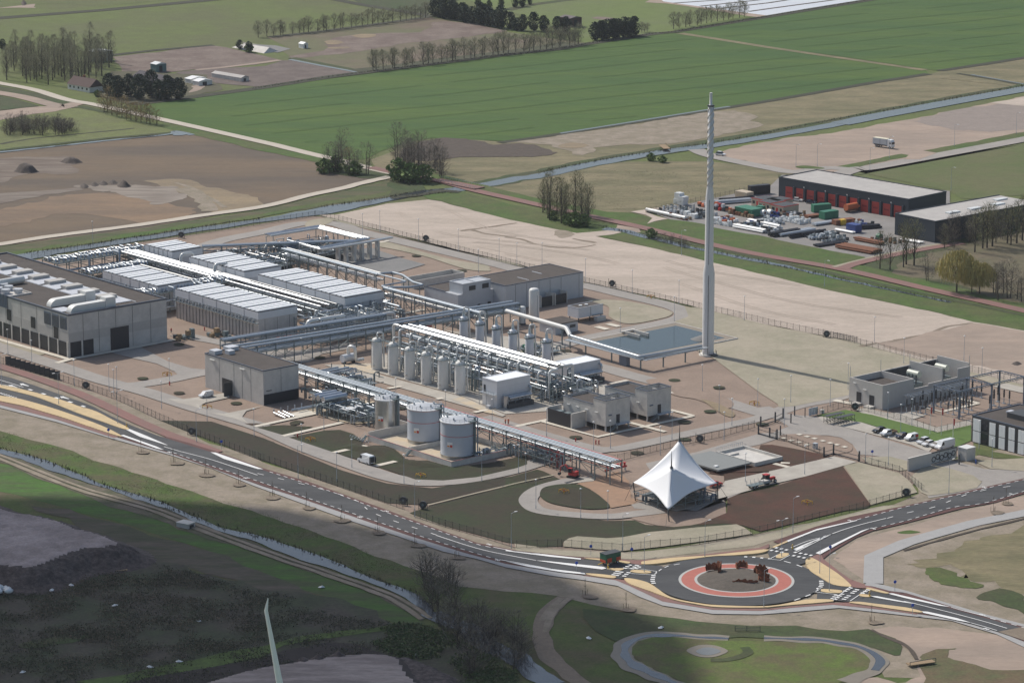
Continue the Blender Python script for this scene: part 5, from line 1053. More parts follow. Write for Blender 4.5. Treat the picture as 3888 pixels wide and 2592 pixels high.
# ---- basin
t = thing('water_basin', 'square open concrete basin filled with blue water beside the stack', 'basin', W(97.2, 127.3), GA)
def rim(mb, x0, x1, y0, y1, th, z0, z1): mb.box(x0,x1,y0,y0+th,z0,z1).box(x0,x1,y1-th,y1,z0,z1).box(x0,x0+th,y0+th,y1-th,z0,z1).box(x1-th,x1,y0+th,y1-th,z0,z1)
MB_ = MB(); rim(MB_, -28.5, 2.0, -2.5, 41.5, 0.35, 0, 0.55)
MB_.build('wall', m_concl, t)
sl_ = MB(); X0, X1, Y0, Y1 = -28, 1.5, -2, 41
A_ = [(X0,Y0),(X1,Y0),(X1,Y1),(X0,Y1)]; B_ = [(X0+3.4,Y0+4.2),(X1-3.4,Y0+4.2),(X1-3.4,Y1-2.6),(X0+3.4,Y1-2.6)]
for k in range(4): sl_.quad((*A_[k],0.52),(*A_[(k+1)%4],0.52),(*B_[(k+1)%4],0.3),(*B_[k],0.3))
sl_.build('slope', M('slope_concrete',(0.25,0.215,0.175),0.97,var=0.1,scale=1.5), t)
MB().box(X0+2.9,X1-3.0,Y0+3.7,Y1-2.2,0.2,0.345).build('water', m_pond, t)
j_ = MB().box(-27,-19.5,17.3,17.8,0.3,1.3).box(-27,-19.5,21.2,21.7,0.3,1.3).box(-28,-27.01,16.5,22.5,0.86,1.3).build('outlet_wall', m_concl, t)
t = bld('filter_box', 'grey steel cabinet at the near corner of the basin', 103.9, 115.3, cat='cabinet')
MB().box(-3.4,0,0,1.6,0,3.2).build('body', m_louv, t); MB().box(-3.5,0.1,-0.1,1.7,3.21,3.35).build('lid', m_clad, t)
t = bld('stone_pile', 'low heap of grey stone on the far side of the basin', 92, 160, cat='heap')
h_ = MB(); vs = []; fs = []
for i in range(9):
    for j in range(13): vs.append(((i-4)*0.8,(j-6)*0.8,max(0,1.5*(1-((i-4)/4.2)**2)*(1-((j-6)/6.2)**2))+0.1*noise.noise(Vector((i,j,0))*0.7)))
fs = [(i*13+j,(i+1)*13+j,(i+1)*13+j+1,i*13+j+1) for i in range(8) for j in range(12)]
h_.add(vs, fs, True).build('stones', m_gravg, t)
# ---- settling basins by the tent
t = thing('covered_basin', 'sunken concrete basin half covered by a flat grey deck behind the tent', 'basin', W(204, 50), GA)
b_ = MB(); b_.box(-2,14,12,12.4,0,1.4).box(-2,14,22.6,23,0,1.4).box(-2,-1.6,12.41,22.59,0,1.4).box(13.6,14,12.41,22.59,0,1.4).box(-1.59,13.59,12.41,22.59,-0.02,0.62).box(2.0,2.3,12.41,17,0.63,1.1); b_.build('wall', m_concl, t)
MB().box(-3.5,13.2,-1.5,11.4,1.0,1.45).build('deck', M('deck_grey',(0.21,0.22,0.215),0.7,var=0.04,scale=2), t)
MB().box(9.5,10.6,0,1.2,1.46,1.75).build('hatch', m_wht, t)
r_ = MB()
for k in range(14): r_.beam((-2,12+k*0.8,1.4),(-2,12+k*0.8,2.5),0.07)
r_.beam((-2,12,2.5),(-2,22.6,2.5),0.07); r_.build('railing', m_pgrey, t)
for a_, b_, L_, W_, lab in ((-33,137.5,11,3.2,'long low concrete trough beside the grey gravel bed'),):
    t = bld('concrete_trough', lab, a_, b_, cat='basin')
    q = MB(); rim(q, -4, 3.0, -2, 21, 0.3, 0, 3.0); q.build('wall', m_concl, t)
    MB().box(-3.69,2.69,-1.69,20.69,0.1,0.6).build('floor', m_dark, t)
# ================================================================ PIPE BRIDGES, TOWERS, PROCESS PIPING
def rack(label, a0, b0, a1, b1, wd, h, pipes, step=6.0, z_low=None, posts=True, group=None, name='pipe_bridge'):
    A = Vector((a0, b0, 0)); B = Vector((a1, b1, 0)); L = (B-A).length; ang = math.atan2(b1-b0, a1-a0)
    t = thing(name, label, 'pipe bridge', W(a0, b0), GA+ang, group)
    z_low = h-1.8 if z_low is None else z_low
    n = max(1, round(L/step))
    fr = None
    if posts:
        for k in range(n+1):
            x = k*L/n
            if fr is None:
                f_ = MB()
                for y in (-wd/2, wd/2): f_.beam((0,y,0),(0,y,h+0.3),0.26)
                f_.beam((0,-wd/2,h-0.2),(0,wd/2,h-0.2),0.22).beam((0,-wd/2,z_low-0.2),(0,wd/2,z_low-0.2),0.22)
                if h > 4: f_.beam((0,-wd/2,z_low-0.3),(0,wd/2,1.6),0.12)
                fr = f_.build('portal_frame', m_steelg, t)
            else:
                c = fr.copy(); COL.objects.link(c); c.parent = t; c.location = (x, 0, 0)
    b_ = MB()
    for y in (-wd/2, wd/2):
        for z in (h-0.2, z_low-0.2): b_.beam((0,y,z),(L,y,z),0.2)
    for k in range(n):
        if k % 2 == 0 and h > 4:
            x = k*L/n; b_.beam((x,-wd/2,z_low-0.3),(x+L/n,-wd/2,0.8),0.12); b_.beam((x,wd/2,0.8),(x+L/n,wd/2,z_low-0.3),0.12)
        x = k*L/n; b_.beam((x,-wd/2,z_low-0.2),(x+L/n,-wd/2,h-0.3),0.09)
    b_.build('girder', m_steelg, t)
    for (y, z, r, m, x0, x1) in [(p+(0.0, 1.0))[:6] if len(p) == 4 else p for p in pipes]:
        MB().tube([(L*x0-0.2,y,z),(L*x1+0.2,y,z)], r, 8).build('pipe', m, t)
    return t
P_ = m_pipe; S_ = m_shiny; G_ = m_pgrey; Wt = m_pwht
rack('longest pipe bridge, running from the concrete hall past the tanks to the white tent', 52, 20, 206, 20, 4.4, 6.6,
     [(-1.9,6.9,0.24,P_),(-1.0,6.9,0.24,P_),(0.0,6.9,0.22,P_),(0.9,6.9,0.2,P_),(-1.2,4.9,0.42,S_,0,0.62),(-0.2,4.9,0.3,G_),(0.8,4.9,0.22,P_),(1.5,4.9,0.2,G_),(1.9,6.8,0.14,m_red,0.45,1.0),(-1.9,4.9,0.12,m_red,0.5,1.0)], 6.4)
rack('pipe bridge crossing the yard from the concrete hall to the white vertical tanks', 27, 18, 34, 128, 5.5, 7.0,
     [(-2.2,7.3,0.36,P_),(-1.2,7.3,0.3,P_),(1.4,7.3,0.36,P_),(2.2,7.3,0.3,P_),(-1.8,5.2,0.3,P_),(-0.6,5.2,0.45,G_),(0.8,5.2,0.3,P_),(2.0,5.2,0.25,P_)], 7)
rack('second pipe bridge alongside it, nearer the striped halls', 15, 22, 19, 84, 3.0, 6.8, [(-1,7.1,0.4,P_),(0,7.1,0.3,G_),(1,7.1,0.3,P_),(0.4,5.2,0.3,G_)], 8)
rack('long straight pipe bridge along the grey gravel bed', -88, 122.5, -31, 121.5, 3.6, 7.0, [(-1.2,7.3,0.38,P_),(-0.2,7.3,0.3,P_),(1.1,7.3,0.28,Wt),(-1,5.2,0.3,S_),(0.3,5.2,0.42,S_),(1.2,5.2,0.25,G_)], 5.6)
rack('pipe bridge in front of the workshop block, supports standing on brown gravel', -12, 109.5, 40, 109.5, 3.2, 7.0, [(-1.0,7.3,0.45,P_),(0.2,7.3,0.3,P_),(1.0,5.2,0.25,Wt),(-0.4,5.2,0.3,S_)], 6)
t = thing('expansion_loop', 'angular white pipe loop joining the two long pipe bridges beside the workshop', 'pipe', W(-31, 121.5), GA)
MB().tube([(0,0,7.4),(1,4.6,7.4),(7,4.6,7.4),(18.5,0,7.4),(24,0,7.4),(24,-6,7.4),(19,-12,7.4),(19,-12,7.4)][:7], 0.4, 8, 0.8).build('pipe', P_, t)
MB().tube([(0,-1,7.4),(10,-1,7.4),(16,-1,7.4),(16,-12,7.4),(20,-12,7.4)], 0.3, 8, 0.8).build('pipe', P_, t)
f_ = MB()
for x, y in ((2,4),(8,4),(14,1.5),(22,0),(22,-6),(17,-8)): f_.beam((x,y,0),(x,y,7.0),0.24); f_.beam((x-1.5,y,7),(x+1.5,y,7),0.2)
f_.build('support', m_steelg, t)
# rectangular expansion loops at the far corner
t = thing('expansion_loop', 'large rectangular loop of bright parallel pipes at the far corner of the station', 'pipe', W(-116, 159), GA)
for k, (o, m) in enumerate(((0,S_),(1.1,S_),(2.2,S_),(3.4,Wt))):
    MB().tube([(2-6,-26+o*0,6.6),(-2+o,-24,6.6)][0:0]+[(o,-25,6.6),(o,-o,6.6),(31-o,-o,6.6),(34-o,-25,6.6),(14,-25,6.6)][: 5 if k < 2 else 3], 0.42, 8, 1.2).build('pipe', m, t)
f_ = MB()
for x in (1.5,8,15,22,29):
    for y in (-1.2,-24): f_.beam((x,y-1.6,0),(x,y-1.6,6.2),0.3); f_.beam((x,y+1.6,0),(x,y+1.6,6.2),0.3); f_.beam((x,y-1.8,6.1),(x,y+1.8,6.1),0.3)
f_.build('support', m_concl, t)
t = thing('expansion_loop', 'inner pipe loop on concrete stub supports over the grey gravel', 'pipe', W(-95, 134), GA)
MB().tube([(0,0,6.4),(14,-0.5,6.4),(14,19,6.4),(13,33,6.4)], 0.42, 8, 1.0).build('pipe', Wt, t)
MB().tube([(0,1.2,6.4),(12.8,0.7,6.4),(12.8,19,6.4),(12,33,6.4)], 0.3, 8, 1.0).build('pipe', P_, t)
for k in range(6): MB().box(12.6,14.4,7+k*3.6,7.9+k*3.6,0,6.0).build('stub_support', m_concl, t)
rack('pipe bridge from the valve field to the rectangular pipe loop', -113, 104, -86, 152, 3.2, 6.4, [(-1,6.7,0.35,P_),(0,6.7,0.35,S_),(1,6.7,0.3,P_),(0,4.8,0.25,G_)], 7)
# ---- big bright pipes between the halls
t = rack('bundle of bright aluminium pipes between the two rows of striped halls', -122, 77, -2, 77, 7.6, 7.0,
     [(-3.2,7.5,0.36,S_),(-2.2,7.4,0.3,S_,0,0.55),(-0.9,7.5,0.46,S_,0.0,0.5),(0.5,7.5,0.44,S_,0,1),(1.8,7.4,0.36,S_,0.02,0.9),(2.8,7.4,0.26,S_,0,0.6),(3.5,7.5,0.22,Wt,0.3,1),(-1.8,5.2,0.4,G_),(1,5.2,0.5,G_)], 8)
t = rack('lower bundle of bright pipes beside the longest striped hall', -98, 66.5, -2, 66.5, 6.4, 6.6,
     [(-2.6,7.1,0.4,S_,0.0,0.32),(-1.4,7.1,0.34,S_,0.1,0.45),(-2.4,7.1,0.45,S_,0.5,0.95),(-0.4,7.1,0.5,S_,0.48,1),(0.8,7.1,0.38,Wt,0.0,0.4),(2.0,7.1,0.42,S_,0.55,0.9),(0.5,5.0,0.5,G_)], 8)
m2 = MB()
# ---- valve racks: rows of short shiny pipe loops on a steel deck
def valve_rack(label, a, b, L, wd, h, seed):
    t = thing('valve_rack', label, 'pipe rack', W(a, b), GA, 'racks of shiny valve loops')
    random.seed(seed)
    f_ = MB()
    for k in range(int(L/5)+1):
        y = k*L/int(L/5)
        for x in (0, wd): f_.beam((x,y,0),(x,y,h),0.26)
        f_.beam((0,y,h-0.2),(wd,y,h-0.2),0.24); f_.beam((0,y,h*0.55),(wd,y,h*0.55),0.2)
    for x in (0, wd):
        for z in (h-0.2, h*0.55): f_.beam((x,0,z),(x,L,z),0.24)
    f_.build('frame', m_steelg, t)
    MB().box(0.2,wd-0.2,0.2,L-0.2,h-0.62,h-0.5).build('deck', M('deck_dark',(0.11,0.13,0.14),0.7), t)
    n = int(L/1.5); lp = None
    for k in range(n):
        for x0 in (1.6, wd*0.55):
            if random.random() < 0.06: continue
            if lp is None:
                q = MB().tube([(-1.3,0,-0.6),(-1.3,0,0.55),(-0.5,0,0.55),(0.9,0,0.5),(1.5,0,0.5),(1.5,0,-0.6)],[0.3]*3+[0.34]*3,7,0)
                lp = q.build('valve_loop', m_shiny, t); lp.location = (x0+1, 0.8+k*1.5, h); lp2 = lp.copy(); lp2.data = lp.data.copy(); lp2.data.materials[0] = m_pgrey; COL.objects.link(lp2); lp2.parent = t; lp2.location = (x0+1, 0.1+k*1.5, h+0.3)
            else:
                c = (lp if random.random() < 0.5 else lp2).copy(); COL.objects.link(c); c.parent = t; c.location = (x0+1+random.uniform(-.25,.25), 0.8+k*1.5, h+random.uniform(-.1,.35))
                c.rotation_euler = (random.uniform(-.12,.12), random.uniform(-.15,.15), random.uniform(-.2,.2)+(math.pi if random.random() < .5 else 0))
    for k in range(3):
        y = 0.8+k*L/3
        MB().beam((wd*0.5,y,h),(wd*0.5,y,h+2.0),0.14).build('valve_stem', m_steelg, t)
    for z, r in ((h*0.6,0.4),(h*0.3,0.5)): MB().tube([(wd+0.9,-1,z),(wd+0.9,L,z)],r,8).build('header_pipe', m_pgrey, t)
    MB().tube([(wd+2.2,L*0.3,h*0.3),(wd+2.2,L*0.3,h+1.4),(wd-1,L*0.3,h+1.4)],0.4,8,0.8).build('riser', m_pipe, t)
    MB().tube([(wd+2.2,L*0.62,h*0.3),(wd+2.2,L*0.62,h+1.0),(wd-1,L*0.62,h+1.0)],0.4,8,0.8).build('riser', m_pipe, t)
    return t
valve_rack('valve rack at the far left edge of the piping, reaching towards the canal', -128, 45.5, 40, 9.5, 7.4, 2)
valve_rack('valve rack between the enclosed striped hall and the longest striped hall', -72+8, 38.5, 38, 9.5, 7.4, 5)
valve_rack('short valve rack among the striped halls next to the bright pipe bundle', -108, 48, 26, 6.5, 6.2, 8)
for k, (a, b, lab) in enumerate(((-92, 80, 'tall white arched pipe standing up from the bright bundle, farther one'), (-70, 79, 'tall white arched pipe standing up from the bright bundle, nearer one'))):
    t = thing('arched_pipe', lab, 'pipe', W(a, b), GA)
    MB().tube([(0,0,4),(0,0,10.2),(0.5,5,10.2),(0.5,5,7)],0.5,10,1.4).build('pipe', Wt, t); MB().beam((0.5,5,0),(0.5,5,7),0.3).build('support', m_steelg, t)
# ---- cluttered piping fields
def piping(label, a0, a1, b0, b1, h, n, seed, mats=None, name='process_piping', risers=0.35, deck=True):
    random.seed(seed)
    t = thing(name, label, 'piping', W(a0, b0), GA)
    X, Y = a1-a0, b1-b0; mats = mats or (m_pipe, m_pgrey, m_steel, m_steelg, m_shiny)
    f_ = MB(); nx, ny = max(1,round(X/5)), max(1,round(Y/5))
    for i in range(nx+1):
        for j in range(ny+1):
            if random.random() < 0.7: f_.beam((i*X/nx,j*Y/ny,0),(i*X/nx,j*Y/ny,h*random.uniform(.5,1)),0.2)
    for i in range(nx+1):
        z = h*random.choice((.45,.7)); f_.beam((i*X/nx,0,z),(i*X/nx,Y,z),0.18)
    for j in range(ny+1):
        z = h*random.choice((.45,.7)); f_.beam((0,j*Y/ny,z),(X,j*Y/ny,z),0.18)
    f_.build('frame', m_steelg, t)
    if deck:
        d_ = MB().box(X*0.1,X*0.55,Y*0.1,Y*0.5,h*0.5,h*0.5+0.1).box(X*0.5,X*0.95,Y*0.5,Y*0.9,h*0.38,h*0.38+0.1)
        for k in range(8): d_.beam((X*0.1+k*X*0.06,Y*0.1,h*0.5),(X*0.1+k*X*0.06,Y*0.1,h*0.5+1.1),0.06)
        d_.beam((X*0.1,Y*0.1,h*0.5+1.1),(X*0.52,Y*0.1,h*0.5+1.1),0.07)
        d_.build('platform', m_steel, t)
    for k in range(n):
        m = random.choice(mats); r = random.choice((0.12,0.16,0.2,0.26,0.34)); z = random.uniform(0.4, h*0.85); x, y = random.uniform(0,X), random.uniform(0,Y)
        if random.random() < risers:
            z1 = random.uniform(h*0.5,h); d = random.choice(((1.5,0),(0,1.8),(-1.4,0),(0,-1.6)))
            MB().tube([(x,y,0.3),(x,y,z1),(x+d[0],y+d[1],z1),(x+d[0],y+d[1],max(0.5,z1-random.uniform(1,4)))],r,7,0.5).build('pipe', m, t)
        elif random.random() < 0.5:
            l = random.uniform(X*0.25,X*0.9); x0 = random.uniform(0,X-l); MB().tube([(x0,y,z),(x0+l,y,z),(x0+l,y,max(0.3,z-random.uniform(0.5,2)))],r,7,0.4).build('pipe', m, t)
        else:
            l = random.uniform(Y*0.25,Y*0.9); y0 = random.uniform(0,Y-l); MB().tube([(x,y0,z),(x,y0+l,z),(x,y0+l,max(0.3,z-random.uniform(0.5,2)))],r,7,0.4).build('pipe', m, t)
    for k in range(n//3):
        x, y, z = random.uniform(0,X), random.uniform(0,Y), random.uniform(0.8,h*0.8)
        MB().cyl((x,y,z-0.3),(x,y,z+0.3),0.35,n=8).cyl((x,y,z+0.3),(x,y,z+0.9),0.06,n=5).cyl((x,y,z+0.85),(x,y,z+0.95),0.3,n=8).build('valve', random.choice((m_pgrey,m_shiny,m_steel)), t)
    return t
piping('dense tangle of pipes and platforms between the ends of the two striped halls', 2, 15, 60, 97, 8.6, 120, 11, (m_pipe, m_pgrey, m_pwht, m_steel, m_shiny))
piping('low field of valves and pipes in front of the far canal fence', -112, -82, 100, 128, 5.5, 110, 12, (m_pipe, m_pgrey, m_pwht, m_steelg, m_shiny))
piping('piping with dark vessels between the valve field and the rectangular loop', -110, -86, 129, 154, 6.0, 64, 13)
piping('piping under the long pipe bridge beside the back striped hall', -84, -4, 101, 108, 5.0, 76, 14, risers=0.3)
piping('steel platform skid under the long bridge beside the concrete hall', 58, 78, 23, 38, 5.5, 40, 15)
piping('piping between the concrete hall and the long pipe bridge', 72, 84, 12, 19, 4.5, 22, 16)
piping('process piping behind the bare-metal tank', 90, 112, 3, 17, 5.0, 48, 17)
piping('piping forest between the row of front towers and the bright pipe pair', 56, 112, 57, 69, 7.5, 110, 18, (m_pipe, m_pgrey, m_pwht, m_shiny, m_steelg), risers=0.6, deck=False)
piping('piping between the two white-roofed cabins', 112, 128, 64, 84, 7.0, 60, 19)
piping('piping behind the nearest storage tank inside the bund', 158, 162, 6, 19, 3.0, 18, 20)
piping('piping under the long bridge beyond the nearest tank', 164, 184, 17, 23, 5.0, 26, 21, (m_pipe, m_pgrey, m_red, m_shiny))
piping('piping at the feet of the back row of towers', 44, 92, 84, 91, 4.0, 48, 22, deck=False)
piping('piping under the white tent', 222, 237, 12, 29, 4.0, 26, 23, (m_pgrey, m_steel, m_louv))
piping('small piping beside the basin outlet corner', 66, 78, 100, 112, 3.0, 20, 24)
piping('valve clutter along the side of the valve rack by the canal', -118, -104, 62, 80, 4.5, 30, 25)
# red fire-water manifolds
for a, b, L, lab in ((8, 48, 10, 'red valve manifold at the corner of the longest striped hall'), (23, 96, 5, 'red valve manifold at the end of the crossing pipe bridge'), (197, 24, 8, 'red pipe manifold beside the long bridge near the tent')):
    t = thing('valve_manifold', lab, 'piping', W(a, b), GA); 
    MB().tube([(0,0,1.4),(0,L,1.4)],0.3,8).build('pipe', m_shiny if b < 90 and a < 20 else m_red, t)
    for k in range(int(L/1.3)): MB().cyl((0,0.8+k*1.3,1.5),(0,0.8+k*1.3,2.5),0.3,n=8).cyl((0,0.8+k*1.3,2.5),(0,0.8+k*1.3,2.62),0.45,n=8).build('valve', m_red, t)
    for y in (0.5, L-0.5): MB().box(-0.2,0.2,y-0.2,y+0.2,0,1.2).build('support', m_concl, t)
t = thing('gas_pipe_loop', 'thick white pipe looping down to a large valve body beside the crossing bridge', 'pipe', W(12, 58), GA)
MB().tube([(0,0,0.5),(0,0,7.2),(1.2,14,7.2)],0.75,12,1.6).build('pipe', Wt, t); MB().lathe([(1.3,0),(1.4,1),(1.2,2.4),(0.8,3.2)],(0,0),16).build('valve_body', m_shiny, t)
t = thing('gas_pipe_loop', 'thick white pipe on short legs above the end of the back striped hall', 'pipe', W(15, 76), GA)
MB().tube([(0,0,0.5),(0,0,6.2),(2,14,6.4),(2,14,4)],0.55,12,1.4).build('pipe', Wt, t); MB().beam((1,8,0),(1,8,6),0.3).build('support', m_steelg, t)
t = thing('silencer', 'round-bodied valve with a white swan-neck pipe in front of the first tower', 'pipe', W(43, 51), GA)
MB().cyl((0,-2.5,1.8),(0,2.5,1.8),1.3,n=16).build('body', m_cladl, t); MB().tube([(0,0,2.6),(0,0,5.6),(2.6,0.8,5.6),(2.6,0.8,1.2),(2.6,4,1.2)],0.55,12,1.3).build('swan_neck', Wt, t)
for y in (-1.8,1.8): MB().box(-0.9,0.9,y-0.3,y+0.3,0,0.8).build('saddle', m_dark, t)
t = thing('dark_vessel', 'pair of long dark horizontal vessels in the far corner of the station', 'tank', W(-104, 137), GA)
for x in (0, 3.2):
    MB().cyl((x,-6,3.6),(x,10,3.6),1.4,n=14).build('shell', M('vessel_blue_black',(0.035,0.05,0.085),0.3), t)
    for y in (-4,8): MB().box(x-0.8,x+0.8,y-0.3,y+0.3,0,2.6).build('saddle', m_steelg, t)
t = thing('gas_pipe_loop', 'pair of thick white swan-neck pipes beside the dark vessels', 'pipe', W(-104, 128), GA)
for x in (0, 2.6): MB().tube([(x-2,-3,3),(x-2,0,5.6) if False else (x-2,-3,5.4),(x-2,4,5.4)],0.6,10,1.2).build('pipe', Wt, t)
t = thing('horizontal_cooler', 'shiny horizontal drums on a steel frame left of the bare-metal tank', 'tank', W(88, 3.5), GA)
for k in range(3): MB().cyl((k*2.4,0,5.2),(k*2.4,8.5,5.2),0.95,n=14).build('drum', m_shiny, t)
f_ = MB()
for x in (-1,2,5.8):
    for y in (0.5,4,8): f_.beam((x,y,0),(x,y,4.2),0.22)
for y in (0.5,4,8): f_.beam((-1,y,4.1),(5.8,y,4.1),0.22)
f_.box(-1.2,6,0.2,8.3,2.4,2.5); f_.build('frame', m_steelg, t)
t = thing('pump_shelter', 'white slatted shelter roof beside the horizontal drums', 'shelter', W(101.5, 4.5), GA)
s_ = MB()
for k in range(5): s_.box(-1.4,1.4,k*1.35,k*1.35+1.1,3.7,3.85)
s_.build('roof_slats', m_wht, t)
for x, y in ((-1.3,0.2),(1.3,0.2),(-1.3,6.2),(1.3,6.2)): MB().beam((x,y,0),(x,y,3.7),0.14).build('post', m_steelg, t)
t = thing('ground_pipes', 'low shiny pipes and pig-launcher barrels on the slabs in front of the concrete hall', 'piping', W(83, -4), GA)
for k in range(3): MB().tube([(-1+k*0.3,-3+k*1.6,0.9),(5,-3+k*1.6,0.4)],0.28,8).build('barrel', m_shiny, t)
MB().tube([(0,3,0.8),(0,14,0.8)],0.4,8).build('pipe', m_pipe, t); MB().tube([(1.6,4,1.0),(1.6,13,1.0)],0.25,8).build('pipe', m_shiny, t)
for k in range(5): MB().cyl((-1.4+0.0,-2.6+k*2.6,0.5),(-1.4,-2.6+k*2.6,1.9),0.2,n=7).build('valve', m_pgrey, t)
# ---- front towers
def tower(label, a, b, first=[None]):
    if first[0]: return dup(first[0], W(a, b), label=label)
    t = thing('adsorber_tower', label, 'tower', W(a, b), GA, 'row of six pale front towers'); first[0] = t
    MB().lathe([(1.66,0.5),(1.7,0.8),(1.7,9.3),(1.55,9.9),(1.1,10.3),(0.4,10.5)],(0,0),24).build('shell', m_offw, t)
    MB().lathe([(1.8,0),(1.8,0.5)],(0,0),20).build('skirt', m_concl, t)
    MB().tube([(0.1,0,10.4),(0.1,0,12.0),(1.1,1.7,12.0),(1.1,2.0,0.8)],0.26,9,0.7).build('overhead_pipe', m_pwht, t)
    p_ = MB().box(-1.9,1.9,-1.9,1.9,9.4,9.5)
    for x, y in ((-1.9,-1.9),(0,-1.9),(1.9,-1.9),(1.9,0),(1.9,1.9),(-1.9,0),(-1.9,1.9),(0,1.9)): p_.beam((x,y,9.5),(x,y,10.6),0.07)
    for z in (10.1,10.6): p_.beam((-1.9,-1.9,z),(1.9,-1.9,z),0.06); p_.beam((1.9,-1.9,z),(1.9,1.9,z),0.06); p_.beam((-1.9,1.9,z),(1.9,1.9,z),0.06); p_.beam((-1.9,-1.9,z),(-1.9,1.9,z),0.06)
    p_.build('platform', m_steelg, t)
    for x, y, z in ((-1.2,-1.25,1.6),(0.4,-1.75,1.7),(-0.6,0.5,10.8),(0.8,-0.4,10.7)): MB().cyl((x,y,z-0.25),(x,y,z+0.35),0.26,n=8).build('nozzle', m_shiny, t)
    l_ = MB().beam((-1.55,-1.0,0.5),(-1.55,-1.0,9.4),0.1)
    for k in range(10): l_.beam((-1.8,-1.3,0.8+k*0.9),(-1.4,-0.8,0.8+k*0.9),0.06)
    l_.build('ladder', m_dark, t); return t
nm = ['first', 'second', 'third', 'fourth', 'fifth', 'sixth']
for k in range(6): tower(f'pale front tower with ladder, {nm[k]} in the row counting from the concrete hall side', 56.0+8.32*k, 52.5)
t = thing('tower_walkway', 'steel walkway linking the tops of the front towers', 'walkway', W(54, 54.4), GA)
w_ = MB().box(0,46,0,1.0,9.2,9.3)
for k in range(24): w_.beam((k*2,0,9.3),(k*2,0,10.4),0.06)
for z in (9.9,10.4): w_.beam((0,0,z),(46,0,z),0.06)
w_.build('deck', m_steelg, t)
def btower(label, a, b, first=[None]):
    if first[0]: return dup(first[0], W(a, b), label=label)
    t = thing('separator_tower', label, 'tower', W(a, b), GA, 'row of six grey back towers'); first[0] = t
    MB().lathe([(1.4,0.4),(1.42,0.6),(1.42,8.2),(1.1,8.9),(0.5,9.2)],(0,0),22).build('shell', m_cladl, t)
    MB().lathe([(1.5,7.7),(1.72,7.75),(1.72,8.15),(1.5,8.2)],(0,0),22).build('flange', m_steelg, t)
    MB().lathe([(0.9,8.6),(0.55,9.4),(0.4,10.9)],(0,0),12).build('neck', m_shiny, t)
    MB().tube([(0,0,10.6),(0,0,12.1),(0.9,1.4,12.1),(1.1,1.7,0.6)],0.28,9,0.7).build('overhead_pipe', m_pwht, t)
    for k in range(7): MB().cyl((1.3*math.cos(k*.9),1.3*math.sin(k*.9),8.2),(1.3*math.cos(k*.9),1.3*math.sin(k*.9),8.8),0.22,n=7).build('nozzle', m_shiny, t)
    return t
for k in range(6): btower(f'grey back tower with swan-neck pipe, {nm[k]} in the row counting from the striped halls', 45.6+8.3*k, 96.4)
# ---- the bright pipe pair over the towers
t = rack('pair of blindingly bright parallel pipes running along behind the front towers', 46, 72.4, 119, 72.4, 6.2, 9.0,
     [(-2.5,9.7,0.46,S_),(-1.1,9.7,0.4,S_,0.0,0.97),(1.2,9.7,0.46,S_),(2.6,9.7,0.4,S_,0.05,0.99),(-1.6,6.6,0.4,G_),(0.2,6.6,0.5,P_),(1.8,6.6,0.4,G_),(-2,4.4,0.35,P_),(1,4.4,0.4,G_)], 6.6, 6.3)
hk = None
for k in range(15):
    x = 2+k*4.9
    if hk is None:
        hk = MB().tube([(0,0,9.2),(0,-2.4,9.2),(0,-2.4,1.0)],0.34,9,1.0).build('downcomer', m_pwht, t); hk.location = (x,-2.2,0)
    else:
        c = hk.copy(); COL.objects.link(c); c.parent = t; c.location = (x,-2.2+0.5*(k % 2),-0.6*(k % 3))
MB().tube([(-1,-2.2,9.7),(-4,-2.2,9.7),(-4,-2.2,1)],0.5,10,1.2).build('downcomer', m_pwht, t)
MB().tube([(73.5,2.2,9.7),(75,2.2,9.7),(75,5.5,9.7),(75,5.5,1)],0.45,10,0.8).build('downcomer', m_pwht, t)
MB().tube([(73.5,-2.2,9.7),(77,-2.2,9.7),(77,-5.5,9.7),(77,-5.5,2)],0.45,10,0.8).build('downcomer', m_pwht, t)
# ---- duct to the stack
t = thing('flare_line', 'pale elevated pipe line with a right angle bend leading to the vent stack', 'pipe', W(38.5, 120.5), GA)
MB().tube([(0,0,6.2),(32,-1.4,6.2),(36,-3.2,4.6)],0.72,12,1.0).build('pipe', m_offw, t)
MB().tube([(36,-3.2,4.6),(72,-5.2,4.4),(73.3,20,4.4)],0.5,10,1.2).build('pipe', m_pgrey, t)
b_ = MB(); b_.box(36,72.6,-4.9-0.9,-4.9+1.4,3.5,3.7); b_.box(72.3,74.3,-5,22.5,3.5,3.7)
for z in (4.6,5.0): b_.beam((36,-3.4,z),(72.5,-3.4,z),0.08); b_.beam((74.3,-5,z),(74.3,22,z),0.08)
for k in range(15): b_.beam((36+k*2.5,-3.4,3.7),(36+k*2.5,-3.4,5.0),0.07)
for k in range(10): b_.beam((74.3,-4+k*2.6,3.7),(74.3,-4+k*2.6,5.0),0.07)
b_.build('walkway', m_pgrey, t)
for x, y in ((14,-0.8),(30,-1.5),(35,-2.4),(45,-4.4),(58,-4.8),(72,-5.0),(73.3,3.5),(73.3,13)):
    p_ = MB().beam((x,y,0),(x,y,3.5 if x > 33 else 5.4),0.34).beam((x-0.9,y,3.4 if x > 33 else 5.3),(x+0.9,y,3.4 if x > 33 else 5.3),0.25).build('post', m_steelg, t)
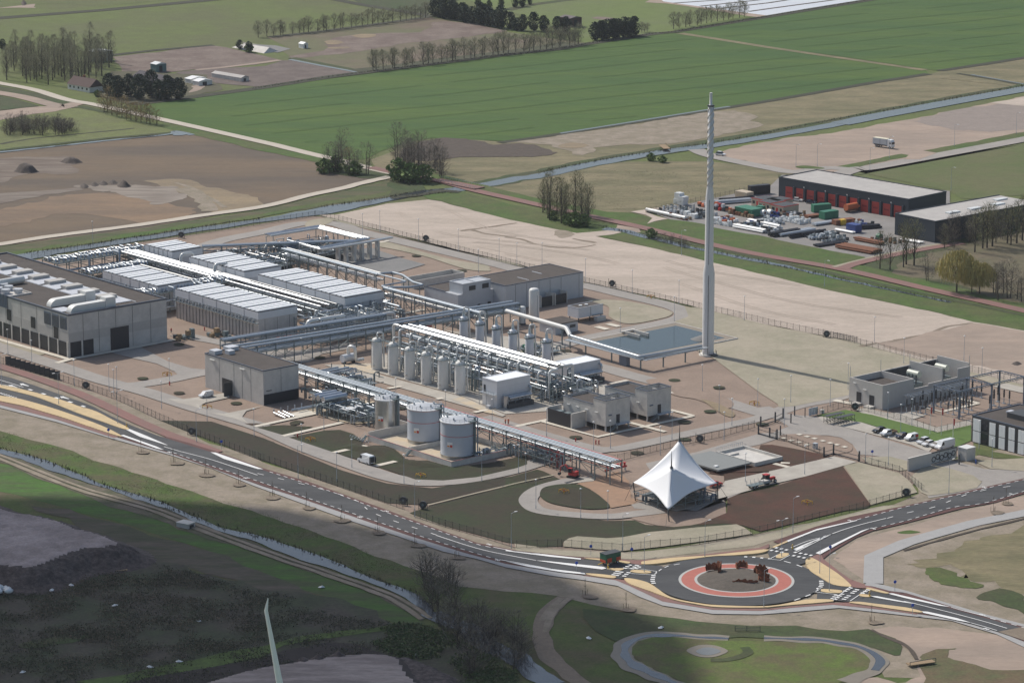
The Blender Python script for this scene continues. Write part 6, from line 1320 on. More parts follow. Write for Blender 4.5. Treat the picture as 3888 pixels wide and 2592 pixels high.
# ---- white tent
tz = Vector((229.6, 20.7, 0))
t = thing('tensile_canopy', 'large white tent-like membrane canopy with two pointed peaks near the roundabout', 'canopy', W(tz.x, tz.y), GA)
m_memb = M('membrane_white', (0.76,0.77,0.79), 0.6)
pF = Vector((235.1,14.1,12.2))-tz; pR = Vector((224.4,26.9,15.4))-tz
tL = Vector((222.0,12.1,5.4))-tz; tR = Vector((237.2,29.2,5.4))-tz; tF = Vector((243.1,5.6,3.4))-tz; tB = Vector((216.1,35.8,3.4))-tz
cen = Vector((0,0,0))
mm = MB(); N = 12
def tri(A, B, C, hull, sag):
    """A peak, B and C tips; hull: edge BC is free and curves inwards"""
    idx = {}; vs = []; fs = []
    for i in range(N+1):
        for j in range(N+1-i):
            k = N-i-j; a, b, c = i/N, j/N, k/N
            p = A*a+B*b+C*c
            if hull:
                q = 4*b*c/max(1e-6,(b+c)**2)*(b+c)**2 if (b+c) > 0 else 0
                m_ = (A*0.62+(B+C)*0.19); p = p.lerp(m_+Vector((0,0,-(m_.z-(p.z*0.55+m_.z*0.45)))), 0.30*q)
            s_ = (a*b*(1.0)+a*c)*sag*2.2; p.z -= s_
            idx[i,j] = len(vs); vs.append(p)
    for i in range(N):
        for j in range(N-i):
            fs.append((idx[i,j],idx[i+1,j],idx[i,j+1]))
            if i+j < N-1: fs.append((idx[i+1,j],idx[i+1,j+1],idx[i,j+1]))
    mm.add(vs, fs, True)
tri(pF,tF,tR,True,1.6); tri(pF,tL,tF,True,1.6); tri(pR,tR,tB,True,1.9); tri(pR,tB,tL,True,1.9)
def saddle(tip):
    vs = []; fs = []; n = 14
    for i in range(n+1):
        u = i/n; r = pF.lerp(pR, u); r.z -= 4*u*(1-u)*4.2
        for j in range(n+1):
            v = j/n; p = r.lerp(tip, v)
            e0 = pF.lerp(tip, v); e0.z -= v*(1-v)*1.6*2.2; e1 = pR.lerp(tip, v); e1.z -= v*(1-v)*1.9*2.2
            e = e0.lerp(e1, u); p.z = e.z-4*u*(1-u)*4.2*(1-v)**1.5
            vs.append(p)
    for i in range(n):
        for j in range(n): fs.append((i*(n+1)+j,(i+1)*(n+1)+j,(i+1)*(n+1)+j+1,i*(n+1)+j+1))
    mm.add(vs, fs, True)
saddle(tL); saddle(tR)
mo = mm.build('membrane', m_memb, t)
bm_ = bmesh.new(); bm_.from_mesh(mo.data); bmesh.ops.remove_doubles(bm_, verts=bm_.verts, dist=0.02); bmesh.ops.recalc_face_normals(bm_, faces=bm_.faces); bm_.to_mesh(mo.data); bm_.free()
so_ = mo.modifiers.new('thickness', 'SOLIDIFY'); so_.thickness = 0.05
for p, top in ((pF, 16.6), (pR, 19.8)):
    MB().cyl((p.x,p.y,0),(p.x,p.y,p.z-0.2),0.22,n=10).cyl((p.x,p.y,p.z-0.5),(p.x,p.y,top),0.2,0.05,n=8).cyl((p.x,p.y,p.z-0.3),(p.x,p.y,p.z+0.15),0.55,0.25,n=12).build('mast', m_dark, t)
for tip, base in ((tL,(-7.2,-8.1)),(tR,(7.8,8.7)),(tF,(13.7,-14.8)),(tB,(-13.9,15.4))):
    MB().cyl((base[0],base[1],0),(tip.x,tip.y,tip.z),0.16,n=8).build('strut', m_dark, t)
    MB().tube([(tip.x,tip.y,tip.z),(base[0]*1.25,base[1]*1.3,0.1)],0.05,5).build('guy_rope', m_dark, t)
MB().box(-8,8,-7,7,0.3,0.45).build('floor_slab', m_pave, t)
# ================================================================ FENCES, LAMPS, POSTS
m_mesh = bpy.data.materials.new('fence_mesh'); m_mesh.use_nodes = True
_n = m_mesh.node_tree.nodes; _l = m_mesh.node_tree.links; _b = _n['Principled BSDF']; _b.inputs['Base Color'].default_value = (0.10,0.105,0.10,1); _b.inputs['Roughness'].default_value = 0.6
_tc = _n.new('ShaderNodeTexCoord'); _sx = _n.new('ShaderNodeSeparateXYZ'); _l.new(_tc.outputs['UV'], _sx.inputs[0])
_o = []
for ax, per, wd in (('X', 0.05, 0.07), ('Y', 0.2, 0.05)):      # welded wires: real holes between them
    a_ = _n.new('ShaderNodeMath'); a_.operation = 'DIVIDE'; _l.new(_sx.outputs[ax], a_.inputs[0]); a_.inputs[1].default_value = per
    f_ = _n.new('ShaderNodeMath'); f_.operation = 'FRACT'; _l.new(a_.outputs[0], f_.inputs[0])
    c_ = _n.new('ShaderNodeMath'); c_.operation = 'LESS_THAN'; _l.new(f_.outputs[0], c_.inputs[0]); c_.inputs[1].default_value = wd*1.6; _o.append(c_)
mx_ = _n.new('ShaderNodeMath'); mx_.operation = 'MAXIMUM'; _l.new(_o[0].outputs[0], mx_.inputs[0]); _l.new(_o[1].outputs[0], mx_.inputs[1]); _l.new(mx_.outputs[0], _b.inputs['Alpha'])
m_post = M('fence_post', (0.05,0.055,0.05), 0.6)
postm = None
def fence(label, s, step=2.7, h=2.1, group='green wire mesh fences of the station'):
    global postm
    P = pts(s); P = [Vector((p.x, p.y, 0)) for p in P]; o = P[0]
    t = thing('wire_fence', label, 'fence', o, 0, group)
    vs = []; fs = []; uv = []; acc = 0
    for a, b in zip(P[:-1], P[1:]):
        L = (b-a).length; k = len(vs)
        vs += [a-o+Vector((0,0,0.15)), b-o+Vector((0,0,0.15)), b-o+Vector((0,0,h)), a-o+Vector((0,0,h))]; fs.append((k,k+1,k+2,k+3)); uv += [(acc,0),(acc+L,0),(acc+L,h),(acc,h)]; acc += L
    q = MB().add(vs, fs).build('wire_mesh', m_mesh, t); u = q.data.uv_layers.new(name='UVMap')
    for i, c in enumerate(uv): u.data[i].uv = c
    r_ = MB()
    for a, b in zip(P[:-1], P[1:]): r_.beam(a-o+Vector((0,0,h)), b-o+Vector((0,0,h)), 0.05); r_.beam(a-o+Vector((0,0,0.15)), b-o+Vector((0,0,0.15)), 0.06)
    r_.build('rail', m_post, t)
    if postm is None:
        postm = MB().beam((0,0,0),(0,0,h+0.25),0.1); me = postm.build('post', m_post); postm = me.data; bpy.data.objects.remove(me)
    n = 0
    for p, d in along(P, step):
        n += 1
        if n > 99: break
        c = bpy.data.objects.new('post', postm); COL.objects.link(c); c.parent = t; c.location = p-o
    return t
fence('rear wire fence from the far corner to behind the workshop block', 'f 560 428 625 432 g 300 924')
fence('rear wire fence behind the round site road and the basin', 'g 300 924 715 1025 1640 1232 2100 1335')
fence('rear wire fence between the green lawnless field and the sandy lot', 'g 2100 1335 2352 1398 h 870 1560 l 640 10 1540 236')
fence('rear wire fence behind the substation', 'l 1540 236 1900 318 2352 430 2500 462')
fence('wire fence along the canal beside the piping', 'e 280 812 900 712 1650 604 2352 500 f 560 428', 2.9)
fence('roadside wire fence in front of the largest hall', 'i -60 218 0 234 500 380 750 455 1040 560')
fence('roadside wire fence next to the dark planting bed opposite the concrete hall', 'i 1040 560 1430 745 1900 940 2352 1112')
fence('roadside wire fence in front of the storage tanks', 'j 0 1075 600 1280 1200 1490 1360 1545')
fence('roadside wire fence along the dark bed left of the pale strip', 'n 1440 70 1700 160 2000 245 2352 350 o 500 340')
fence('roadside wire fence crossing the pale sandy strip near the green trailer', 'o 500 340 800 362 1045 382 1300 350 1700 325 2200 235')
fence('roadside wire fence along the brown bed above the road fork', 'o 2200 235 p 0 215 100 195 540 90 850 20 l 980 1500 1340 1415')
fence('wire fence slanting down from the entrance to the road', 'l 870 1112 1240 1215 1460 1392')
fence('wire fence round the substation beside the bright lawn', 'l 505 702 760 620 1250 752 1575 862 1880 790')
fence('wire fence behind the tent between two site roads', 'k 1000 1112 1300 1032 1640 950 1900 900 2230 805')
fence('wire fence beside the gravel oval with white hatches', 'l 85 880 300 960 560 1055')
fence('wire fence round the storage yard', 'g 1250 400 1360 378 1580 330 2060 228 2300 175', 3.0, 1.8, None)
# sliding gates with black posts
for s, lab in (('l 0 800 130 760 200 725', 'black sliding gate rail with posts across the upper site road'), ('l 565 1075 650 1050 880 1112', 'long black cantilever gate across the concrete road'), ('l -20 870 80 900 145 915', 'black gate rail ending beside the gravel oval')):
    P = pts(s); o = P[0]; t = thing('sliding_gate', lab, 'gate', o, 0)
    g_ = MB()
    for a, b in zip(P[:-1], P[1:]): g_.beam(a-o+Vector((0,0,0.5)), b-o+Vector((0,0,0.5)), 0.25); g_.beam(a-o+Vector((0,0,1.7)), b-o+Vector((0,0,1.7)), 0.12)
    g_.build('rail', m_dark, t)
    for p in P: MB().beam(p-o, p-o+Vector((0,0,3.2)), 0.45).build('post', m_dark, t)
for x, y, tt, lab in ((303,705,'l','left of the notice boards'),(270,770,'l','at the end of the gate rail'),(1772,1140,'l','in front of the gate kiosk'),(176,880,'l','above the gravel oval')):
    single('gate_post', MB().beam((0,0,0),(0,0,3.0),0.35).beam((0,0,3.0),(0,0,3.1),0.4), m_dark, f'free-standing thick black post {lab}', 'post', T(tt,x,y))
dr = None
for x, y, tt, lab in ((1620,622,'e','canal fence'),(1545,652,'f','rear fence near the grey gravel bed'),(950,1058,'g','rear fence behind the workshop block'),(590,1512,'h','rear fence behind the pale field'),(843,658,'l','substation fence'),(1735,945,'k','fence behind the tent'),(1300,1425,'l','road fence at the entrance'),(768,465,'i','road fence left of the concrete hall'),(1712,878,'i','road fence by the dark bed'),(1345,1500,'j','road fence left of the bed edge'),(1520,1540,'j','road fence right of the bed edge')):
    P0 = T(tt, x, y)
    if dr is None:
        dr = thing('fence_drum', '', 'drum', P0, R(-20), 'black drums on frames along the fence')
        MB().cyl((0,-0.25,1.45),(0,0.25,1.45),1.05,n=24).build('drum', m_dark, dr)
        MB().cyl((0,-0.3,1.45),(0,0.3,1.45),0.35,n=12).build('hub', m_steelg, dr)
        MB().beam((-1.25,0,0),(-1.25,0,3.0),0.12).beam((1.25,0,0),(1.25,0,2.2),0.12).beam((-1.25,0,0.3),(1.25,0,0.3),0.12).build('frame', m_post, dr)
        q = dr
    else: q = dup(dr, P0)
    q['label'] = f'black round drum in a frame on the {lab}'
# lamp posts
lamps = {}
def lamp(kind, P0, label, rot=0.0):
    G = {'site':'slim site lamp posts','road':'tall road lamp posts','double':'road lamp posts with two arms'}[kind]
    if kind in lamps: return dup(lamps[kind], P0, rot, label, G)
    h = {'site':8.4,'road':9.5,'double':9.8}[kind]
    t = thing('street_lamp', label, 'lamp post', P0, rot, G); lamps[kind] = t
    MB().lathe([(0.11,0),(0.10,1.2),(0.07,1.25),(0.05,h)],(0,0),8).build('pole', m_pgrey, t)
    if kind == 'site': MB().lathe([(0.05,h),(0.34,h+0.05),(0.34,h+0.16),(0.1,h+0.26)],(0,0),10).build('lamp_head', m_wht, t)
    else:
        for s in ((1,) if kind == 'road' else (1,-1)):
            a_ = MB().beam((0,0,h),(s*1.2,0,h+0.25),0.07).build('arm', m_pgrey, t)
            MB().box(min(s*1.1,s*2.0),max(s*1.1,s*2.0),-0.16,0.16,h+0.2,h+0.33).build('lamp_head', m_wht, a_)
    return t
near = [('beside the far canal fence','e 830 672'),('at the far corner beside the site road','f 980 600; f 1135 570'),('along the rear fence','f 1480 650; f 1835 745; f 2200 830; g 712 1015; g 1130 1120; g 1547 1215; g 2130 1360; h 1015 1552'),
 ('beside the curved road behind the workshop block','f 2015 930; g 100 870; g 325 870; g 1505 1365; g 1022 1470'),('on the pale field in front of the substation','l 268 585; l 620 620; l 780 470'),('behind the substation','l 1278 240; l 1815 220; l 1975 330'),
 ('around the entrance road and car park','l 210 800; l 935 1120; l 1135 740; l 1350 800; l 1140 1150; l 1250 850'),('near the gate kiosk and office','l 1950 1000; l 2065 1165'),('beside the concrete road right of the tent','l 393 1230; k 2140 1300'),
 ('on the gravel between the stack and the site road','k 1755 485; k 2250 615; k 1905 675; k 2020 795'),('behind the tent','k 1950 920; k 1485 920; k 1380 1055; k 935 1000; k 785 1010'),('by the buildings on stilts','k 365 890'),
 ('on the dark beds around the circular path','k 180 1300; k 270 1540; o 670 90; o 912 110; k 115 1220'),('along the front site road near the tanks','j 437 1030; j 885 1170; j 1350 1310; j 2045 1290; j 635 830; j 750 1290'),
 ('along the concrete strip in front of the towers','j 1278 610; j 1722 720; j 2138 800'),('under the crossing pipe bridge','j 435 240'),('along the front site road near the concrete hall','i 1515 430; i 1443 640; i 1850 750; i 2270 890'),
 ('between the largest hall and the road','i 665 440; i 1045 505; i 72 160; i 285 260; i 975 480; i 1018 530')]
for where, ss in near:
    L_ = ss.split(';')
    for i, s in enumerate(L_): lamp('site', pts(s)[0], f'slim grey lamp post {where}')
for s, lab in (('i 1755 942','beside the red cycle path left of the dark bed'),('j 405 1272','on the verge in front of the storage tanks'),('n 1447 82','on the verge below the bed edge'),('o 50 362','on the verge left of the pale strip'),('o 1045 382','where the fence bends above the green trailer'),
               ('o 1237 578','on the small yellow island left of the roundabout'),('o 1778 440','on the yellow island behind the roundabout'),('p 288 222','on the verge above the road fork'),('p 527 592','on the big yellow island right of the roundabout, upper one'),('p 612 748','on the narrow island right of the roundabout'),('p 28 888','at the near edge of the roundabout'),('l 1680 1408','on the pale verge by the entrance')):
    lamp('road', pts(s)[0]+Vector((0,0,0.3)), f'tall road lamp post {lab}', R(40))
for s, lab in (('i 525 612','on the yellow median, left one'),('i 1050 782','near the tip of the yellow median'),('p 187 437','on the small yellow island at the road fork'),('i 15 445','on the yellow median at the left edge of the picture')):
    lamp('double', pts(s)[0]+Vector((0,0,0.3)), f'two-armed road lamp {lab}', R(40))
for s in ('d 315 1495','d 505 1490','d 975 1525','d 1148 1420','d 1730 1310','d 2282 1200','h 570 1060','g 1570 780','h 1700 200'): lamp('road', pts(s)[0], 'thin lamp post far away beside the roads of the sandy lots', R(-40))
# small site furniture
m_signb = M('sign_blue', (0.02,0.08,0.45), 0.5)
def sign(s, lab, h=2.4):
    t = thing('road_sign', lab, 'road sign', pts(s)[0]+Vector((0,0,0.3)), R(20)); MB().beam((0,0,0),(0,0,h),0.09).build('pole', m_pgrey, t)
    MB().cyl((0,-0.06,h),(0,0.0,h),0.42,n=16).build('sign_plate', m_signb, t); return t
for s, lab in (('p 620 425','blue round sign where the cycle path starts right of the fork'),('p 1198 740','blue round sign beside the sidewalk right of the crossing'),('p 1355 950','blue round sign by the lower sidewalk'),('i 1978 1010','blue round sign at the end of the upper red cycle path'),('l 995 1100','blue round sign on the entrance road'),('o 760 420','blue round sign behind the green trailer'),('o 1125 445','blue round sign above the left crossing'),('i 970 905','blue round sign at the end of the lower red cycle path'),('o 632 570','blue round sign left of the yellow strip')): sign(s, lab)
bo = None
for s, lab in (('p 285 372','in front of the white wedge at the fork'),('p 973 795','on the island of the right road'),('o 915 545','beside the green trailer drawbar'),('i 1132 815','at the tip of the yellow median')):
    if bo is None:
        bo = thing('island_bollard', '', 'bollard', pts(s)[0]+Vector((0,0,0.5)), 0, 'yellow traffic bollards'); MB().lathe([(0.2,0),(0.2,1.15),(0.12,1.25)],(0,0),10).build('column', m_yelp, bo); MB().cyl((0,-0.22,0.9),(0,-0.2,0.9),0.15,n=10).build('arrow_plate', m_signb, bo); q = bo
    else: q = dup(bo, pts(s)[0]+Vector((0,0,0.5)))
    q['label'] = f'yellow bollard {lab}'
hy = None
for s, lab in (('i 1492 345','brown gravel left of the concrete hall'),('i 1850 640','gravel disc by the estate car'),('j 515 928','dark bed left of the bund'),('j 1500 1250','green bed in front of the nearest tank'),('g 1298 1160','rear road behind the workshop block'),('k 2220 605','gravel right of the stack'),('k 520 1393','bed inside the circular path'),('l 415 1492','brown bed above the road fork')):
    P0 = pts(s)[0]
    if hy is None:
        hy = thing('fire_hydrant', '', 'hydrant', P0, GA, 'hydrants inside yellow guard rails')
        MB().lathe([(0.16,0),(0.16,0.8),(0.22,0.85),(0.1,1.05)],(0,0),8).build('hydrant', m_red, hy); g_ = MB()
        for a, b in ((-1,-1),(1,-1),(1,1),(-1,1)): g_.beam((a*1.1,b*0.9,0),(a*1.1,b*0.9,1.0),0.13); g_.beam((a*1.1,-b*0.9*0-0.9,1.0),(a*1.1,0.9,1.0),0.13); g_.beam((-1.1,b*0.9,1.0),(1.1,b*0.9,1.0),0.13)
        g_.build('guard_rail', m_yelp, hy); q = hy
    else: q = dup(hy, P0)
    q['label'] = f'red hydrant in a yellow guard on the {lab}'
rp = None
for s, lab in (('k 625 938','on the dark disc by the stilt buildings'),('k 805 955','left one of two by the site road below the stilt buildings'),('k 832 955','right one of two by the site road below the stilt buildings'),('j 400 900','in the dark bed by the first slab path'),('i 1515 430','beside the junction near the concrete hall'),('i 1827 -58','beside the longest striped hall')):
    P0 = pts(s)[0]; single('red_hydrant_post', MB().lathe([(0.18,0),(0.18,1.0),(0.24,1.05),(0.24,1.15),(0.08,1.3)],(0,0),8), m_red, f'small red hydrant post {lab}', 'hydrant', P0)
# ================================================================ TREES
def leafm(n, c, c2): return mat(n, c, 0.85, col2=c2, s2=1.2, amt2=1.0, var=0.25, scale=0.5)
m_twig = leafm('twigs_bare', (0.27,0.245,0.17), (0.30,0.29,0.18)); m_twigd = leafm('twigs_dark', (0.16,0.135,0.11), (0.22,0.19,0.145))
m_twigg = leafm('twigs_budding', (0.20,0.21,0.09), (0.19,0.165,0.11)); m_twigo = leafm('twigs_orange', (0.34,0.24,0.10), (0.24,0.18,0.10))
m_ever = leafm('evergreen_needles', (0.022,0.042,0.026), (0.036,0.058,0.030)); m_wil = leafm('willow_yellow', (0.50,0.41,0.15), (0.36,0.32,0.13))
m_green = leafm('fresh_leaves', (0.13,0.20,0.05), (0.09,0.13,0.04)); m_bark = M('bark', (0.06,0.05,0.042), 0.95)
def spray(mb, P, d, L, wd, n=1):
    """a thin twig blade"""
    d = d.normalized(); s = d.cross(Vector((random.uniform(-1,1),random.uniform(-1,1),random.uniform(-.3,.3)))).normalized()*wd
    mb.add([P-s, P+s, P+d*L], [(0,1,2)])
def leaf(mb, P, r):
    a = Vector((random.gauss(0,1),random.gauss(0,1),random.gauss(0,1))).normalized(); b = a.cross(Vector((random.gauss(0,1),random.gauss(0,1),random.gauss(0,1)))).normalized()
    mb.add([P-a*r, P-b*r*0.7, P+a*r, P+b*r*0.7], [(0,1,2,3)])
def tree(kind, label, cat, H, Rr, m, n, shape, seed, group, stems=1, t0=0.25):
    random.seed(seed); t = thing(kind, label, cat, (0,0,0), 0, group); tr = MB(); cr = MB()
    limbs = []
    for s in range(stems):
        ox, oy = (random.uniform(-.8,.8), random.uniform(-.8,.8)) if stems > 1 else (0,0)
        lean = Vector((ox*1.2, oy*1.2, 0)); top = Vector((ox,oy,0))+lean+Vector((random.uniform(-.3,.3),random.uniform(-.3,.3),H*0.92))
        r0 = 0.03*H/ (1 if stems == 1 else 1.6)*0.55+0.05
        tr.tube([(ox,oy,0),(ox+lean.x*0.4,oy+lean.y*0.4,H*0.4),tuple(top)],[r0,r0*0.6,0.03],6)
        for k in range(9):
            z = H*(t0+0.62*k/9); a = random.uniform(0,6.28); l = Rr*(1.0-0.5*k/9)*random.uniform(.7,1)
            up = {'poplar':1.9,'round':0.8,'cone':0.2,'weep':1.0}.get(shape,0.8)
            p0 = Vector((ox+lean.x*z/H, oy+lean.y*z/H, z)); p1 = p0+Vector((math.cos(a)*l,math.sin(a)*l,l*up)); limbs.append((p0,p1))
            tr.tube([p0, p0.lerp(p1,0.5)+Vector((0,0,0.1*l)), p1],[r0*0.4,r0*0.25,0.02],5)
    def env(z):   # crown radius at relative height
        z = (z-t0)/(1-t0)
        if shape == 'poplar': return (0.45+0.55*min(1,z/0.35)) if z < 0.7 else max(0.25, (1-(z-0.7)/0.3*0.75))
        if shape == 'cone': return max(0.1, 1-z)**0.6
        return max(0.1, math.sin(math.pi*min(1,max(0,0.08+0.86*z)))**0.6)
    clumps = [(random.uniform(t0,1), random.uniform(0,6.28), random.random()**0.5) for _ in range(16)]
    for i in range(n):
        if random.random() < 0.6:
            zc, ac, rc = random.choice(clumps); zz = min(1,max(t0,random.gauss(zc,0.07))); a = random.gauss(ac,0.5); q = min(1,max(0,random.gauss(rc,0.18)))
        else: zz = random.uniform(t0,1); a = random.uniform(0,6.28); q = random.random()**0.6
        r = env(zz)*Rr*q*random.uniform(0.85,1.12); P = Vector((math.cos(a)*r, math.sin(a)*r, zz*H))
        if shape in ('poplar','round') and m in (m_twig,m_twigd,m_twigg,m_twigo):
            spray(cr, P, Vector((math.cos(a)*0.5,math.sin(a)*0.5,1.0 if shape == 'poplar' else 0.7))+Vector((random.gauss(0,.3),random.gauss(0,.3),random.gauss(0,.3))), random.uniform(0.7,1.5), random.uniform(0.025,0.055))
            if m in (m_twigg,m_twigo) and i % 3 == 0: leaf(cr, P, 0.2)
        elif shape == 'weep':
            spray(cr, P+Vector((0,0,0.4)), Vector((math.cos(a)*0.15,math.sin(a)*0.15,-1)), random.uniform(1.2,3.2), random.uniform(0.06,0.14))
        else: leaf(cr, P, random.uniform(0.22,0.5))
    tr.build('trunk', m_bark, t); cr.build('crown', m, t); return t
used_t = set()
def plant(protos, places, hs=(0.85,1.15), label=None):
    for i, P in enumerate(places):
        pr = random.choice(protos); s = random.uniform(*hs); sc = (s*random.uniform(.9,1.15), s*random.uniform(.9,1.15), s*random.uniform(.9,1.1))
        if pr.name not in used_t:
            used_t.add(pr.name); pr.location = (P.x,P.y,0); pr.scale = sc; pr.rotation_euler = (0,0,random.uniform(0,6.28)); q = pr
        else: q = dup(pr, (P.x,P.y,0), random.uniform(0,6.28), None, None, sc)
        if label: q['label'] = label
def rowp(s, step, jit): return [p+Vector((random.uniform(-jit,jit),random.uniform(-jit,jit),0)) for p, d in along([Vector((q.x,q.y,0)) for q in pts(s)], step)]
def inpoly(s, n, mind=2.0):
    P = pts(s); x0, x1 = min(p.x for p in P), max(p.x for p in P); y0, y1 = min(p.y for p in P), max(p.y for p in P); out = []; tries = 0
    while len(out) < n and tries < 6000:
        tries += 1; x, y = random.uniform(x0,x1), random.uniform(y0,y1); c = False
        for i in range(len(P)):
            a, b = P[i], P[i-1]
            if (a.y > y) != (b.y > y) and x < (b.x-a.x)*(y-a.y)/(b.y-a.y)+a.x: c = not c
        if c and all((x-q.x)**2+(y-q.y)**2 > mind*mind for q in out): out.append(Vector((x,y,0)))
    return out
def fam(n, *a, **k): return [tree(*a[:-2], a[-2]+i*17, a[-1], **k) for i in range(n)]
# far poplar rows
g1 = fam(3,'bare_poplar','thin bare tree in the row behind the brown far field','tree',7.5,2.7,m_twig,560,'poplar',21,'bare trees in far rows',t0=0.12)
plant(g1, rowp('b 60 335 130 328 600 283 1100 220 1590 160',3.9,1.2), label='thin bare tree in the farthest long row, behind the brown field')
plant(g1, rowp('b 1060 632 1300 603 1700 552 2352 468 c 0 495 400 440 650 395',3.9,1.4), (1.1,1.4), 'thin bare tree in the row along the upper edge of the large crop field')
plant(g1, rowp('c 1500 262 1750 220 2140 152',4.8,0.8), (0.95,1.2), 'bare tree in the short row below the white plastic field')
plant(g1, [T('c',x,y) for x, y in ((1215,292),(1240,290),(1265,285))], (0.6,0.75), 'small bare tree right of the dark evergreen block')
ev = fam(3,'evergreen_tree','dark evergreen tree','tree',10.0,3.5,m_ever,1500,'round',31,'dark evergreens',t0=0.05)
plant(ev, rowp('b 1620 150 1900 200 2240 262',5.0,1.2), (0.95,1.2), 'dark evergreen in the dense belt left of the small brick hut')
plant(ev, rowp('b 2290 262 2352 275 c 150 255 300 280 540 290',5.6,1.2), (0.75,1.0), 'dark evergreen in the belt running down to the small brick hut')
plant(ev, rowp('c 800 362 950 345 1190 318',3.8,0.6), (0.9,1.05), 'dark evergreen in the clipped block beside the crop field')
plant(ev, [T('a',x,y) for x, y in ((980,850),(1050,880),(1240,890),(1420,895),(1500,890),(1600,885),(1150,860),(1350,870))], (0.95,1.2), 'big dark evergreen in the farm garden')
plant(ev, [T('b',x,y) for x, y in ((2010,60),(1760,0))]+rowp('b 2130 95 c 0 95 300 40',8,2), (0.45,0.65), 'low dark evergreen bush in the meadows at the top of the picture')
plant(ev, [T('a',20,440), T('a',2225,470), T('a',2140,440)], (0.5,0.6), 'single dark evergreen at the edge of the far meadow')
gr = fam(2,'bare_shrub','grey bare shrub','shrub',5.0,3.0,m_twigd,250,'round',41,'bare shrubs',t0=0.05,stems=3)
plant(gr, rowp('c 380 330 480 350 640 380',4.0,2.0), (0.9,1.3), 'purple-grey bare shrub at the end of the far tree belt')
plant(gr, inpoly('a 40 1210 500 1215 680 1180 640 1130 300 1110 60 1130',34,2.6), (0.9,1.3), 'bare shrub in the thicket on the left meadow')
gp = fam(3,'tall_poplar','tall bare poplar in the farm wood','tree',15,3.0,m_twig,800,'poplar',51,'tall bare poplars of the farm wood',t0=0.1)
plant(gp, inpoly('a 20 720 350 770 700 760 900 700 1020 560 900 520 400 530 100 560',74,3.0), (0.8,1.15), 'tall bare poplar in the wood left of the farmhouse')
go = fam(2,'orange_willow','orange-brown budding tree','tree',7.5,3.4,m_twigo,430,'round',61,'orange-brown trees beside the lane',t0=0.12)
plant(go, [T('a',x,y) for x, y in ((930,1005),(1000,1030),(1090,1050),(1170,1075),(1260,1095),(1340,1110),(1400,1120),(960,990),(1045,1045),(1215,1090),(1310,1105),(1130,1075))], (0.9,1.35), 'orange-brown budding tree in the clump beside the farm lane')
gb = fam(3,'bare_tree','bare spreading tree','tree',12,3.8,m_twigd,650,'round',71,'bare spreading trees',t0=0.15,stems=2)
plant(gb, [T('b',x,y) for x, y in ((810,1440),(770,1500),(1010,1560),(920,1550),(680,1530),(740,1540),(860,1540))], (0.9,1.2), 'dark bare tree at the bend of the lane above the left field')
plant(gb, inpoly('f 1260 30 1300 90 1500 110 1720 110 1740 20 1600 -60 1300 -60',16,3), (1.0,1.3), 'dark bare tree in the clump above the cycle road bridge')
plant(go, [T('b',860,1470), T('f',1290,75)], (0.9,1.1), 'lone orange-brown tree between the dark bare trees at the lane')
plant(gb, [T('f',x,y) for x, y in ((700,40),(860,60),(780,0))], (0.35,0.5), 'low dark bush on the field corner')
gy = fam(2,'budding_tree','slender budding tree','tree',14,3.0,m_twigg,520,'poplar',81,'budding trees beside the cycle road',t0=0.15)
plant(gy, inpoly('g 270 400 400 470 560 510 760 510 750 430 500 390 330 350',20,3), (0.8,1.15), 'slender budding tree in the clump between the cycle road and the sandy lot')
plant(gr, [T('g',x,y) for x, y in ((1355,655),(1410,665),(1460,670),(1570,700),(1600,705),(1490,660))], (0.5,0.7), 'small bare shrub standing in the ditch beside the cycle road')
plant(gy, [T('h',x,y) for x, y in ((1065,900),(1155,908),(1275,885),(1300,860),(1370,870))], (0.95,1.25), 'tall budding tree in the group beside the red side path')
plant(gy, rowp('h 1900 745 2140 700 2352 665',6,1.5)+rowp('h 1980 720 2352 640',7,2), (1.0,1.25), 'tall budding tree in the row behind the grey-roofed shed')
plant(gb, inpoly('h 1500 720 1800 720 2352 620 2352 560 1900 600 1560 640',16,3), (0.6,0.9), 'dark bare tree against the dark shed wall')
plant(gy, [T('h',1640,720)], (0.6,0.65), 'single greener tree at the corner of the grey-roofed shed')
wl = fam(1,'weeping_willow','yellow weeping willow','tree',14,6.4,m_wil,2300,'weep',91,'yellow weeping willows',t0=0.3)
for (x, y, sc, lab) in ((1750,1105,1.0,'largest yellow weeping willow, left one beside the red cycle road'),(1885,1115,0.82,'yellow weeping willow in the middle of the three'),(1955,1120,0.85,'yellow weeping willow on the right of the three')):
    plant(wl, [T('h',x,y)], (sc,sc+0.01), lab)
plant(gb, [T('h',x,y) for x, y in ((2130,1180),(2090,1120),(2170,1120),(2220,1160),(2290,1170),(2340,1190),(1500,1010),(2400,1220))], (0.7,1.1), 'bare many-stemmed tree right of the yellow willows')
plant(gr, inpoly('n 1500 760 1850 900 2352 1150 2500 1500 1900 1500 1650 1060 1560 900',27,3.0)+inpoly('n 1520 620 1800 620 1850 760 1560 760',7,3), (0.9,1.5), 'bare grey-brown shrub in the thicket along the lower canal')
gs = fam(1,'green_shrub','round green shrub','shrub',3.5,2.2,m_green,420,'round',95,'round green shrubs',t0=0.02)
plant(gs, [T('a',870,865),T('g',1300,590+30),T('c',1300,1460-20),T('c',1400,1455),T('a',2220,470)], (0.8,1.2), 'low round green shrub standing alone')
plant(gs, [T('f',1300,110),T('f',1400,120),T('f',1520,125),T('b',740,1530),T('b',900,1560),T('f',640,45)], (1.6,2.4), 'big fresh green bush at the foot of the bare trees by the lane')
plant(gs, [T('g',620,515),T('g',700,520),T('g',430,460),T('g',560,500)], (1.0,1.5), 'green bush at the foot of the budding trees beside the sandy lot')
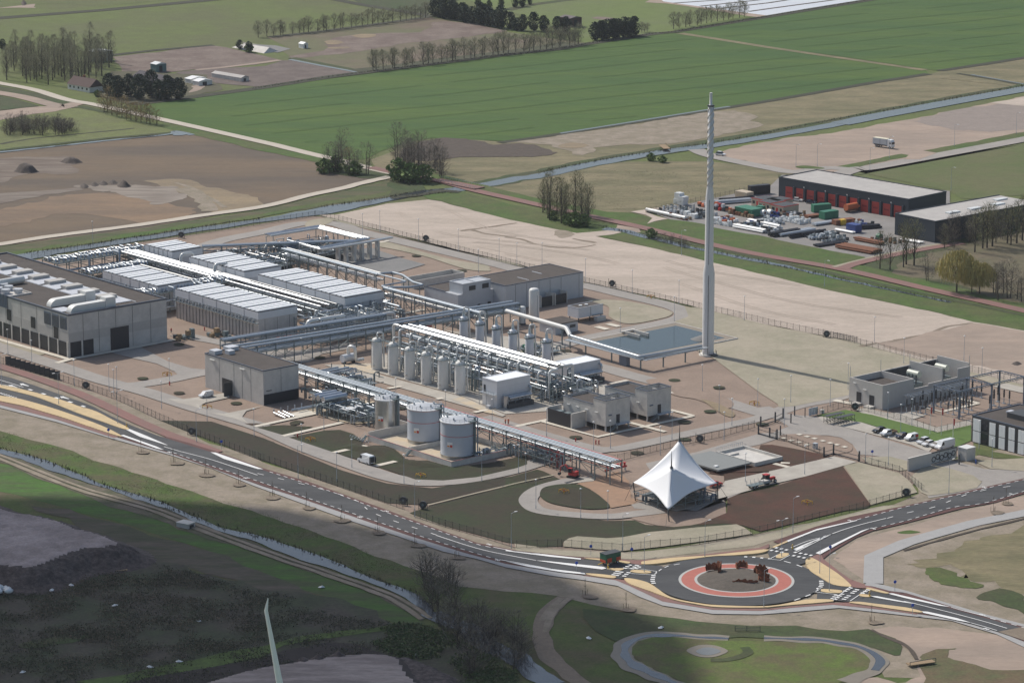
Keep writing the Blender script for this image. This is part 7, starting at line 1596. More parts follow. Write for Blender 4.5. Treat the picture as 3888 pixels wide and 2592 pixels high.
# young staked trees on dark mulch mounds
yt = None
for i, s in enumerate(('n 795 105','n 1115 210','n 1445 325','n 1815 435','i 1260 1030','i 1548 1125','i 1840 1228','i 2130 1315','j 175 1425','j 480 1525','o 710 775','o 1075 895','p 990 1010','p 2078 28','l 2190 1490')):
    P0 = pts(s)[0]; patch('mulch_patch', rough_edge(disc(P0+Vector((0.6,-1.0,0)), 2.0, 14), 0.9, 1), m_dirtb, 9)
    if yt is None:
        random.seed(5); yt = thing('young_tree', '', 'tree', P0, 0, 'young staked trees along the road')
        MB().tube([(0,0,0),(0.03,0,4.6)],[0.06,0.02],5).build('trunk', m_bark, yt); c_ = MB()
        for k in range(26): spray(c_, Vector((0,0,random.uniform(2.0,4.4))), Vector((random.uniform(-.7,.7),random.uniform(-.7,.7),1)), random.uniform(.4,1.0), 0.03)
        c_.build('crown', m_twigd, yt); s_ = MB()
        for a in range(3): s_.beam((0.7*math.cos(a*2.1),0.7*math.sin(a*2.1),0),(0.7*math.cos(a*2.1),0.7*math.sin(a*2.1),1.6),0.08)
        s_.build('stake', M('stake_wood',(0.2,0.15,0.09),0.9), yt); q = yt
    else: q = dup(yt, P0, i*0.7)
    q['label'] = 'young bare tree with three stakes on the verge beside the road'
# ================================================================ UNCOUNTABLE GROWTH
def scatter(name, P, m, lab=None, n_=3, size=(0.3,0.8), up=1.0, lf=False):
    mb = MB()
    for p in P:
        if lf:
            s_ = 0.5+0.9*max(0,noise.noise(p*0.13)+0.35)
            for k in range(n_+2): leaf(mb, p+Vector((random.gauss(0,.45),random.gauss(0,.45),random.uniform(.1,.75)*s_)), random.uniform(*size)*0.75)
            continue
        for k in range(n_): spray(mb, p+Vector((random.uniform(-.5,.5),random.uniform(-.5,.5),0.02)), Vector((random.gauss(0,.5),random.gauss(0,.5),up)), random.uniform(*size)*1.6, random.uniform(*size)*0.28)
    return tag(mb.build(name, m), kind='stuff')
random.seed(12)
def fastpoly(s, n):
    P = pts(s); out = []; x0, x1 = min(p.x for p in P), max(p.x for p in P); y0, y1 = min(p.y for p in P), max(p.y for p in P)
    while len(out) < n:
        x, y = random.uniform(x0,x1), random.uniform(y0,y1); c = False
        for i in range(len(P)):
            a, b = P[i], P[i-1]
            if (a.y > y) != (b.y > y) and x < (b.x-a.x)*(y-a.y)/(b.y-a.y)+a.x: c = not c
        if c and noise.noise(Vector((x,y,0))*0.09) > random.uniform(-.35,.3): out.append(Vector((x,y,0.1)))
    return out
m_scr = leafm('scrub_leaves', (0.062,0.072,0.038), (0.10,0.09,0.06)); m_scrb = leafm('scrub_dry', (0.20,0.15,0.10), (0.12,0.10,0.07)); m_reed = leafm('reeds', (0.085,0.075,0.04), (0.03,0.035,0.016))
scatter('scrub', fastpoly('m -200 820 300 700 1000 420 1600 540 2352 760 n 300 760 700 960 1400 1040 1650 1100 2200 1560 m 2352 1560 -200 1700', 8500), m_scr, size=(0.12,0.34), lf=True)
scatter('dry_scrub', fastpoly('m 200 900 1000 500 1600 560 2352 800 2352 1200 1300 1400 600 1500', 2600), m_scrb, size=(0.12,0.32), lf=True)
scatter('brambles', fastpoly('n 1000 1130 1300 1030 1600 1060 2000 1250 2352 1450 2352 1600 1700 1600 1250 1330', 3000), leafm('bramble', (0.07,0.12,0.035),(0.12,0.13,0.06)), n_=4, size=(0.3,0.5), lf=True)
reedp = []
for s in ('i -60 985 0 995 400 1105 700 1225 900 1315 1200 1405 1500 1497','m 1480 -5 1700 58 1900 143 2352 260 n 600 423 1000 590 1300 700 1500 790 1620 862','d 0 1200 700 1068 1500 920 2352 770','c 300 1545 780 1445 1400 1345 1900 1270 2352 1190','f 600 345 1200 262 1500 200','e 200 762 900 664 1800 524 2352 448','f 1240 262 1500 240 1800 215','g 880 530 1200 595 1600 695 1900 755 2352 845','h 0 845 500 940 1000 1050 1700 1200','b 0 800 700 690 1500 590 2352 482','c 0 500 450 445 720 398 1330 305 1500 290 2352 152','d 0 162 500 80 1000 0'):
    for p, d in along(catmull(pts(s), False, 4), 0.55): reedp.append(Vector((p.x+random.gauss(0,.5), p.y+random.gauss(0,.5), 0.1)))
scatter('reeds', reedp, m_reed, n_=2, size=(0.25,0.75))
scatter('rough_grass_tufts', fastpoly('i -60 800 700 1060 1500 1320 2352 1560 n 1000 380 1500 590 1450 750 600 400 0 220 i 1500 1470 700 1210 -60 970', 3000)+fastpoly('g 0 130 530 10 1700 20 2100 60 1500 380 1100 380 600 380', 1800), leafm('tufts',(0.13,0.125,0.06),(0.09,0.10,0.04)), n_=3, size=(0.08,0.2))
# ================================================================ WAREHOUSE AND STORAGE YARD
m_navy = M('cladding_navy', (0.028,0.040,0.055), 0.5, var=0.06, scale=2); m_rdoor = M('door_red', (0.42,0.045,0.035), 0.5); m_roofp = M('roof_pale', (0.43,0.41,0.385), 0.8, col2=(0.36,0.34,0.325), s2=6, var=0.05, scale=2)
m_rust = M('rust', (0.19,0.075,0.04), 0.85, var=0.2, scale=0.6); m_cgreen = M('container_green', (0.03,0.17,0.10), 0.5, var=0.05, scale=1); m_cblue = M('container_blue', (0.03,0.06,0.22), 0.5); m_orange = M('paint_orange', (0.60,0.17,0.07), 0.5)
m_wood = M('timber', (0.28,0.20,0.12), 0.9); m_tyre = M('tyre', (0.02,0.02,0.02), 0.85); m_beige = M('cabin_beige', (0.48,0.40,0.30), 0.6); m_plast = M('wrap_white', (0.66,0.68,0.68), 0.4)
t = thing('warehouse', 'long dark blue warehouse with a row of red roller doors and pale flat roof', 'building', W(-5.2, 358.6), GA+R(4.3))
L, WD, H = 66.3, 23.0, 8.3
MB().box(-L,0,0,WD,0,H-0.5).build('wall', m_navy, t); MB().box(-L+0.3,-0.3,0.3,WD-0.3,H-0.49,H-0.3).build('roof', m_roofp, t)
c_ = MB(); c_.box(-L-0.06,0.06,-0.06,0.3,H-0.5,H).box(-L-0.06,0.06,WD-0.3,WD+0.06,H-0.5,H).box(-0.3,0.06,0.3,WD-0.3,H-0.5,H).box(-L-0.06,-L+0.3,0.3,WD-0.3,H-0.5,H); c_.build('parapet', m_navy, t)
for k in range(11):
    x = -L+5.6+k*5.55; d_ = MB().box(x-1.9,x+1.9,-0.1,-0.02,0.1,4.9).build('roller_door', m_rdoor, t); r_ = MB()
    for q in range(6): r_.box(x-1.9,x+1.9,-0.13,-0.101,0.7+q*0.75,0.76+q*0.75)
    r_.box(x-1.2,x+1.2,-0.14,-0.101,2.3,2.9); r_.build('door_ribs', M('door_red_dark',(0.25,0.02,0.02),0.5), d_)
    MB().box(x+2.3,x+3.2,-0.7,-0.02,0,5.4).build('pier', m_navy, t)
    if k % 2: MB().box(x+2.5,x+2.9,-0.9,-0.71,5.7,6.1).build('lamp', m_offw, t)
t = thing('storage_shed', 'dark blue shed with wide pale roof and skylights behind bare trees', 'building', W(32.4, 333.4), GA)
MB().box(-20.6,0,0,58,0,8.0).build('wall', m_navy, t); MB().box(-20.3,-0.3,0.3,57.7,8.01,8.2).build('roof', m_roofp, t)
c_ = MB(); c_.box(-20.66,0.06,-0.06,0.3,8.001,8.5).box(-0.3,0.06,0.3,57.7,8.001,8.5).box(-20.66,-20.3,0.3,57.7,8.001,8.5); c_.build('parapet', m_navy, t)
for x, y in ((-8,15),(-8,27),(-8,40),(-14,48)): MB().box(x-1.2,x+1.2,y,y+6,8.21,8.7).build('skylight', m_plast, t)
MB().box(-19,-16,-0.1,-0.02,0.1,4.2).build('door', m_black, t)
def box_thing(name, lab, cat, s, L, Wd, H, m, rot=0, group=None, z=0.3, rib=True):
    t = thing(name, lab, cat, (pts(s)[0] if isinstance(s, str) else s)+Vector((0,0,z)), GA+R(rot), group)
    MB().box(-L/2,L/2,-Wd/2,Wd/2,0.12,H).build('body', m, t); r_ = MB()
    if rib:
        for k in range(int(L/0.9)): r_.box(-L/2+0.4+k*0.9,-L/2+0.55+k*0.9,-Wd/2-0.05,-Wd/2-0.001,0.2,H-0.1).box(-L/2+0.4+k*0.9,-L/2+0.55+k*0.9,Wd/2+0.001,Wd/2+0.05,0.2,H-0.1)
    r_.box(-L/2-0.04,-L/2-0.001,-0.05,0.05,0.2,H-0.1)
    for x in (-L/2+0.15,L/2-0.15):
        for y in (-Wd/2+0.15,Wd/2-0.15): r_.box(x-0.1,x+0.1,y-0.1,y+0.1,0,0.119)
    r_.build('ribs', m, t); return t
G='containers in the storage yard'
box_thing('container','large dark green open-topped container beside the site cabins','container','g 2170 420',9.5,6,3.0,m_cgreen,0,G)
box_thing('container','green container nearest the red doors','container','h 540 390',7.5,2.8,3.0,m_cgreen,70,G); box_thing('container','green container with paler roof in front of the other green one','container','h 608 450',7,3.4,3.0,m_cgreen,85,G)
box_thing('container','royal blue container at the right end of the yard','container','h 832 570',5,3.4,3.0,m_cblue,0,G); box_thing('container','small dark green container left of the cabins','container','h 0 395',3,2.4,2.5,m_cgreen,0,G)
box_thing('container','dark container with white top at the yard entrance','container','g 2262 232',9,2.5,3.6,m_black,75,G); box_thing('container','rusty yellow skip among timber in the yard','container','h 740 500',9,3.0,1.9,m_rust,80,G); box_thing('container','small yellow skip beside the rusty one','container','h 730 508',2.2,2,2.1,m_yelp,80,G)
box_thing('container','beige shed at the far edge of the yard','shed','g 2130 275',6.5,4,3.0,m_beige,0,G); box_thing('container','low rusty flat container by the green ones','container','h 465 440',6,3,1.0,m_rust,80,G)
for i, (s, lab) in enumerate((('h 40 335','far left'),('h 165 345','far right'),('h 100 365','front left'),('h 215 395','front right'))):
    t = thing('site_cabin', f'beige site cabin with red roof edge, {lab} of the cluster of four', 'cabin', pts(s)[0]+Vector((0,0,0.3)), GA+R(0), 'beige site cabins')
    MB().box(-3.4,3.4,-4.2,4.2,0,2.9).build('wall', m_beige, t); MB().box(-3.5,3.5,-4.3,4.3,2.91,3.1).build('roof_edge', m_red, t); MB().box(-3.2,3.2,-4.0,4.0,3.101,3.16).build('roof', m_dark, t)
    MB().box(-0.6,0.5,-4.28,-4.21,0.1,2.2).build('door', m_red, t); MB().box(-2.8,-1.4,-4.26,-4.21,1.0,2.1).build('window', m_dglass, t); MB().box(1.5,2.6,-4.26,-4.21,1.0,2.1).build('window', m_dglass, t)
t = thing('tank_trailer', 'orange cylindrical tank on dark stands in front of the red doors', 'tank', pts('h 840 385')[0], GA+R(0))
MB().cyl((0,-5.0,2.3),(0,5.0,2.3),1.3,n=16).build('shell', m_orange, t); MB().box(-1.2,1.2,-4.8,4.8,0.8,1.3).build('frame', m_rust, t)
for y in (-4,4): MB().box(-1,1,y-0.2,y+0.2,0,0.8).build('stand', m_dark, t)
random.seed(77); cnt = 0
def pipes(s, L, n, r, m, lab, rot, layers=1):
    t = thing('pipe_stack', lab, 'pipe stack', pts(s)[0]+Vector((0,0,0.3)), GA+R(rot), 'stacks of stored pipes')
    for q in range(layers):
        for k in range(n-q): MB().cyl((-L/2+random.uniform(-.5,.5),(k+q*0.5)*r*2.15,r+q*r*1.8+0.15),(L/2+random.uniform(-.5,.5),(k+q*0.5)*r*2.15,r+q*r*1.8+0.15),r,n=9).build('pipe', m, t)
    for x in (-L*0.3,L*0.3): MB().box(x-0.12,x+0.12,-r,n*r*2.15,0,0.15).build('bearer', m_wood, t)
m_pgl = M('stored_pipe_grey', (0.50,0.53,0.56), 0.45); m_pbk = M('stored_pipe_black', (0.03,0.03,0.035), 0.5)
pipes('g 1430 428',27*0.85,1,0.7,m_wht,'single very long white pipe at the left end of the yard',0)
pipes('h 330 590',17,3,0.55,m_pgl,'three long grey pipes lying near the front of the yard',88); pipes('h 400 610',15,2,0.4,m_pbk,'black pipes behind the long grey ones',88,2); pipes('h 240 600',14,4,0.4,m_pbk,'black pipes left of the long grey ones',88,2)
pipes('h 560 625',12,3,0.5,m_pgl,'shorter grey pipes right of the long grey ones',88); pipes('h 480 600',13,3,0.35,m_pbk,'black pipes between the grey stacks',88,2)
pipes('g 2290 525',17,3,0.45,m_wht,'white pipes slanting in the middle of the yard',0,2); pipes('g 2160 560',15,4,0.35,m_wht,'white pipes along the front edge of the yard',4,2); pipes('g 1900 480',8,5,0.35,m_plast,'white pipes right of the stack',50,2)
pipes('h 950 670',13,5,0.3,m_rust,'rusty pipes with bright tips in the right corner',3,2); pipes('h 830 745',17,9,0.33,m_rust,'big layer of rust-red pipes at the right front corner',6,2); pipes('h 640 690',14,6,0.28,m_pbk,'dark rusty bars left of the rust-red pipes',85)
pipes('h 740 575',9,3,0.3,m_wht,'white bars near the blue container',5); pipes('h 1340 665',9,4,0.3,m_wht,'white pipes in front of the dark shed',5); pipes('g 2010 320',19,4,0.35,m_pgl,'grey pipes at the back left of the yard',72,2); pipes('g 1990 300',17,2,0.3,m_yelp,'yellow-orange beams at the back left of the yard',72); pipes('g 2080 300',15,3,0.4,m_pbk,'black pipes at the back of the yard',72,2)
pipes('h 590 505',12,3,0.45,m_pgl,'blue-grey pipes behind the green container',85); pipes('h 980 545',9,4,0.35,m_pbk,'dark pipe bundle right of the blue container',70,2)
def pile(s, nx, ny, m, lab, sz=0.9, sp=1.15, cat='stack', name='stored_goods', rnd=0.35, two=0.4):
    t = thing(name, lab, cat, pts(s)[0]+Vector((0,0,0.3)), GA+R(random.uniform(-4,4)), 'piles of stored goods')
    for i in range(nx):
        for j in range(ny):
            z = 0
            for q in range(2 if random.random() < two else 1):
                mm_ = random.choice(m) if isinstance(m, tuple) else m; a = sz*random.uniform(1-rnd,1)*0.5; b = sz*random.uniform(1-rnd,1)*0.5; h = sz*random.uniform(.5,1)
                x, y = (i-nx/2)*sp+random.uniform(-.2,.2), (j-ny/2)*sp+random.uniform(-.2,.2)
                MB().box(x-a,x+a,y-b,y+b,z,z+h).box(x-a*1.05,x+a*1.05,y-b*0.2,y+b*0.2,z+h+0.002,z+h+0.06).build('bundle', mm_, t); z += h+0.07
    return t
pile('h 330 480',9,5,m_plast,'rows of white wrapped pallets in the middle of the yard',1.1,1.25); pile('h 120 490',6,4,(m_plast,m_pgl,m_steel),'grey and white crates left of the wrapped pallets',1.2,1.6)
pile('g 2010 480',4,4,(m_orange,m_cblue,m_rust,m_wht),'orange and blue drums beside the white pipes',1.2,1.6); pile('g 1950 505',7,2,m_plast,'white sacks along the front of the yard',1.1,1.5); pile('g 1660 400',12,5,(m_pgl,m_steel,m_concl,m_dark),'scattered grey scaffolding parts at the left of the yard',1.3,2.1,rnd=0.6,two=0.1)
pile('g 1550 440',8,2,(m_concl,m_rust,m_wood),'scattered planks and rubble along the left front of the yard',1.1,2.2); pile('g 1695 440',3,1,m_plast,'three white cubic tanks at the left front of the yard',2.2,2.4,rnd=0.1); pile('g 1608 325',2,1,m_plast,'two tall white bags at the far left of the yard',3.0,2.6,rnd=0.1,two=1)
pile('g 2130 430',8,1,(m_rust,m_wood),'row of rusty rolls in front of the large green container',1.4,1.7); pile('h 330 425',5,3,(m_wht,m_wood,m_rust,m_dark),'mixed boxes behind the wrapped pallets',1.1,1.8); pile('h 560 640',7,3,(m_pgl,m_steel,m_dark),'grey fittings at the front of the yard',1.1,1.7); pile('h 700 640',5,4,(m_steel,m_plast,m_dark),'grey fittings beside the dark rusty bars',1.2,1.8)
pile('g 1900 360',8,3,(m_orange,m_red,m_dark,m_pgl),'red and dark machines behind the stack',1.4,1.9); pile('h 940 520',5,3,(m_dark,m_pgl,m_rust,m_cblue),'mixed scrap right of the blue container',1.3,1.7); pile('h 60 560',7,4,(m_steel,m_pgl,m_dark,m_wht),'grey fittings left of the long grey pipes',1.2,1.6); pile('h 1180 650',6,3,(m_rust,m_concl,m_dark),'rubble between the tree group and the yard',1.1,2.4,two=0.1)
pile('g 2240 520',5,4,(m_steelg,m_dark,m_cblue),'dark fittings behind the slanting white pipes',1.3,1.8); pile('h 200 440',4,3,(m_dark,m_rust,m_cblue),'dark crates right of the two white drums',1.2,1.7); pile('h 660 610',5,2,(m_pgl,m_steel),'grey hoops behind the fittings',1.2,1.8)
for s, lab in (('h 25 430','left'),('h 85 428','right')):
    t = thing('cable_drum', f'white round drum in the yard, {lab} of the pair', 'drum', pts(s)[0]+Vector((0,0,0.3)), GA); MB().cyl((-0.9,0,1.3),(0.9,0,1.3),1.25,n=16).build('drum', m_wht, t); MB().cyl((-1.0,0,1.3),(1.0,0,1.3),0.5,n=10).build('hub', m_rust, t)
t = thing('cable_drum', 'green drum at the right side of the yard', 'drum', pts('h 1060 635')[0], GA); MB().cyl((-0.8,0,1.2),(0.8,0,1.2),1.2,n=16).build('drum', m_cgreen, t); MB().cyl((-0.9,0,1.2),(0.9,0,1.2),0.4,n=10).build('hub', m_dark, t)
# ================================================================ VEHICLES
def wheel(par, x, y, r, w=0.22):
    q = MB().cyl((x,y-w/2,r),(x,y+w/2,r),r,n=14).build('wheel', m_tyre, par); MB().cyl((x,y-w/2-0.01,r),(x,y+w/2+0.01,r),r*0.55,n=10).build('rim', m_clad, q)
def prism(prof, w0, w1=None):
    """profile (x,z[,half-width factor]) extruded across"""
    mb = MB(); n = len(prof); vs = []
    for s in (-1, 1):
        for p in prof: vs.append((p[0], s*w0*(p[2] if len(p) > 2 else 1), p[1]))
    mb.add(vs, [tuple(range(n-1,-1,-1)), tuple(range(n,2*n))]+[(i,(i+1) % n, n+(i+1) % n, n+i) for i in range(n)]); return mb
def vehicle(kind, lab, P, ang, col, group=None, name=None, L=4.3, z=0.3, extra=None):
    t = thing(name or 'parked_car', lab, {'car':'car','suv':'car','van':'van','pickup':'pickup','smallvan':'van'}[kind], Vector((P.x,P.y,z)), ang, group)
    m = M('paint_%d_%d_%d' % tuple(int(c*100) for c in col), col, 0.25, 0.1)
    h = {'car':1.45,'suv':1.75,'van':2.6,'pickup':1.75,'smallvan':1.8}[kind]; w = {'car':0.88,'suv':0.92,'van':1.0,'pickup':0.95,'smallvan':0.9}[kind]; a = L/2
    if kind in ('car','suv'):
        prism([(-a,0.35),(a-0.1,0.3),(a,0.55),(a-0.1,0.78,0.96),(a-1.1,0.92,0.97),(-a+0.15,0.98,0.97),(-a,0.8)], w).build('body', m, t)
        prism([(a-1.15,0.92,0.93),(a-1.85,h-0.05,0.78),(-a+0.75,h-0.05,0.78),(-a+0.2,0.97,0.93)], w).build('windows', m_dglass, t)
        prism([(a-1.8,h-0.04,0.77),(a-1.9,h+0.02,0.75),(-a+0.8,h+0.02,0.75),(-a+0.68,h-0.04,0.77)], w).build('roof', m, t)
        wx = (a-0.8, -a+0.75)
    elif kind == 'smallvan':
        prism([(-a,0.35),(a-0.1,0.3),(a,0.6),(a-0.1,0.85,0.96),(a-0.9,1.02,0.97),(a-1.6,h-0.06,0.86),(a-1.8,h,0.84),(-a+0.1,h,0.84),(-a,h-0.3,0.9)], w).build('body', m, t)
        prism([(a-0.95,1.04,0.975),(a-1.58,h-0.1,0.88),(a-2.3,h-0.16,0.90),(a-2.3,1.05,0.985)], w).build('windows', m_dglass, t); wx = (a-0.8,-a+0.75)
    elif kind == 'van':
        prism([(-a,0.4),(a-0.1,0.35),(a,0.8),(a-0.2,1.1,0.95),(a-0.9,1.3,0.96),(a-1.5,h-0.1,0.88),(a-1.8,h,0.86),(-a+0.1,h,0.86),(-a,h-0.3,0.95)], w).build('body', m, t)
        prism([(a-0.93,1.34,0.965),(a-1.42,h-0.3,0.90),(a-2.1,h-0.45,0.93),(a-2.1,1.36,0.985)], w).build('windows', m_dglass, t); wx = (a-0.95,-a+1.0)
    else:
        prism([(-a,0.45),(a-0.1,0.4),(a,0.8),(a-0.1,1.0,0.96),(a-1.0,1.12,0.97),(a-1.6,h,0.84),(a-3.1,h,0.84),(a-3.3,1.1,0.97),(a-3.35,0.45)], w).build('body', m, t)
        prism([(a-1.03,1.14,0.975),(a-1.6,h-0.12,0.87),(a-3.0,h-0.12,0.87),(a-3.2,1.15,0.98)], w).build('windows', m_dglass, t)
        MB().box(-a,a-3.4,-0.98,-0.9,0.7,1.15).box(-a,a-3.4,0.9,0.98,0.7,1.15).box(-a,-a+0.08,-0.89,0.89,0.7,1.15).box(-a,a-3.4,-0.89,0.89,0.6,0.72).build('cargo_bed', m_wood, t); wx = (a-0.9,-a+1.1)
    for x in wx:
        for y in (-w+0.06, w-0.06): wheel(t, x, y, 0.36 if kind in ('van','pickup') else 0.31)
    for y in (-w*0.7, w*0.7): MB().box(a-0.12,a+0.01,y-0.16,y+0.16,0.6,0.76).build('headlight', m_wht, t); MB().box(-a-0.02,-a+0.05,y-0.12,y+0.12,0.7,0.95).build('tail_light', m_red, t)
    if extra: extra(t)
    return t
FW = GA-R(90)      # facing the road side
FW2 = math.atan2(-D2.y, -D2.x)
Gc = 'vehicles in the parking row'
for (a, b, kind, col, L, lab) in ((213.5,116.9,'car',(0.015,0.017,0.02),4.5,'black hatchback, first car in the parking row next to the bicycle racks'),(217.8,116.4,'pickup',(0.6,0.62,0.64),5.6,'light grey pickup truck with open timber bed in the parking row'),
    (222.4,117.2,'car',(0.02,0.025,0.05),4.3,'black car between the pickup and the red-marked small van'),(225.8,117.6,'smallvan',(0.72,0.72,0.72),4.4,'white small van with a red patch on its rear side'),
    (230.9,117.4,'suv',(0.66,0.68,0.70),4.4,'silver tall car, first of the three light cars'),(233.5,116.6,'car',(0.74,0.74,0.74),4.2,'white hatchback between the silver car and the half-hidden car'),(236.0,117.4,'car',(0.7,0.7,0.7),4.2,'white car half hidden beside the big white van'),(238.9,117.8,'van',(0.74,0.75,0.76),6.6,'big white high-roofed van at the end of the parking row')):
    ex = (lambda t: MB().box(-2.0,-0.9,-0.93,-0.86,0.7,1.5).box(-2.0,-0.9,0.86,0.93,0.7,1.5).build('red_patch', m_red, t)) if kind == 'smallvan' else None
    vehicle(kind, lab, W(a, b), FW2, col, Gc, L=L, extra=ex)
vehicle('smallvan', 'white estate van parked beside the concrete hall', T('i',1840,540), FW2, (0.7,0.71,0.72), L=4.6)
vehicle('van', 'white van with open rear doors on the front site road', T('j',1010,1130), math.atan2(-D1.y,-D1.x), (0.74,0.75,0.76), L=5.6, name='white_van', extra=lambda t: MB().box(-3.5,-2.85,-0.99,-0.93,0.6,2.3).box(-3.5,-2.85,0.93,0.99,0.6,2.3).box(-2.84,-2.8,-0.85,0.85,0.6,2.3).build('rear_door', m_dark, t))
vehicle('car', 'red car half hidden under the right corner of the white tent', T('k',1870,1335), FW2+R(180), (0.5,0.03,0.03), L=4.4)
vehicle('suv', 'white car driving on the road of the far sandy lot', T('c',1920,1395), GA+R(20), (0.74,0.74,0.74), L=4.4, name='driving_car')
for s, c, lab in (('h 330 298',(0.74,0.74,0.74),'white car in front of the red doors'),('h 447 318',(0.02,0.03,0.06),'dark blue car in front of the red doors, left of the black one'),('h 557 338',(0.015,0.015,0.015),'black car in front of the red doors')): vehicle('car', lab, pts(s)[0], GA+R(20), c, 'cars in front of the red doors')
# lorry
P0 = T('d',1160,1330); t = thing('box_lorry', 'grey box lorry with white cab parked alone on the sandy lot', 'lorry', P0+Vector((0,0,0.3)), GA+R(8))
MB().box(-8.6,-1.2,-1.25,1.25,1.15,3.85).build('cargo_box', m_pgl, t); MB().box(-8.6,-1.2,-1.25,1.25,3.851,3.9).build('box_roof', M('box_roof',(0.7,0.66,0.5),0.6), t); MB().box(-8.5,-1.3,-1.29,-1.251,1.2,1.35).box(-4.8,-4.7,-1.29,-1.251,1.35,3.8).build('rail', m_dark, t)
prism([(-0.9,0.6),(1.2,0.5),(1.3,1.6),(1.2,2.9),(0.9,3.1),(0.7,3.6),(-0.9,3.7)],1.2).build('cab', m_wht, t); MB().box(1.24,1.33,-1.05,1.05,1.75,2.7).box(0.1,0.9,-1.23,-1.19,1.9,2.6).build('windscreen', m_dglass, t)
MB().box(-8.4,0.9,-0.5,0.5,0.7,1.1).build('chassis', m_dark, t)
for x in (0.4,-5.6,-6.8):
    for y in (-1.1,1.1): wheel(t, x, y, 0.5, 0.3)
# green and red trailer on the road
P0 = T('o',935,500); t = thing('trailer_wagon', 'dark green box wagon with red patches standing on the road left of the crossing', 'trailer', P0+Vector((0,0,0.45)), math.atan2(D2.y,D2.x)+R(-2))
MB().box(-2.5,2.5,-1.2,1.2,0.75,3.0).build('box', M('wagon_green',(0.02,0.11,0.06),0.6), t); MB().box(-2.6,2.6,-1.3,1.3,3.001,3.12).build('roof', m_dark, t)
MB().box(-2.0,-0.5,-1.24,-1.201,0.8,1.9).box(1.0,2.4,-1.24,-1.201,0.85,1.8).box(-2.54,-2.501,-1.1,1.1,0.8,1.5).build('red_panel', M('wagon_red',(0.5,0.07,0.03),0.6), t); MB().beam((-2.5,0,0.7),(-4.1,0,0.5),0.14).build('drawbar', m_yelp, t)
for x in (-1.5,1.5):
    for y in (-1.05,1.05): wheel(t, x, y, 0.42)
# excavators and tractor
def excavator(P, rot, lab):
    t = thing('excavator', lab, 'excavator', P+Vector((0,0,0.3)), rot)
    for y in (-0.9,0.9): prism([(-1.5,0.15),(-1.2,0),(1.2,0),(1.5,0.15),(1.5,0.5),(1.2,0.65),(-1.2,0.65),(-1.5,0.5)],0.22).build('track', m_tyre, t).location = (0,y,0)
    MB().box(-1.4,1.0,-0.95,0.95,0.75,1.5).box(-1.4,-0.5,-0.9,0.9,1.501,1.9).build('house', m_red, t); c_ = MB().box(0.0,1.0,0.05,0.9,1.501,2.7).build('cab', m_dglass, t); MB().box(-0.05,1.05,0.0,0.95,2.701,2.8).build('cab_roof', m_red, c_)
    MB().tube([(0.9,-0.3,1.3),(2.6,-0.3,3.3),(4.0,-0.3,2.6)],[0.2,0.2,0.15],6).build('boom', m_red, t); MB().tube([(4.0,-0.3,2.7),(4.3,-0.3,0.9)],[0.15,0.12],6).build('arm', m_red, t); prism([(4.0,0.9),(4.6,0.9),(4.7,0.4),(4.2,0.1),(3.9,0.5)],0.4).build('bucket', m_dark, t)
excavator(T('k',600,1260), R(150), 'red excavator with raised arm beside the long pipe bridge')
t = thing('steel_plate', 'dark plate lying on the path behind the red excavator', 'plate', T('k',612,1292)+Vector((0,0,0.3)), GA); MB().box(-0.5,0.5,-3.2,3.2,0,0.12).build('plate', m_dark, t)
P0 = T('l',70,1310); t = thing('tractor', 'red tractor on the concrete road right of the tent', 'tractor', P0+Vector((0,0,0.3)), FW2+R(180))
MB().box(-0.9,2.3,-0.42,0.42,0.9,1.6).build('bonnet', m_red, t); c_ = MB().box(-1.7,-0.2,-0.7,0.7,1.0,2.6).build('cab', m_dglass, t); MB().box(-1.8,-0.1,-0.8,0.8,2.601,2.75).build('cab_roof', m_red, c_)
for x, r, w in ((-1.2,0.85,0.5),(1.7,0.55,0.35)):
    for y in (-0.85,0.85): wheel(t, x, y, r, w)
P0 = T('k',2270,1340); t = thing('flatbed_trailer', 'flatbed trailer with upright stakes behind the red tractor', 'trailer', P0+Vector((0,0,0.3)), FW2+R(180))
MB().box(-4.2,3.6,-1.1,1.1,0.75,0.95).build('bed', m_steelg, t); MB().beam((3.6,0,0.8),(5.0,0,0.6),0.14).build('drawbar', m_dark, t)
for x in (-4.1,-2.6,-1.2,0.3): 
    for y in (-1.05,1.05): MB().beam((x,y,0.95),(x,y,2.2),0.09).build('stake', m_pgrey, t)
MB().box(0.6,3.2,-0.9,0.9,0.951,1.5).build('load', m_concl, t)
for x in (-3,-2):
    for y in (-0.95,0.95): wheel(t, x, y, 0.4)
# ================================================================ SMALL THINGS OF THE SITE
for i, (a, b) in enumerate(((196.2,114.6),(199.6,115.6))):
    t = thing('bicycle_rack', ('left' if i == 0 else 'right')+' one of two long covered bicycle racks by the lawn', 'bicycle rack', W(a, b)+Vector((0,0,0.3)), GA, 'covered bicycle racks')
    MB().box(-0.9,0.9,-2.6,4.6,2.1,2.22).build('roof', m_dark, t); f_ = MB()
    for k in range(7): f_.beam((-0.8,-2.5+k*1.15,0),(-0.8,-2.5+k*1.15,2.1),0.09); f_.beam((0.8,-2.5+k*1.15,0),(0.8,-2.5+k*1.15,2.1),0.09); f_.beam((-0.8,-2.5+k*1.15,0.6),(0.8,-2.5+k*1.15,0.6),0.09); f_.beam((-0.8,-2.5+k*1.15,1.1),(0.8,-2.0+k*1.15,0.3),0.12)
    f_.build('frame', m_dark, t)
t = thing('notice_board', 'grey notice boards and turnstile beside the upper gate posts', 'board', T('l',430,710), GA)
for k in range(3): MB().box(-0.1,0.1,k*1.3,k*1.3+1.1,0.3,2.6).build('board', m_clad, t)
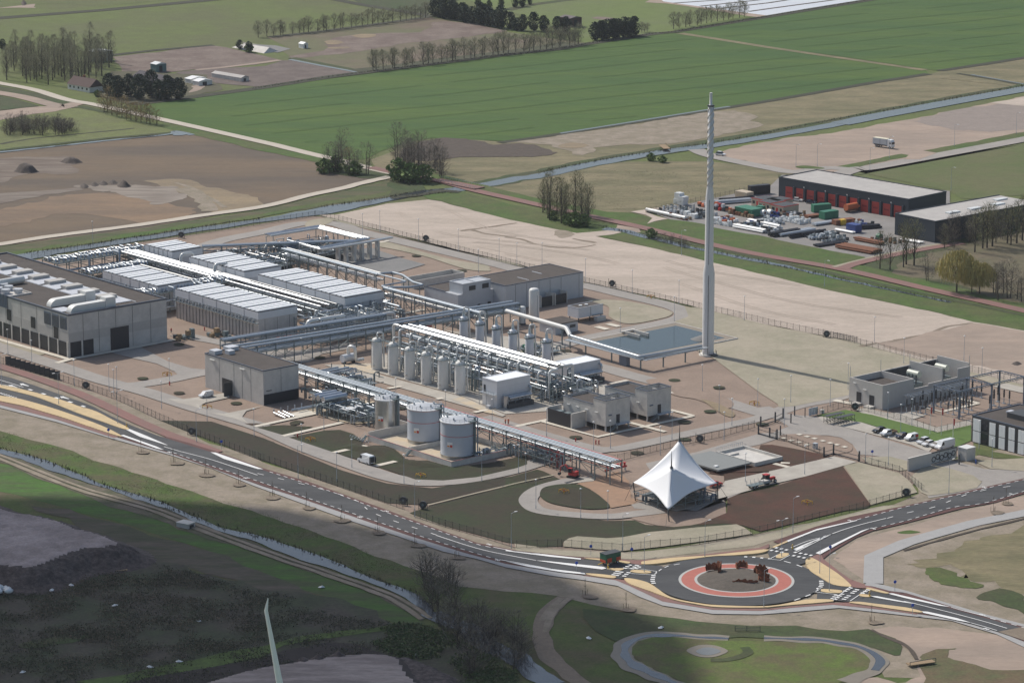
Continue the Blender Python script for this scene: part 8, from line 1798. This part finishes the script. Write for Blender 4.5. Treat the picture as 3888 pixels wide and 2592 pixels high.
MB().box(-0.6,0.4,5.0,6.2,0,1.3).build('cabinet', m_concl, t); MB().beam((0,-1.6,0),(0,-1.6,3.0),0.2).build('post', m_dark, t)
single('cabinet', MB().box(-0.6,0.6,-0.5,0.5,0,1.8).box(-0.65,0.65,-0.55,0.55,1.801,1.9), m_clad, 'grey cabinet between the gravel oval and the fence', 'cabinet', T('l',487,1000), GA)
for s, z, lab in (('l 1512 870',3.5,'left'),('l 1613 880',3.5,'middle'),('l 1715 975',5.0,'right')):
    P0 = pts(s)[0]; t = thing('flagpole', f'white flagpole with drooping red flag by the lawn, {lab} one', 'flagpole', P0, 0, 'flagpoles on the lawn'); MB().lathe([(0.08,0),(0.05,8.5)],(0,0),8).build('pole', m_wht, t)
    prism([(0,8.4),(0.5,8.2),(0.45,6.4),(0.15,6.2),(0,6.6)],0.06).build('flag', m_red, t)
# dark slatted fence sections left of the road (row of angled panels)
for k in range(11):
    x, y = 75+k*43.5, 245+k*13.2
    t = thing('screen_panel', 'dark upright panel in the saw-tooth row beside the front site road', 'panel', T('i',x,y), GA+R(55), 'saw-tooth row of dark panels'); MB().box(-.85,.85,-0.08,0.08,0.1,2.7).build('panel', m_dark, t); MB().beam((-.85,0,0),(-.85,0,2.8),0.16).beam((.85,0,0),(.85,0,2.8),0.16).build('post', m_black, t)
for s, n, lab in (('e 1660 1525',3,'dark crates on the concrete next to the largest hall'),('e 1740 1510',1,'square brown crate beside the dark crates'),('e 1960 1500',3,'row of wooden pallets in front of the longest striped hall'),('e 2090 1535',2,'dark bundles at the end of the pallets'),('k 250 140',2,'small green container behind the back towers')):
    pile(s, 2, n, m_cgreen if 'green' in lab else (m_dark,m_wood,m_steelg) , lab, 1.6, 1.9, name='crate_group', cat='crates')
t = thing('hose_reels', 'row of looped hoses on racks on the slab beside the bund', 'hose rack', W(127,-6.2), GA)
for k in range(7): MB().tube([(-k*1.3,0.5*math.cos(a),0.9+0.5*math.sin(a)) for a in [i*0.7 for i in range(10)]],0.07,5).build('hose', m_pgrey, t)
MB().beam((0.5,0,1.0),(-8.5,0,1.0),0.1).build('rail', m_steelg, t)
# grassy mounds against the bund
def mound(name, s, h, edge, m, z0=0.0, kind='structure', step=1.2, rough=0.25, lab=None, cat=None, rs=0.35, group=None, zref=None, m2=None):
    P = pts(s, z0 if zref is None else zref); x0, x1 = min(p.x for p in P)-edge, max(p.x for p in P)+edge; y0, y1 = min(p.y for p in P)-edge, max(p.y for p in P)+edge
    nx, ny = int((x1-x0)/step)+2, int((y1-y0)/step)+2; vs = []; fs = []; hs = []
    for j in range(ny):
        for i in range(nx):
            x, y = x0+i*step, y0+j*step; c = False; dm = 1e9
            for k in range(len(P)):
                a, b = P[k], P[k-1]
                if (a.y > y) != (b.y > y) and x < (b.x-a.x)*(y-a.y)/(b.y-a.y)+a.x: c = not c
                dx, dy = b.x-a.x, b.y-a.y; t_ = max(0, min(1, ((x-a.x)*dx+(y-a.y)*dy)/(dx*dx+dy*dy+1e-9))); dm = min(dm, math.hypot(x-a.x-t_*dx, y-a.y-t_*dy))
            f = 1.0 if c else 1-dm/edge
            if zref is None: f = min(1, dm/edge) if c else 0
            q = max(0, f); q = q*q*(3-2*q); nz = noise.noise(Vector((x,y,0))*rs)*0.6+noise.noise(Vector((x,y,3))*rs*2.7)*0.4
            slope = 1-abs(2*q-1) if zref is not None else 1
            z = z0*0+h*q*(1+rough*0.4*nz)+ (rough*h*nz*0.8*slope if q > 0.02 else 0); hs.append(q); vs.append((x,y,z-0.12 if q <= 0 else max(0.02,z)+0.2))
    F2 = []; mi = []
    for j in range(ny-1):
        for i in range(nx-1):
            id_ = (j*nx+i,j*nx+i+1,(j+1)*nx+i+1,(j+1)*nx+i)
            if any(hs[k] > 0 for k in id_): F2.append(id_); mi.append(1 if (m2 and min(hs[k] for k in id_) < 0.93) else 0)
    o = MB().add(vs, F2, True).build(name, [m, m2] if m2 else m)
    if m2:
        for p, k in zip(o.data.polygons, mi): p.material_index = k
    if cat: tag(o, lab, cat, group)
    else: tag(o, kind=kind)
    return o
mound('grass_mound','j 700 1000 960 930 1010 975 1180 972 1260 1000 1340 1072 1400 1095 1560 1105 1780 1170 1500 1180 1250 1120 1000 1040',0.7,4,m_mulchg,step=1.0)
m_soil = M('soil_heap', (0.085,0.07,0.062), 0.97, var=0.25, scale=1.2, fine=0.3, fs=0.5)
sh = 'dark soil heaps on the far brown field'
for x, y, w_, hh, tt, lab in ((755,165,45,2.0,'e','first of the five in line from the left'),(845,150,42,2.0,'e','second of the five in line'),(925,140,44,2.1,'e','third of the five in line'),(1010,128,42,2.2,'e','fourth of the five in line'),(1110,160,70,2.4,'e','widest one, at the right end of the line'),(240,1535,120,2.9,'a','large one near the left edge of the picture'),(640,1450,110,1.8,'a','broad low one beyond the largest'),(215,35,25,4,'a','small one on the far sand'),(2290,245,60,1.6,'l','on the pink sand behind the gantry')):
    mound('soil_heap', f'{tt} {x-w_} {y} {x-w_*0.5} {y-22} {x+w_*0.4} {y-20} {x+w_} {y+4} {x+w_*0.3} {y+18} {x-w_*0.5} {y+16}', hh, 3.0, m_soil, step=0.8, cat='soil heap', lab=f'dark soil heap, {lab}', rough=0.3, group=sh)
m_rub = M('rubble_dark', (0.055,0.043,0.042), 0.97, col2=(0.10,0.08,0.075), s2=1.5, amt2=0.9, var=0.4, scale=1.0, fine=0.3, fs=0.4)
mound('waste_plateau','m -400 -150 -80 -20 0 20 120 45 300 70 520 130 640 190 780 215 950 275 1010 310 900 330 760 330 620 370 480 420 350 480 260 505 130 490 -60 480 -400 560',4.6,11,m_waste,z0=4.6,zref=4.6,step=0.9,rough=0.3,rs=0.5,m2=m_rub)
mound('waste_plateau','m 1700 1700 1850 1570 2100 1495 2340 1430 n 200 1400 380 1385 480 1360 640 1345 720 1330 880 1315 1000 1308 1160 1312 1250 1335 1330 1480 1420 1560 1500 1700',3.4,9,M('waste_pale',(0.33,0.28,0.26),0.97,col2=(0.20,0.165,0.155),s2=5,amt2=0.9,var=0.12,scale=3,fine=0.2,fs=0.6,stretch=(0.35,1.6),rot=R(-55)),z0=3.4,zref=3.4,step=0.9,rough=0.12,rs=0.3,m2=M('peat_slope',(0.03,0.024,0.024),0.97,var=0.3,scale=1.5))
mound('rubble_heap','n 1180 1350 1330 1335 1480 1390 1650 1470 1760 1570 1500 1700 1300 1600 1230 1450',2.6,6,m_rub,z0=2.6,zref=2.6,step=0.7,rough=0.55,rs=0.8)
for i, (x, y, w_) in enumerate(((450,1360,60),(580,1345,70),(760,1320,85))): mound('soil_heap', f'n {x-w_} {y} {x-w_*.4} {y-22} {x+w_*.5} {y-24} {x+w_} {y+6} {x} {y+20}',1.6,2.2,m_rub,step=0.5,cat='soil heap',lab=('small dark heap on the pale mound, left one','small dark heap on the pale mound, middle one','largest dark heap on the pale mound near its crest')[i],rough=0.5,rs=1.0,z0=3.2,zref=None)
for o in COL.objects:
    if o.name.startswith('soil_heap') and 'pale mound' in str(o.get('label','')): o.location.z = 3.3
# bags of waste
t = thing('waste_bags', 'heap of white plastic bags at the foot of the dark rubble slope', 'rubbish', T('m',80,740), 0); random.seed(8)
for k in range(48):
    r = random.uniform(.4,1.2); c = Vector((random.gauss(-1.5,2.6),random.gauss(0.5,2.6),r*0.6+0.3)); MB().lathe([(r*0.3,c.z-r*.6),(r,c.z-r*.2),(r*.9,c.z+r*.3),(r*.3,c.z+r*.6)],(c.x,c.y),7).build('bag', m_plast, t)
lit = None
for i, (s, lab) in enumerate((('n 615 708','on the green slope below the farm track'),('m 465 735','right of the heap of white bags'),('m 640 690','on the edge of the rubble slope'),('m 1600 1370','on the lowest green strip'),('m 200 1465','in the scrub at the lower left'),('m 1770 1008','on the upper scrub slope'),('n 1450 1315','in the brambles at the bottom'),('o 1390 1070','at the edge of the roundabout verge'),('o 745 1162','on the rough meadow below the track'),('m 1340 1420','beside the lowest green strip'),('m 1025 870','in the middle of the scrub'))):
    r = 0.5; q = MB().add([(0.9,0,0),(0.5,0.7,0.02),(-0.6,0.6,0.05),(-1.0,-0.1,0),(-0.3,-0.6,0.03),(0.2,0.1,0.45)],[(0,1,5),(1,2,5),(2,3,5),(3,4,5),(4,0,5)])
    single('plastic_litter', q, m_plast, f'scrap of white plastic lying {lab}', 'litter', pts(s)[0]+Vector((0,0,0.35)), i, 'scraps of white plastic')
single('timber_plank', MB().box(-4.5,4.5,-0.7,0.7,0,0.12).box(-4.5,-1.0,-0.6,0.6,0.121,0.3), m_wood, 'long pale timber sheet lying below the dark rubble slope', 'timber', T('m',980,560)+Vector((0,0,0.35)), R(10))
t = thing('culvert', 'small concrete culvert head on the farm track beside the canal', 'culvert', T('m',1660,160), R(-35)); MB().box(-2,2,-1.5,1.5,0,1.3).build('head_wall', m_concd, t); MB().box(-2.1,2.1,-1.6,1.6,1.31,1.45).build('cap', m_concl, t); MB().box(2.01,2.1,-0.8,0.8,0.1,1.0).build('opening', m_black, t)
# rust-coloured sculptures on the roundabout
random.seed(14)
for i, (x, y, rot, lab, sc) in enumerate(((1880,575,20,'largest one, at the left of the island',1.25),(2110,545,70,'one at the back of the island',0.9),(2275,590,110,'one at the right back of the island',1.0),(2300,655,140,'one at the right front of the island',1.0),(2135,690,0,'flat long one at the near side of the island',1.1))):
    t = thing('steel_sculpture', f'curved rust-brown steel sculpture, {lab}', 'sculpture', T('o',x,y)+Vector((0,0,0.6)), R(rot), 'rusty sculptures on the roundabout')
    for q, (h, r, a0, a1) in enumerate(((2.3,2.0,-1.2,1.0),(1.7,1.3,0.6,2.9))):
        if i == 4 and q == 1: continue
        mb = MB(); n = 12; vs = []; 
        for k in range(n+1):
            a = a0+(a1-a0)*k/n; hh = (h*(1.0 if i != 4 else 0.62))*(1-0.35*math.sin(k*1.1)**2)*(0.6+0.4*math.sin(math.pi*k/n))
            if i == 4: c = (k/n*5.2-2.6, 0.3*math.sin(k*0.6)); 
            else: c = (math.cos(a)*r-r*0.6, math.sin(a)*r)
            for s_, rr in ((0,1.0),(0,1.12)):
                pass
            vs += [(c[0],c[1],0),(c[0]*1.05+0.14,c[1]*1.05+0.12,0),(c[0]*1.15+0.14,c[1]*1.1+0.12,hh),(c[0]*1.12,c[1]*1.08,hh)]
        fs = [(k*4+j,(k+1)*4+j,(k+1)*4+(j+1) % 4,k*4+(j+1) % 4) for k in range(n) for j in range(4)]+[(0,1,2,3),(n*4+3,n*4+2,n*4+1,n*4)]
        mb.add(vs, fs).build('curved_plate', M('sculpture_rust',(0.22,0.075,0.035),0.85,var=0.3,scale=0.8), t)
    t.scale = (sc,sc,sc)
# ================================================================ PEOPLE
def person(lab, P, rot, top, legs, helmet, lean=0.1):
    t = thing('person', lab, 'person', P+Vector((0,0,0.3)), rot)
    V = [(0,0,.95),(0,0.0,1.15),(0,.01,1.40),(0,.01,1.50),(0,.02,1.60),(0,.03,1.70),(.10,0,.90),(.12,.05,.50),(.12,lean,.09),(.12,lean+.17,.04),(-.10,0,.90),(-.12,-.02,.50),(-.12,-lean,.09),(-.12,-lean+.17,.04),
         (.19,0,1.40),(.25,.02,1.14),(.24,.14,.92),(-.19,0,1.40),(-.25,.0,1.14),(-.25,.10,.92)]
    E = [(0,1),(1,2),(2,3),(3,4),(4,5),(0,6),(6,7),(7,8),(8,9),(0,10),(10,11),(11,12),(12,13),(2,14),(14,15),(15,16),(2,17),(17,18),(18,19)]
    Rr = [.15,.14,.15,.055,.085,.08,.095,.06,.045,.04,.095,.06,.045,.04,.07,.045,.035,.07,.045,.035]
    for w_, sx in ((16,1),(19,-1)):
        bx, by, bz = V[w_]; V.append((bx,by+.03,bz-.07)); Rr.append(.035); E.append((w_,len(V)-1)); pal = len(V)-1
        for k, (dx, ln) in enumerate(((-.03,.07),(-.01,.08),(.01,.075),(.03,.06))): V.append((bx+dx,by+.05,bz-.07-ln)); Rr.append(.009); E.append((pal,len(V)-1))
        V.append((bx-sx*.05,by+.06,bz-.08)); Rr.append(.010); E.append((pal,len(V)-1))
    me = bpy.data.meshes.new('body'); me.from_pydata(V, E, []); o = bpy.data.objects.new('body', me); COL.objects.link(o); o.parent = t
    sk = o.modifiers.new('skin', 'SKIN'); sk.use_smooth_shade = True
    for v, r in zip(me.skin_vertices[0].data, Rr): v.radius = (r, r)
    me.skin_vertices[0].data[0].use_root = True
    o.modifiers.new('sub', 'SUBSURF').levels = 1
    me.materials.append(M('skin_tone', (0.45,0.28,0.2), 0.6))
    MB().lathe([(.15,.98),(.17,1.1),(.20,1.38),(.12,1.5),(.08,1.52)],(0,0.0),12).tube([(.19,0,1.42),(.25,.02,1.14),(.24,.12,.96)],[.085,.06,.05],8).tube([(-.19,0,1.42),(-.25,0,1.14),(-.25,.09,.96)],[.085,.06,.05],8).build('jacket', top, t)
    MB().tube([(.10,0,.99),(.12,.05,.50),(.12,lean,.08)],[.12,.08,.06],8).tube([(-.10,0,.99),(-.12,-.02,.50),(-.12,-lean,.08)],[.12,.08,.06],8).build('trousers', legs, t)
    MB().lathe([(.125,1.70),(.115,1.76),(.08,1.81),(.02,1.835)],(0,.03),12).build('helmet', helmet, t)
    for x in (-.03,.03): MB().box(x-.012,x+.012,.108,.118,1.655,1.672).build('eye', m_dark, t)
    return t
m_hv = M('workwear_orange', (0.75,0.16,0.04), 0.7); m_jean = M('workwear_navy', (0.03,0.04,0.09), 0.8)
person('person in orange workwear and white helmet by the slab strip, left of two', T('j',2256,785), R(40), m_hv, m_jean, m_wht)
person('person in orange workwear and white helmet by the slab strip, right of two', T('j',2282,783), R(200), m_hv, m_hv, m_wht)
person('person in orange workwear standing alone left of the slab path', T('k',22,782), R(100), m_hv, m_jean, m_wht)
person('person in blue overalls walking in front of the gate kiosk', T('l',1920,1145), R(-60), M('overall_blue',(0.02,0.10,0.40),0.7), M('overall_blue',(0.02,0.10,0.40),0.7), M('hair_brown',(0.08,0.05,0.03),0.8))
person('person in red jacket and blue trousers beside the largest hall', T('e',1530,1475), R(10), m_red, m_jean, m_red)
# ================================================================ FARM
t = thing('farmhouse', 'small farmhouse with red-brown roof and white wall beside the bare wood', 'house', W(-1371+900+0, 889.9-600), GA+R(4))
MB().box(-17,0,0,8,0,2.6).build('wall', m_offw, t); r_ = MB(); r_.add([(-17.4,-0.4,2.5),(0.4,-0.4,2.5),(0.4,8.4,2.5),(-17.4,8.4,2.5),(-17.4,4,6.0),(0.4,4,6.0)],[(0,1,5,4),(2,3,4,5),(1,2,5),(3,0,4),(0,3,2,1)]); r_.build('roof', M('roof_tile_red',(0.085,0.055,0.05),0.9), t)
for x in (-15,-12,-8.5,-5.5,-2): MB().box(x-0.5,x+0.5,-0.08,-0.01,1.0,2.0).build('window', m_dglass, t)
MB().box(-10.5,-9.5,4.2,5.2,5.0,6.8).build('chimney', m_rust, t)
t = thing('barn', 'wide dark barn roof half hidden behind the farm evergreens', 'barn', T('a',1430,800), GA+R(0))
MB().box(-24,0,0,10,0,3.0).build('wall', m_navy, t); MB().add([(-24.4,-.4,3.01),(.4,-.4,3.01),(.4,10.4,3.01),(-24.4,10.4,3.01),(-24.4,5,6.0),(.4,5,6.0)],[(0,1,5,4),(2,3,4,5),(1,2,5),(3,0,4),(0,3,2,1)]).build('roof', M('barn_roof',(0.07,0.065,0.075),0.9), t)
def shed(s, L, Wd, H, lab, mw, mr, rot=0):
    t = thing('shed', lab, 'shed', pts(s)[0], GA+R(rot)); MB().box(0,L,0,Wd,0,H).build('wall', mw, t); MB().add([(-.2,-.2,H+.01),(L+.2,-.2,H+.01),(L+.2,Wd+.2,H+.01),(-.2,Wd+.2,H+.01),(-.2,Wd/2,H+.9),(L+.2,Wd/2,H+.9)],[(0,1,5,4),(2,3,4,5),(1,2,5),(3,0,4),(0,3,2,1)]).build('roof', mr, t); MB().box(L+0.01,L+0.06,Wd*.3,Wd*.6,0.1,H*.8).build('door', m_black, t)
m_tealw = M('shed_teal', (0.09,0.17,0.18), 0.6); shed('a 1345 640',5,6,4.0,'teal silo-like shed beside the far plots',m_tealw,m_plast); shed('a 790 545',7,10,5.0,'shed with white roof behind the bare wood',m_steelg,m_plast)
shed('a 1650 740',5,9,2.2,'white-roofed sheds right of the evergreens, left one',m_offw,m_wht); shed('a 1720 760',5,8,2.2,'white-roofed shed right of the evergreens, right one',m_offw,m_wht); shed('a 1890 690',22,5,2.0,'long grey shed at the edge of the far plots',m_concl,m_roofp,5); shed('c 480 235',9,8,5,'small brown brick hut at the end of the evergreen belt',M('hut_brick',(0.10,0.06,0.05),0.9),M('hut_roof',(0.14,0.12,0.12),0.9)); shed('b 410 430',4,3,2.4,'tiny white shed beside the far concrete pads',m_wht,m_plast)
t = thing('far_heap', 'pale excavated bank at the far concrete pads', 'heap', T('a',2150,440), GA); mb = MB().add([(-8,0,0),(20,0,0),(18,5,2.4),(-4,5,2.0),(20,10,0),(-8,10,0)],[(0,1,2,3),(3,2,4,5),(1,4,2),(0,3,5)]); mb.build('bank', m_concl, t)
t = thing('bridge', 'low red-paved bridge with railings where the cycle road crosses the canal', 'bridge', T('f',1830,150), math.atan2(D1.y,D1.x)+R(3))
MB().box(-13,13,-2.9,2.9,0.35,0.75).build('deck', m_redp, t); g_ = MB()
for y in (-2.9,2.9):
    g_.beam((-13,y,1.6),(13,y,1.6),0.1)
    for k in range(11): g_.beam((-13+k*2.6,y,0.7),(-13+k*2.6,y,1.6),0.09)
g_.build('railing', m_pgrey, t)
t = thing('jetty', 'small wooden sluice platform on the far canal bank', 'platform', T('c',1420,1330), GA+R(60)); MB().box(-1.5,1.5,-5,5,0.8,1.0).build('deck', m_wood, t); r_ = MB()
for k in range(5): r_.beam((1.4,-4.5+k*2.2,1.0),(1.4,-4.5+k*2.2,1.9),0.12)
r_.beam((1.4,-4.5,1.9),(1.4,4.5,1.9),0.1); r_.build('railing', m_wood, t)
t = thing('footbridge', 'short wooden footbridge in the sand at the lower right', 'bridge', T('p',1430,1395), R(22)); MB().box(-3.4,3.4,-1.0,1.0,0.6,0.8).build('deck', m_wood, t); MB().beam((-3.4,-1,1.5),(3.4,-1,1.7),0.12).beam((-3.4,-1,0.6),(-3.4,-1,1.5),0.12).beam((3.4,-1,0.6),(3.4,-1,1.7),0.12).build('railing', m_dark, t)
t = thing('field_gate', 'wooden rail gate at the edge of the ring ditch meadow', 'gate', T('o',2160,1095), R(-3)); g_ = MB()
for z in (0.5,0.9,1.3): g_.beam((-3,0,z),(3,0,z-0.05),0.09)
g_.build('rails', m_dark, t)
for x in (-3,-0.2,3): MB().beam((x,0,0),(x,0,1.6),0.14).build('post', m_dark, t)
# wind turbine: only one raised blade reaches into the picture
tip = ray(1001, 2266, 119.0); 
t = thing('wind_turbine', 'white wind turbine blade with bent tip rising from the bottom edge', 'wind turbine', (tip.x+6.0, tip.y-1.5, 0), R(8))
B = []; hub = Vector((0.3,1.5,78)); tp = Vector((-6.0*math.cos(R(8))+0.2, 1.5+0.84, 119.0))
prof = MB(); rings = []; NB = 22
for k in range(NB+1):
    u = k/NB; c = hub.lerp(tp, u); c.x += 0.2*math.sin(u*math.pi); ch = 1.7*(1-u)**0.9+0.34; th = ch*0.16+0.04
    if u > 0.985: c.x += 0.6; ch = 0.12; th = 0.05
    elif u > 0.95: ch = 0.5
    rings.append([(c.x+ch*0.5*math.cos(a), c.y+th*math.sin(a), c.z+(-0.15 if u > 0.985 else 0)) for a in [2*math.pi*i/10 for i in range(10)]])
prof.add([v for r in rings for v in r], [(i*10+j,i*10+(j+1) % 10,(i+1)*10+(j+1) % 10,(i+1)*10+j) for i in range(NB) for j in range(10)], True).build('blade', M('blade_white',(0.9,0.9,0.9),0.5), t)
for s in (1,-1):
    q = MB(); p1 = hub+Vector((s*35,0,-20)); q.tube([hub, hub.lerp(p1,0.4), p1],[1.1,0.8,0.15],8).build('blade', m_wht, t)
MB().lathe([(2.2,0),(1.3,76.5)],(0.3,3.5),20).build('tower', m_wht, t); MB().cyl((0.3,0.8,78),(0.3,8,78),1.6,n=14).build('nacelle', m_wht, t); MB().cyl((0.3,0.2,78),(0.3,2.2,78),1.2,1.6,n=14).build('hub', m_wht, t)
# ================================================================ HAZE
hz = MB().box(-1500,1500,-600,2800,-1.0,262.0).build('haze', None or M('haze_air', (1,1,1)))
hm = hz.data.materials[0]; hn = hm.node_tree; hn.nodes.clear()
pv = hn.nodes.new('ShaderNodeVolumePrincipled'); pv.inputs['Color'].default_value = (0.86,0.90,1.0,1); pv.inputs['Density'].default_value = 0.000032; pv.inputs['Anisotropy'].default_value = 0.3
ho = hn.nodes.new('ShaderNodeOutputMaterial'); hn.links.new(pv.outputs[0], ho.inputs['Volume'])
tag(hz, kind='stuff')
# a cloud added out of view, high above and up-sun of the lower left corner: its shade lies on the waste ground and the near fields
cl = MB(); cc = Vector((-118, 768, 0))+Vector((-0.731, 0.682, 0))*(620/math.tan(SUN_EL)); nu, nv = 28, 14; vs = []
for j in range(nv+1):
    for i in range(nu):
        a, b = 2*math.pi*i/nu, math.pi*j/nv; d = Vector((math.cos(a)*math.sin(b), math.sin(a)*math.sin(b), math.cos(b))); r = 1+0.22*noise.noise(d*2.1+Vector((3,1,7)))
        vs.append((cc.x+d.x*150*r, cc.y+d.y*142*r, 620+d.z*62*r))
cl.add(vs, [(j*nu+i, j*nu+(i+1) % nu, (j+1)*nu+(i+1) % nu, (j+1)*nu+i) for j in range(nv) for i in range(nu)], True)
co = cl.build('shade_cloud', M('cloud_vapour', (1,1,1))); cn = co.data.materials[0].node_tree; cn.nodes.clear()
cv = cn.nodes.new('ShaderNodeVolumePrincipled'); cv.inputs['Color'].default_value = (0.95,0.96,1,1); cv.inputs['Density'].default_value = 0.0024; cv.inputs['Anisotropy'].default_value = 0.2
cm = cn.nodes.new('ShaderNodeOutputMaterial'); cn.links.new(cv.outputs[0], cm.inputs['Volume']); tag(co, kind='structure')
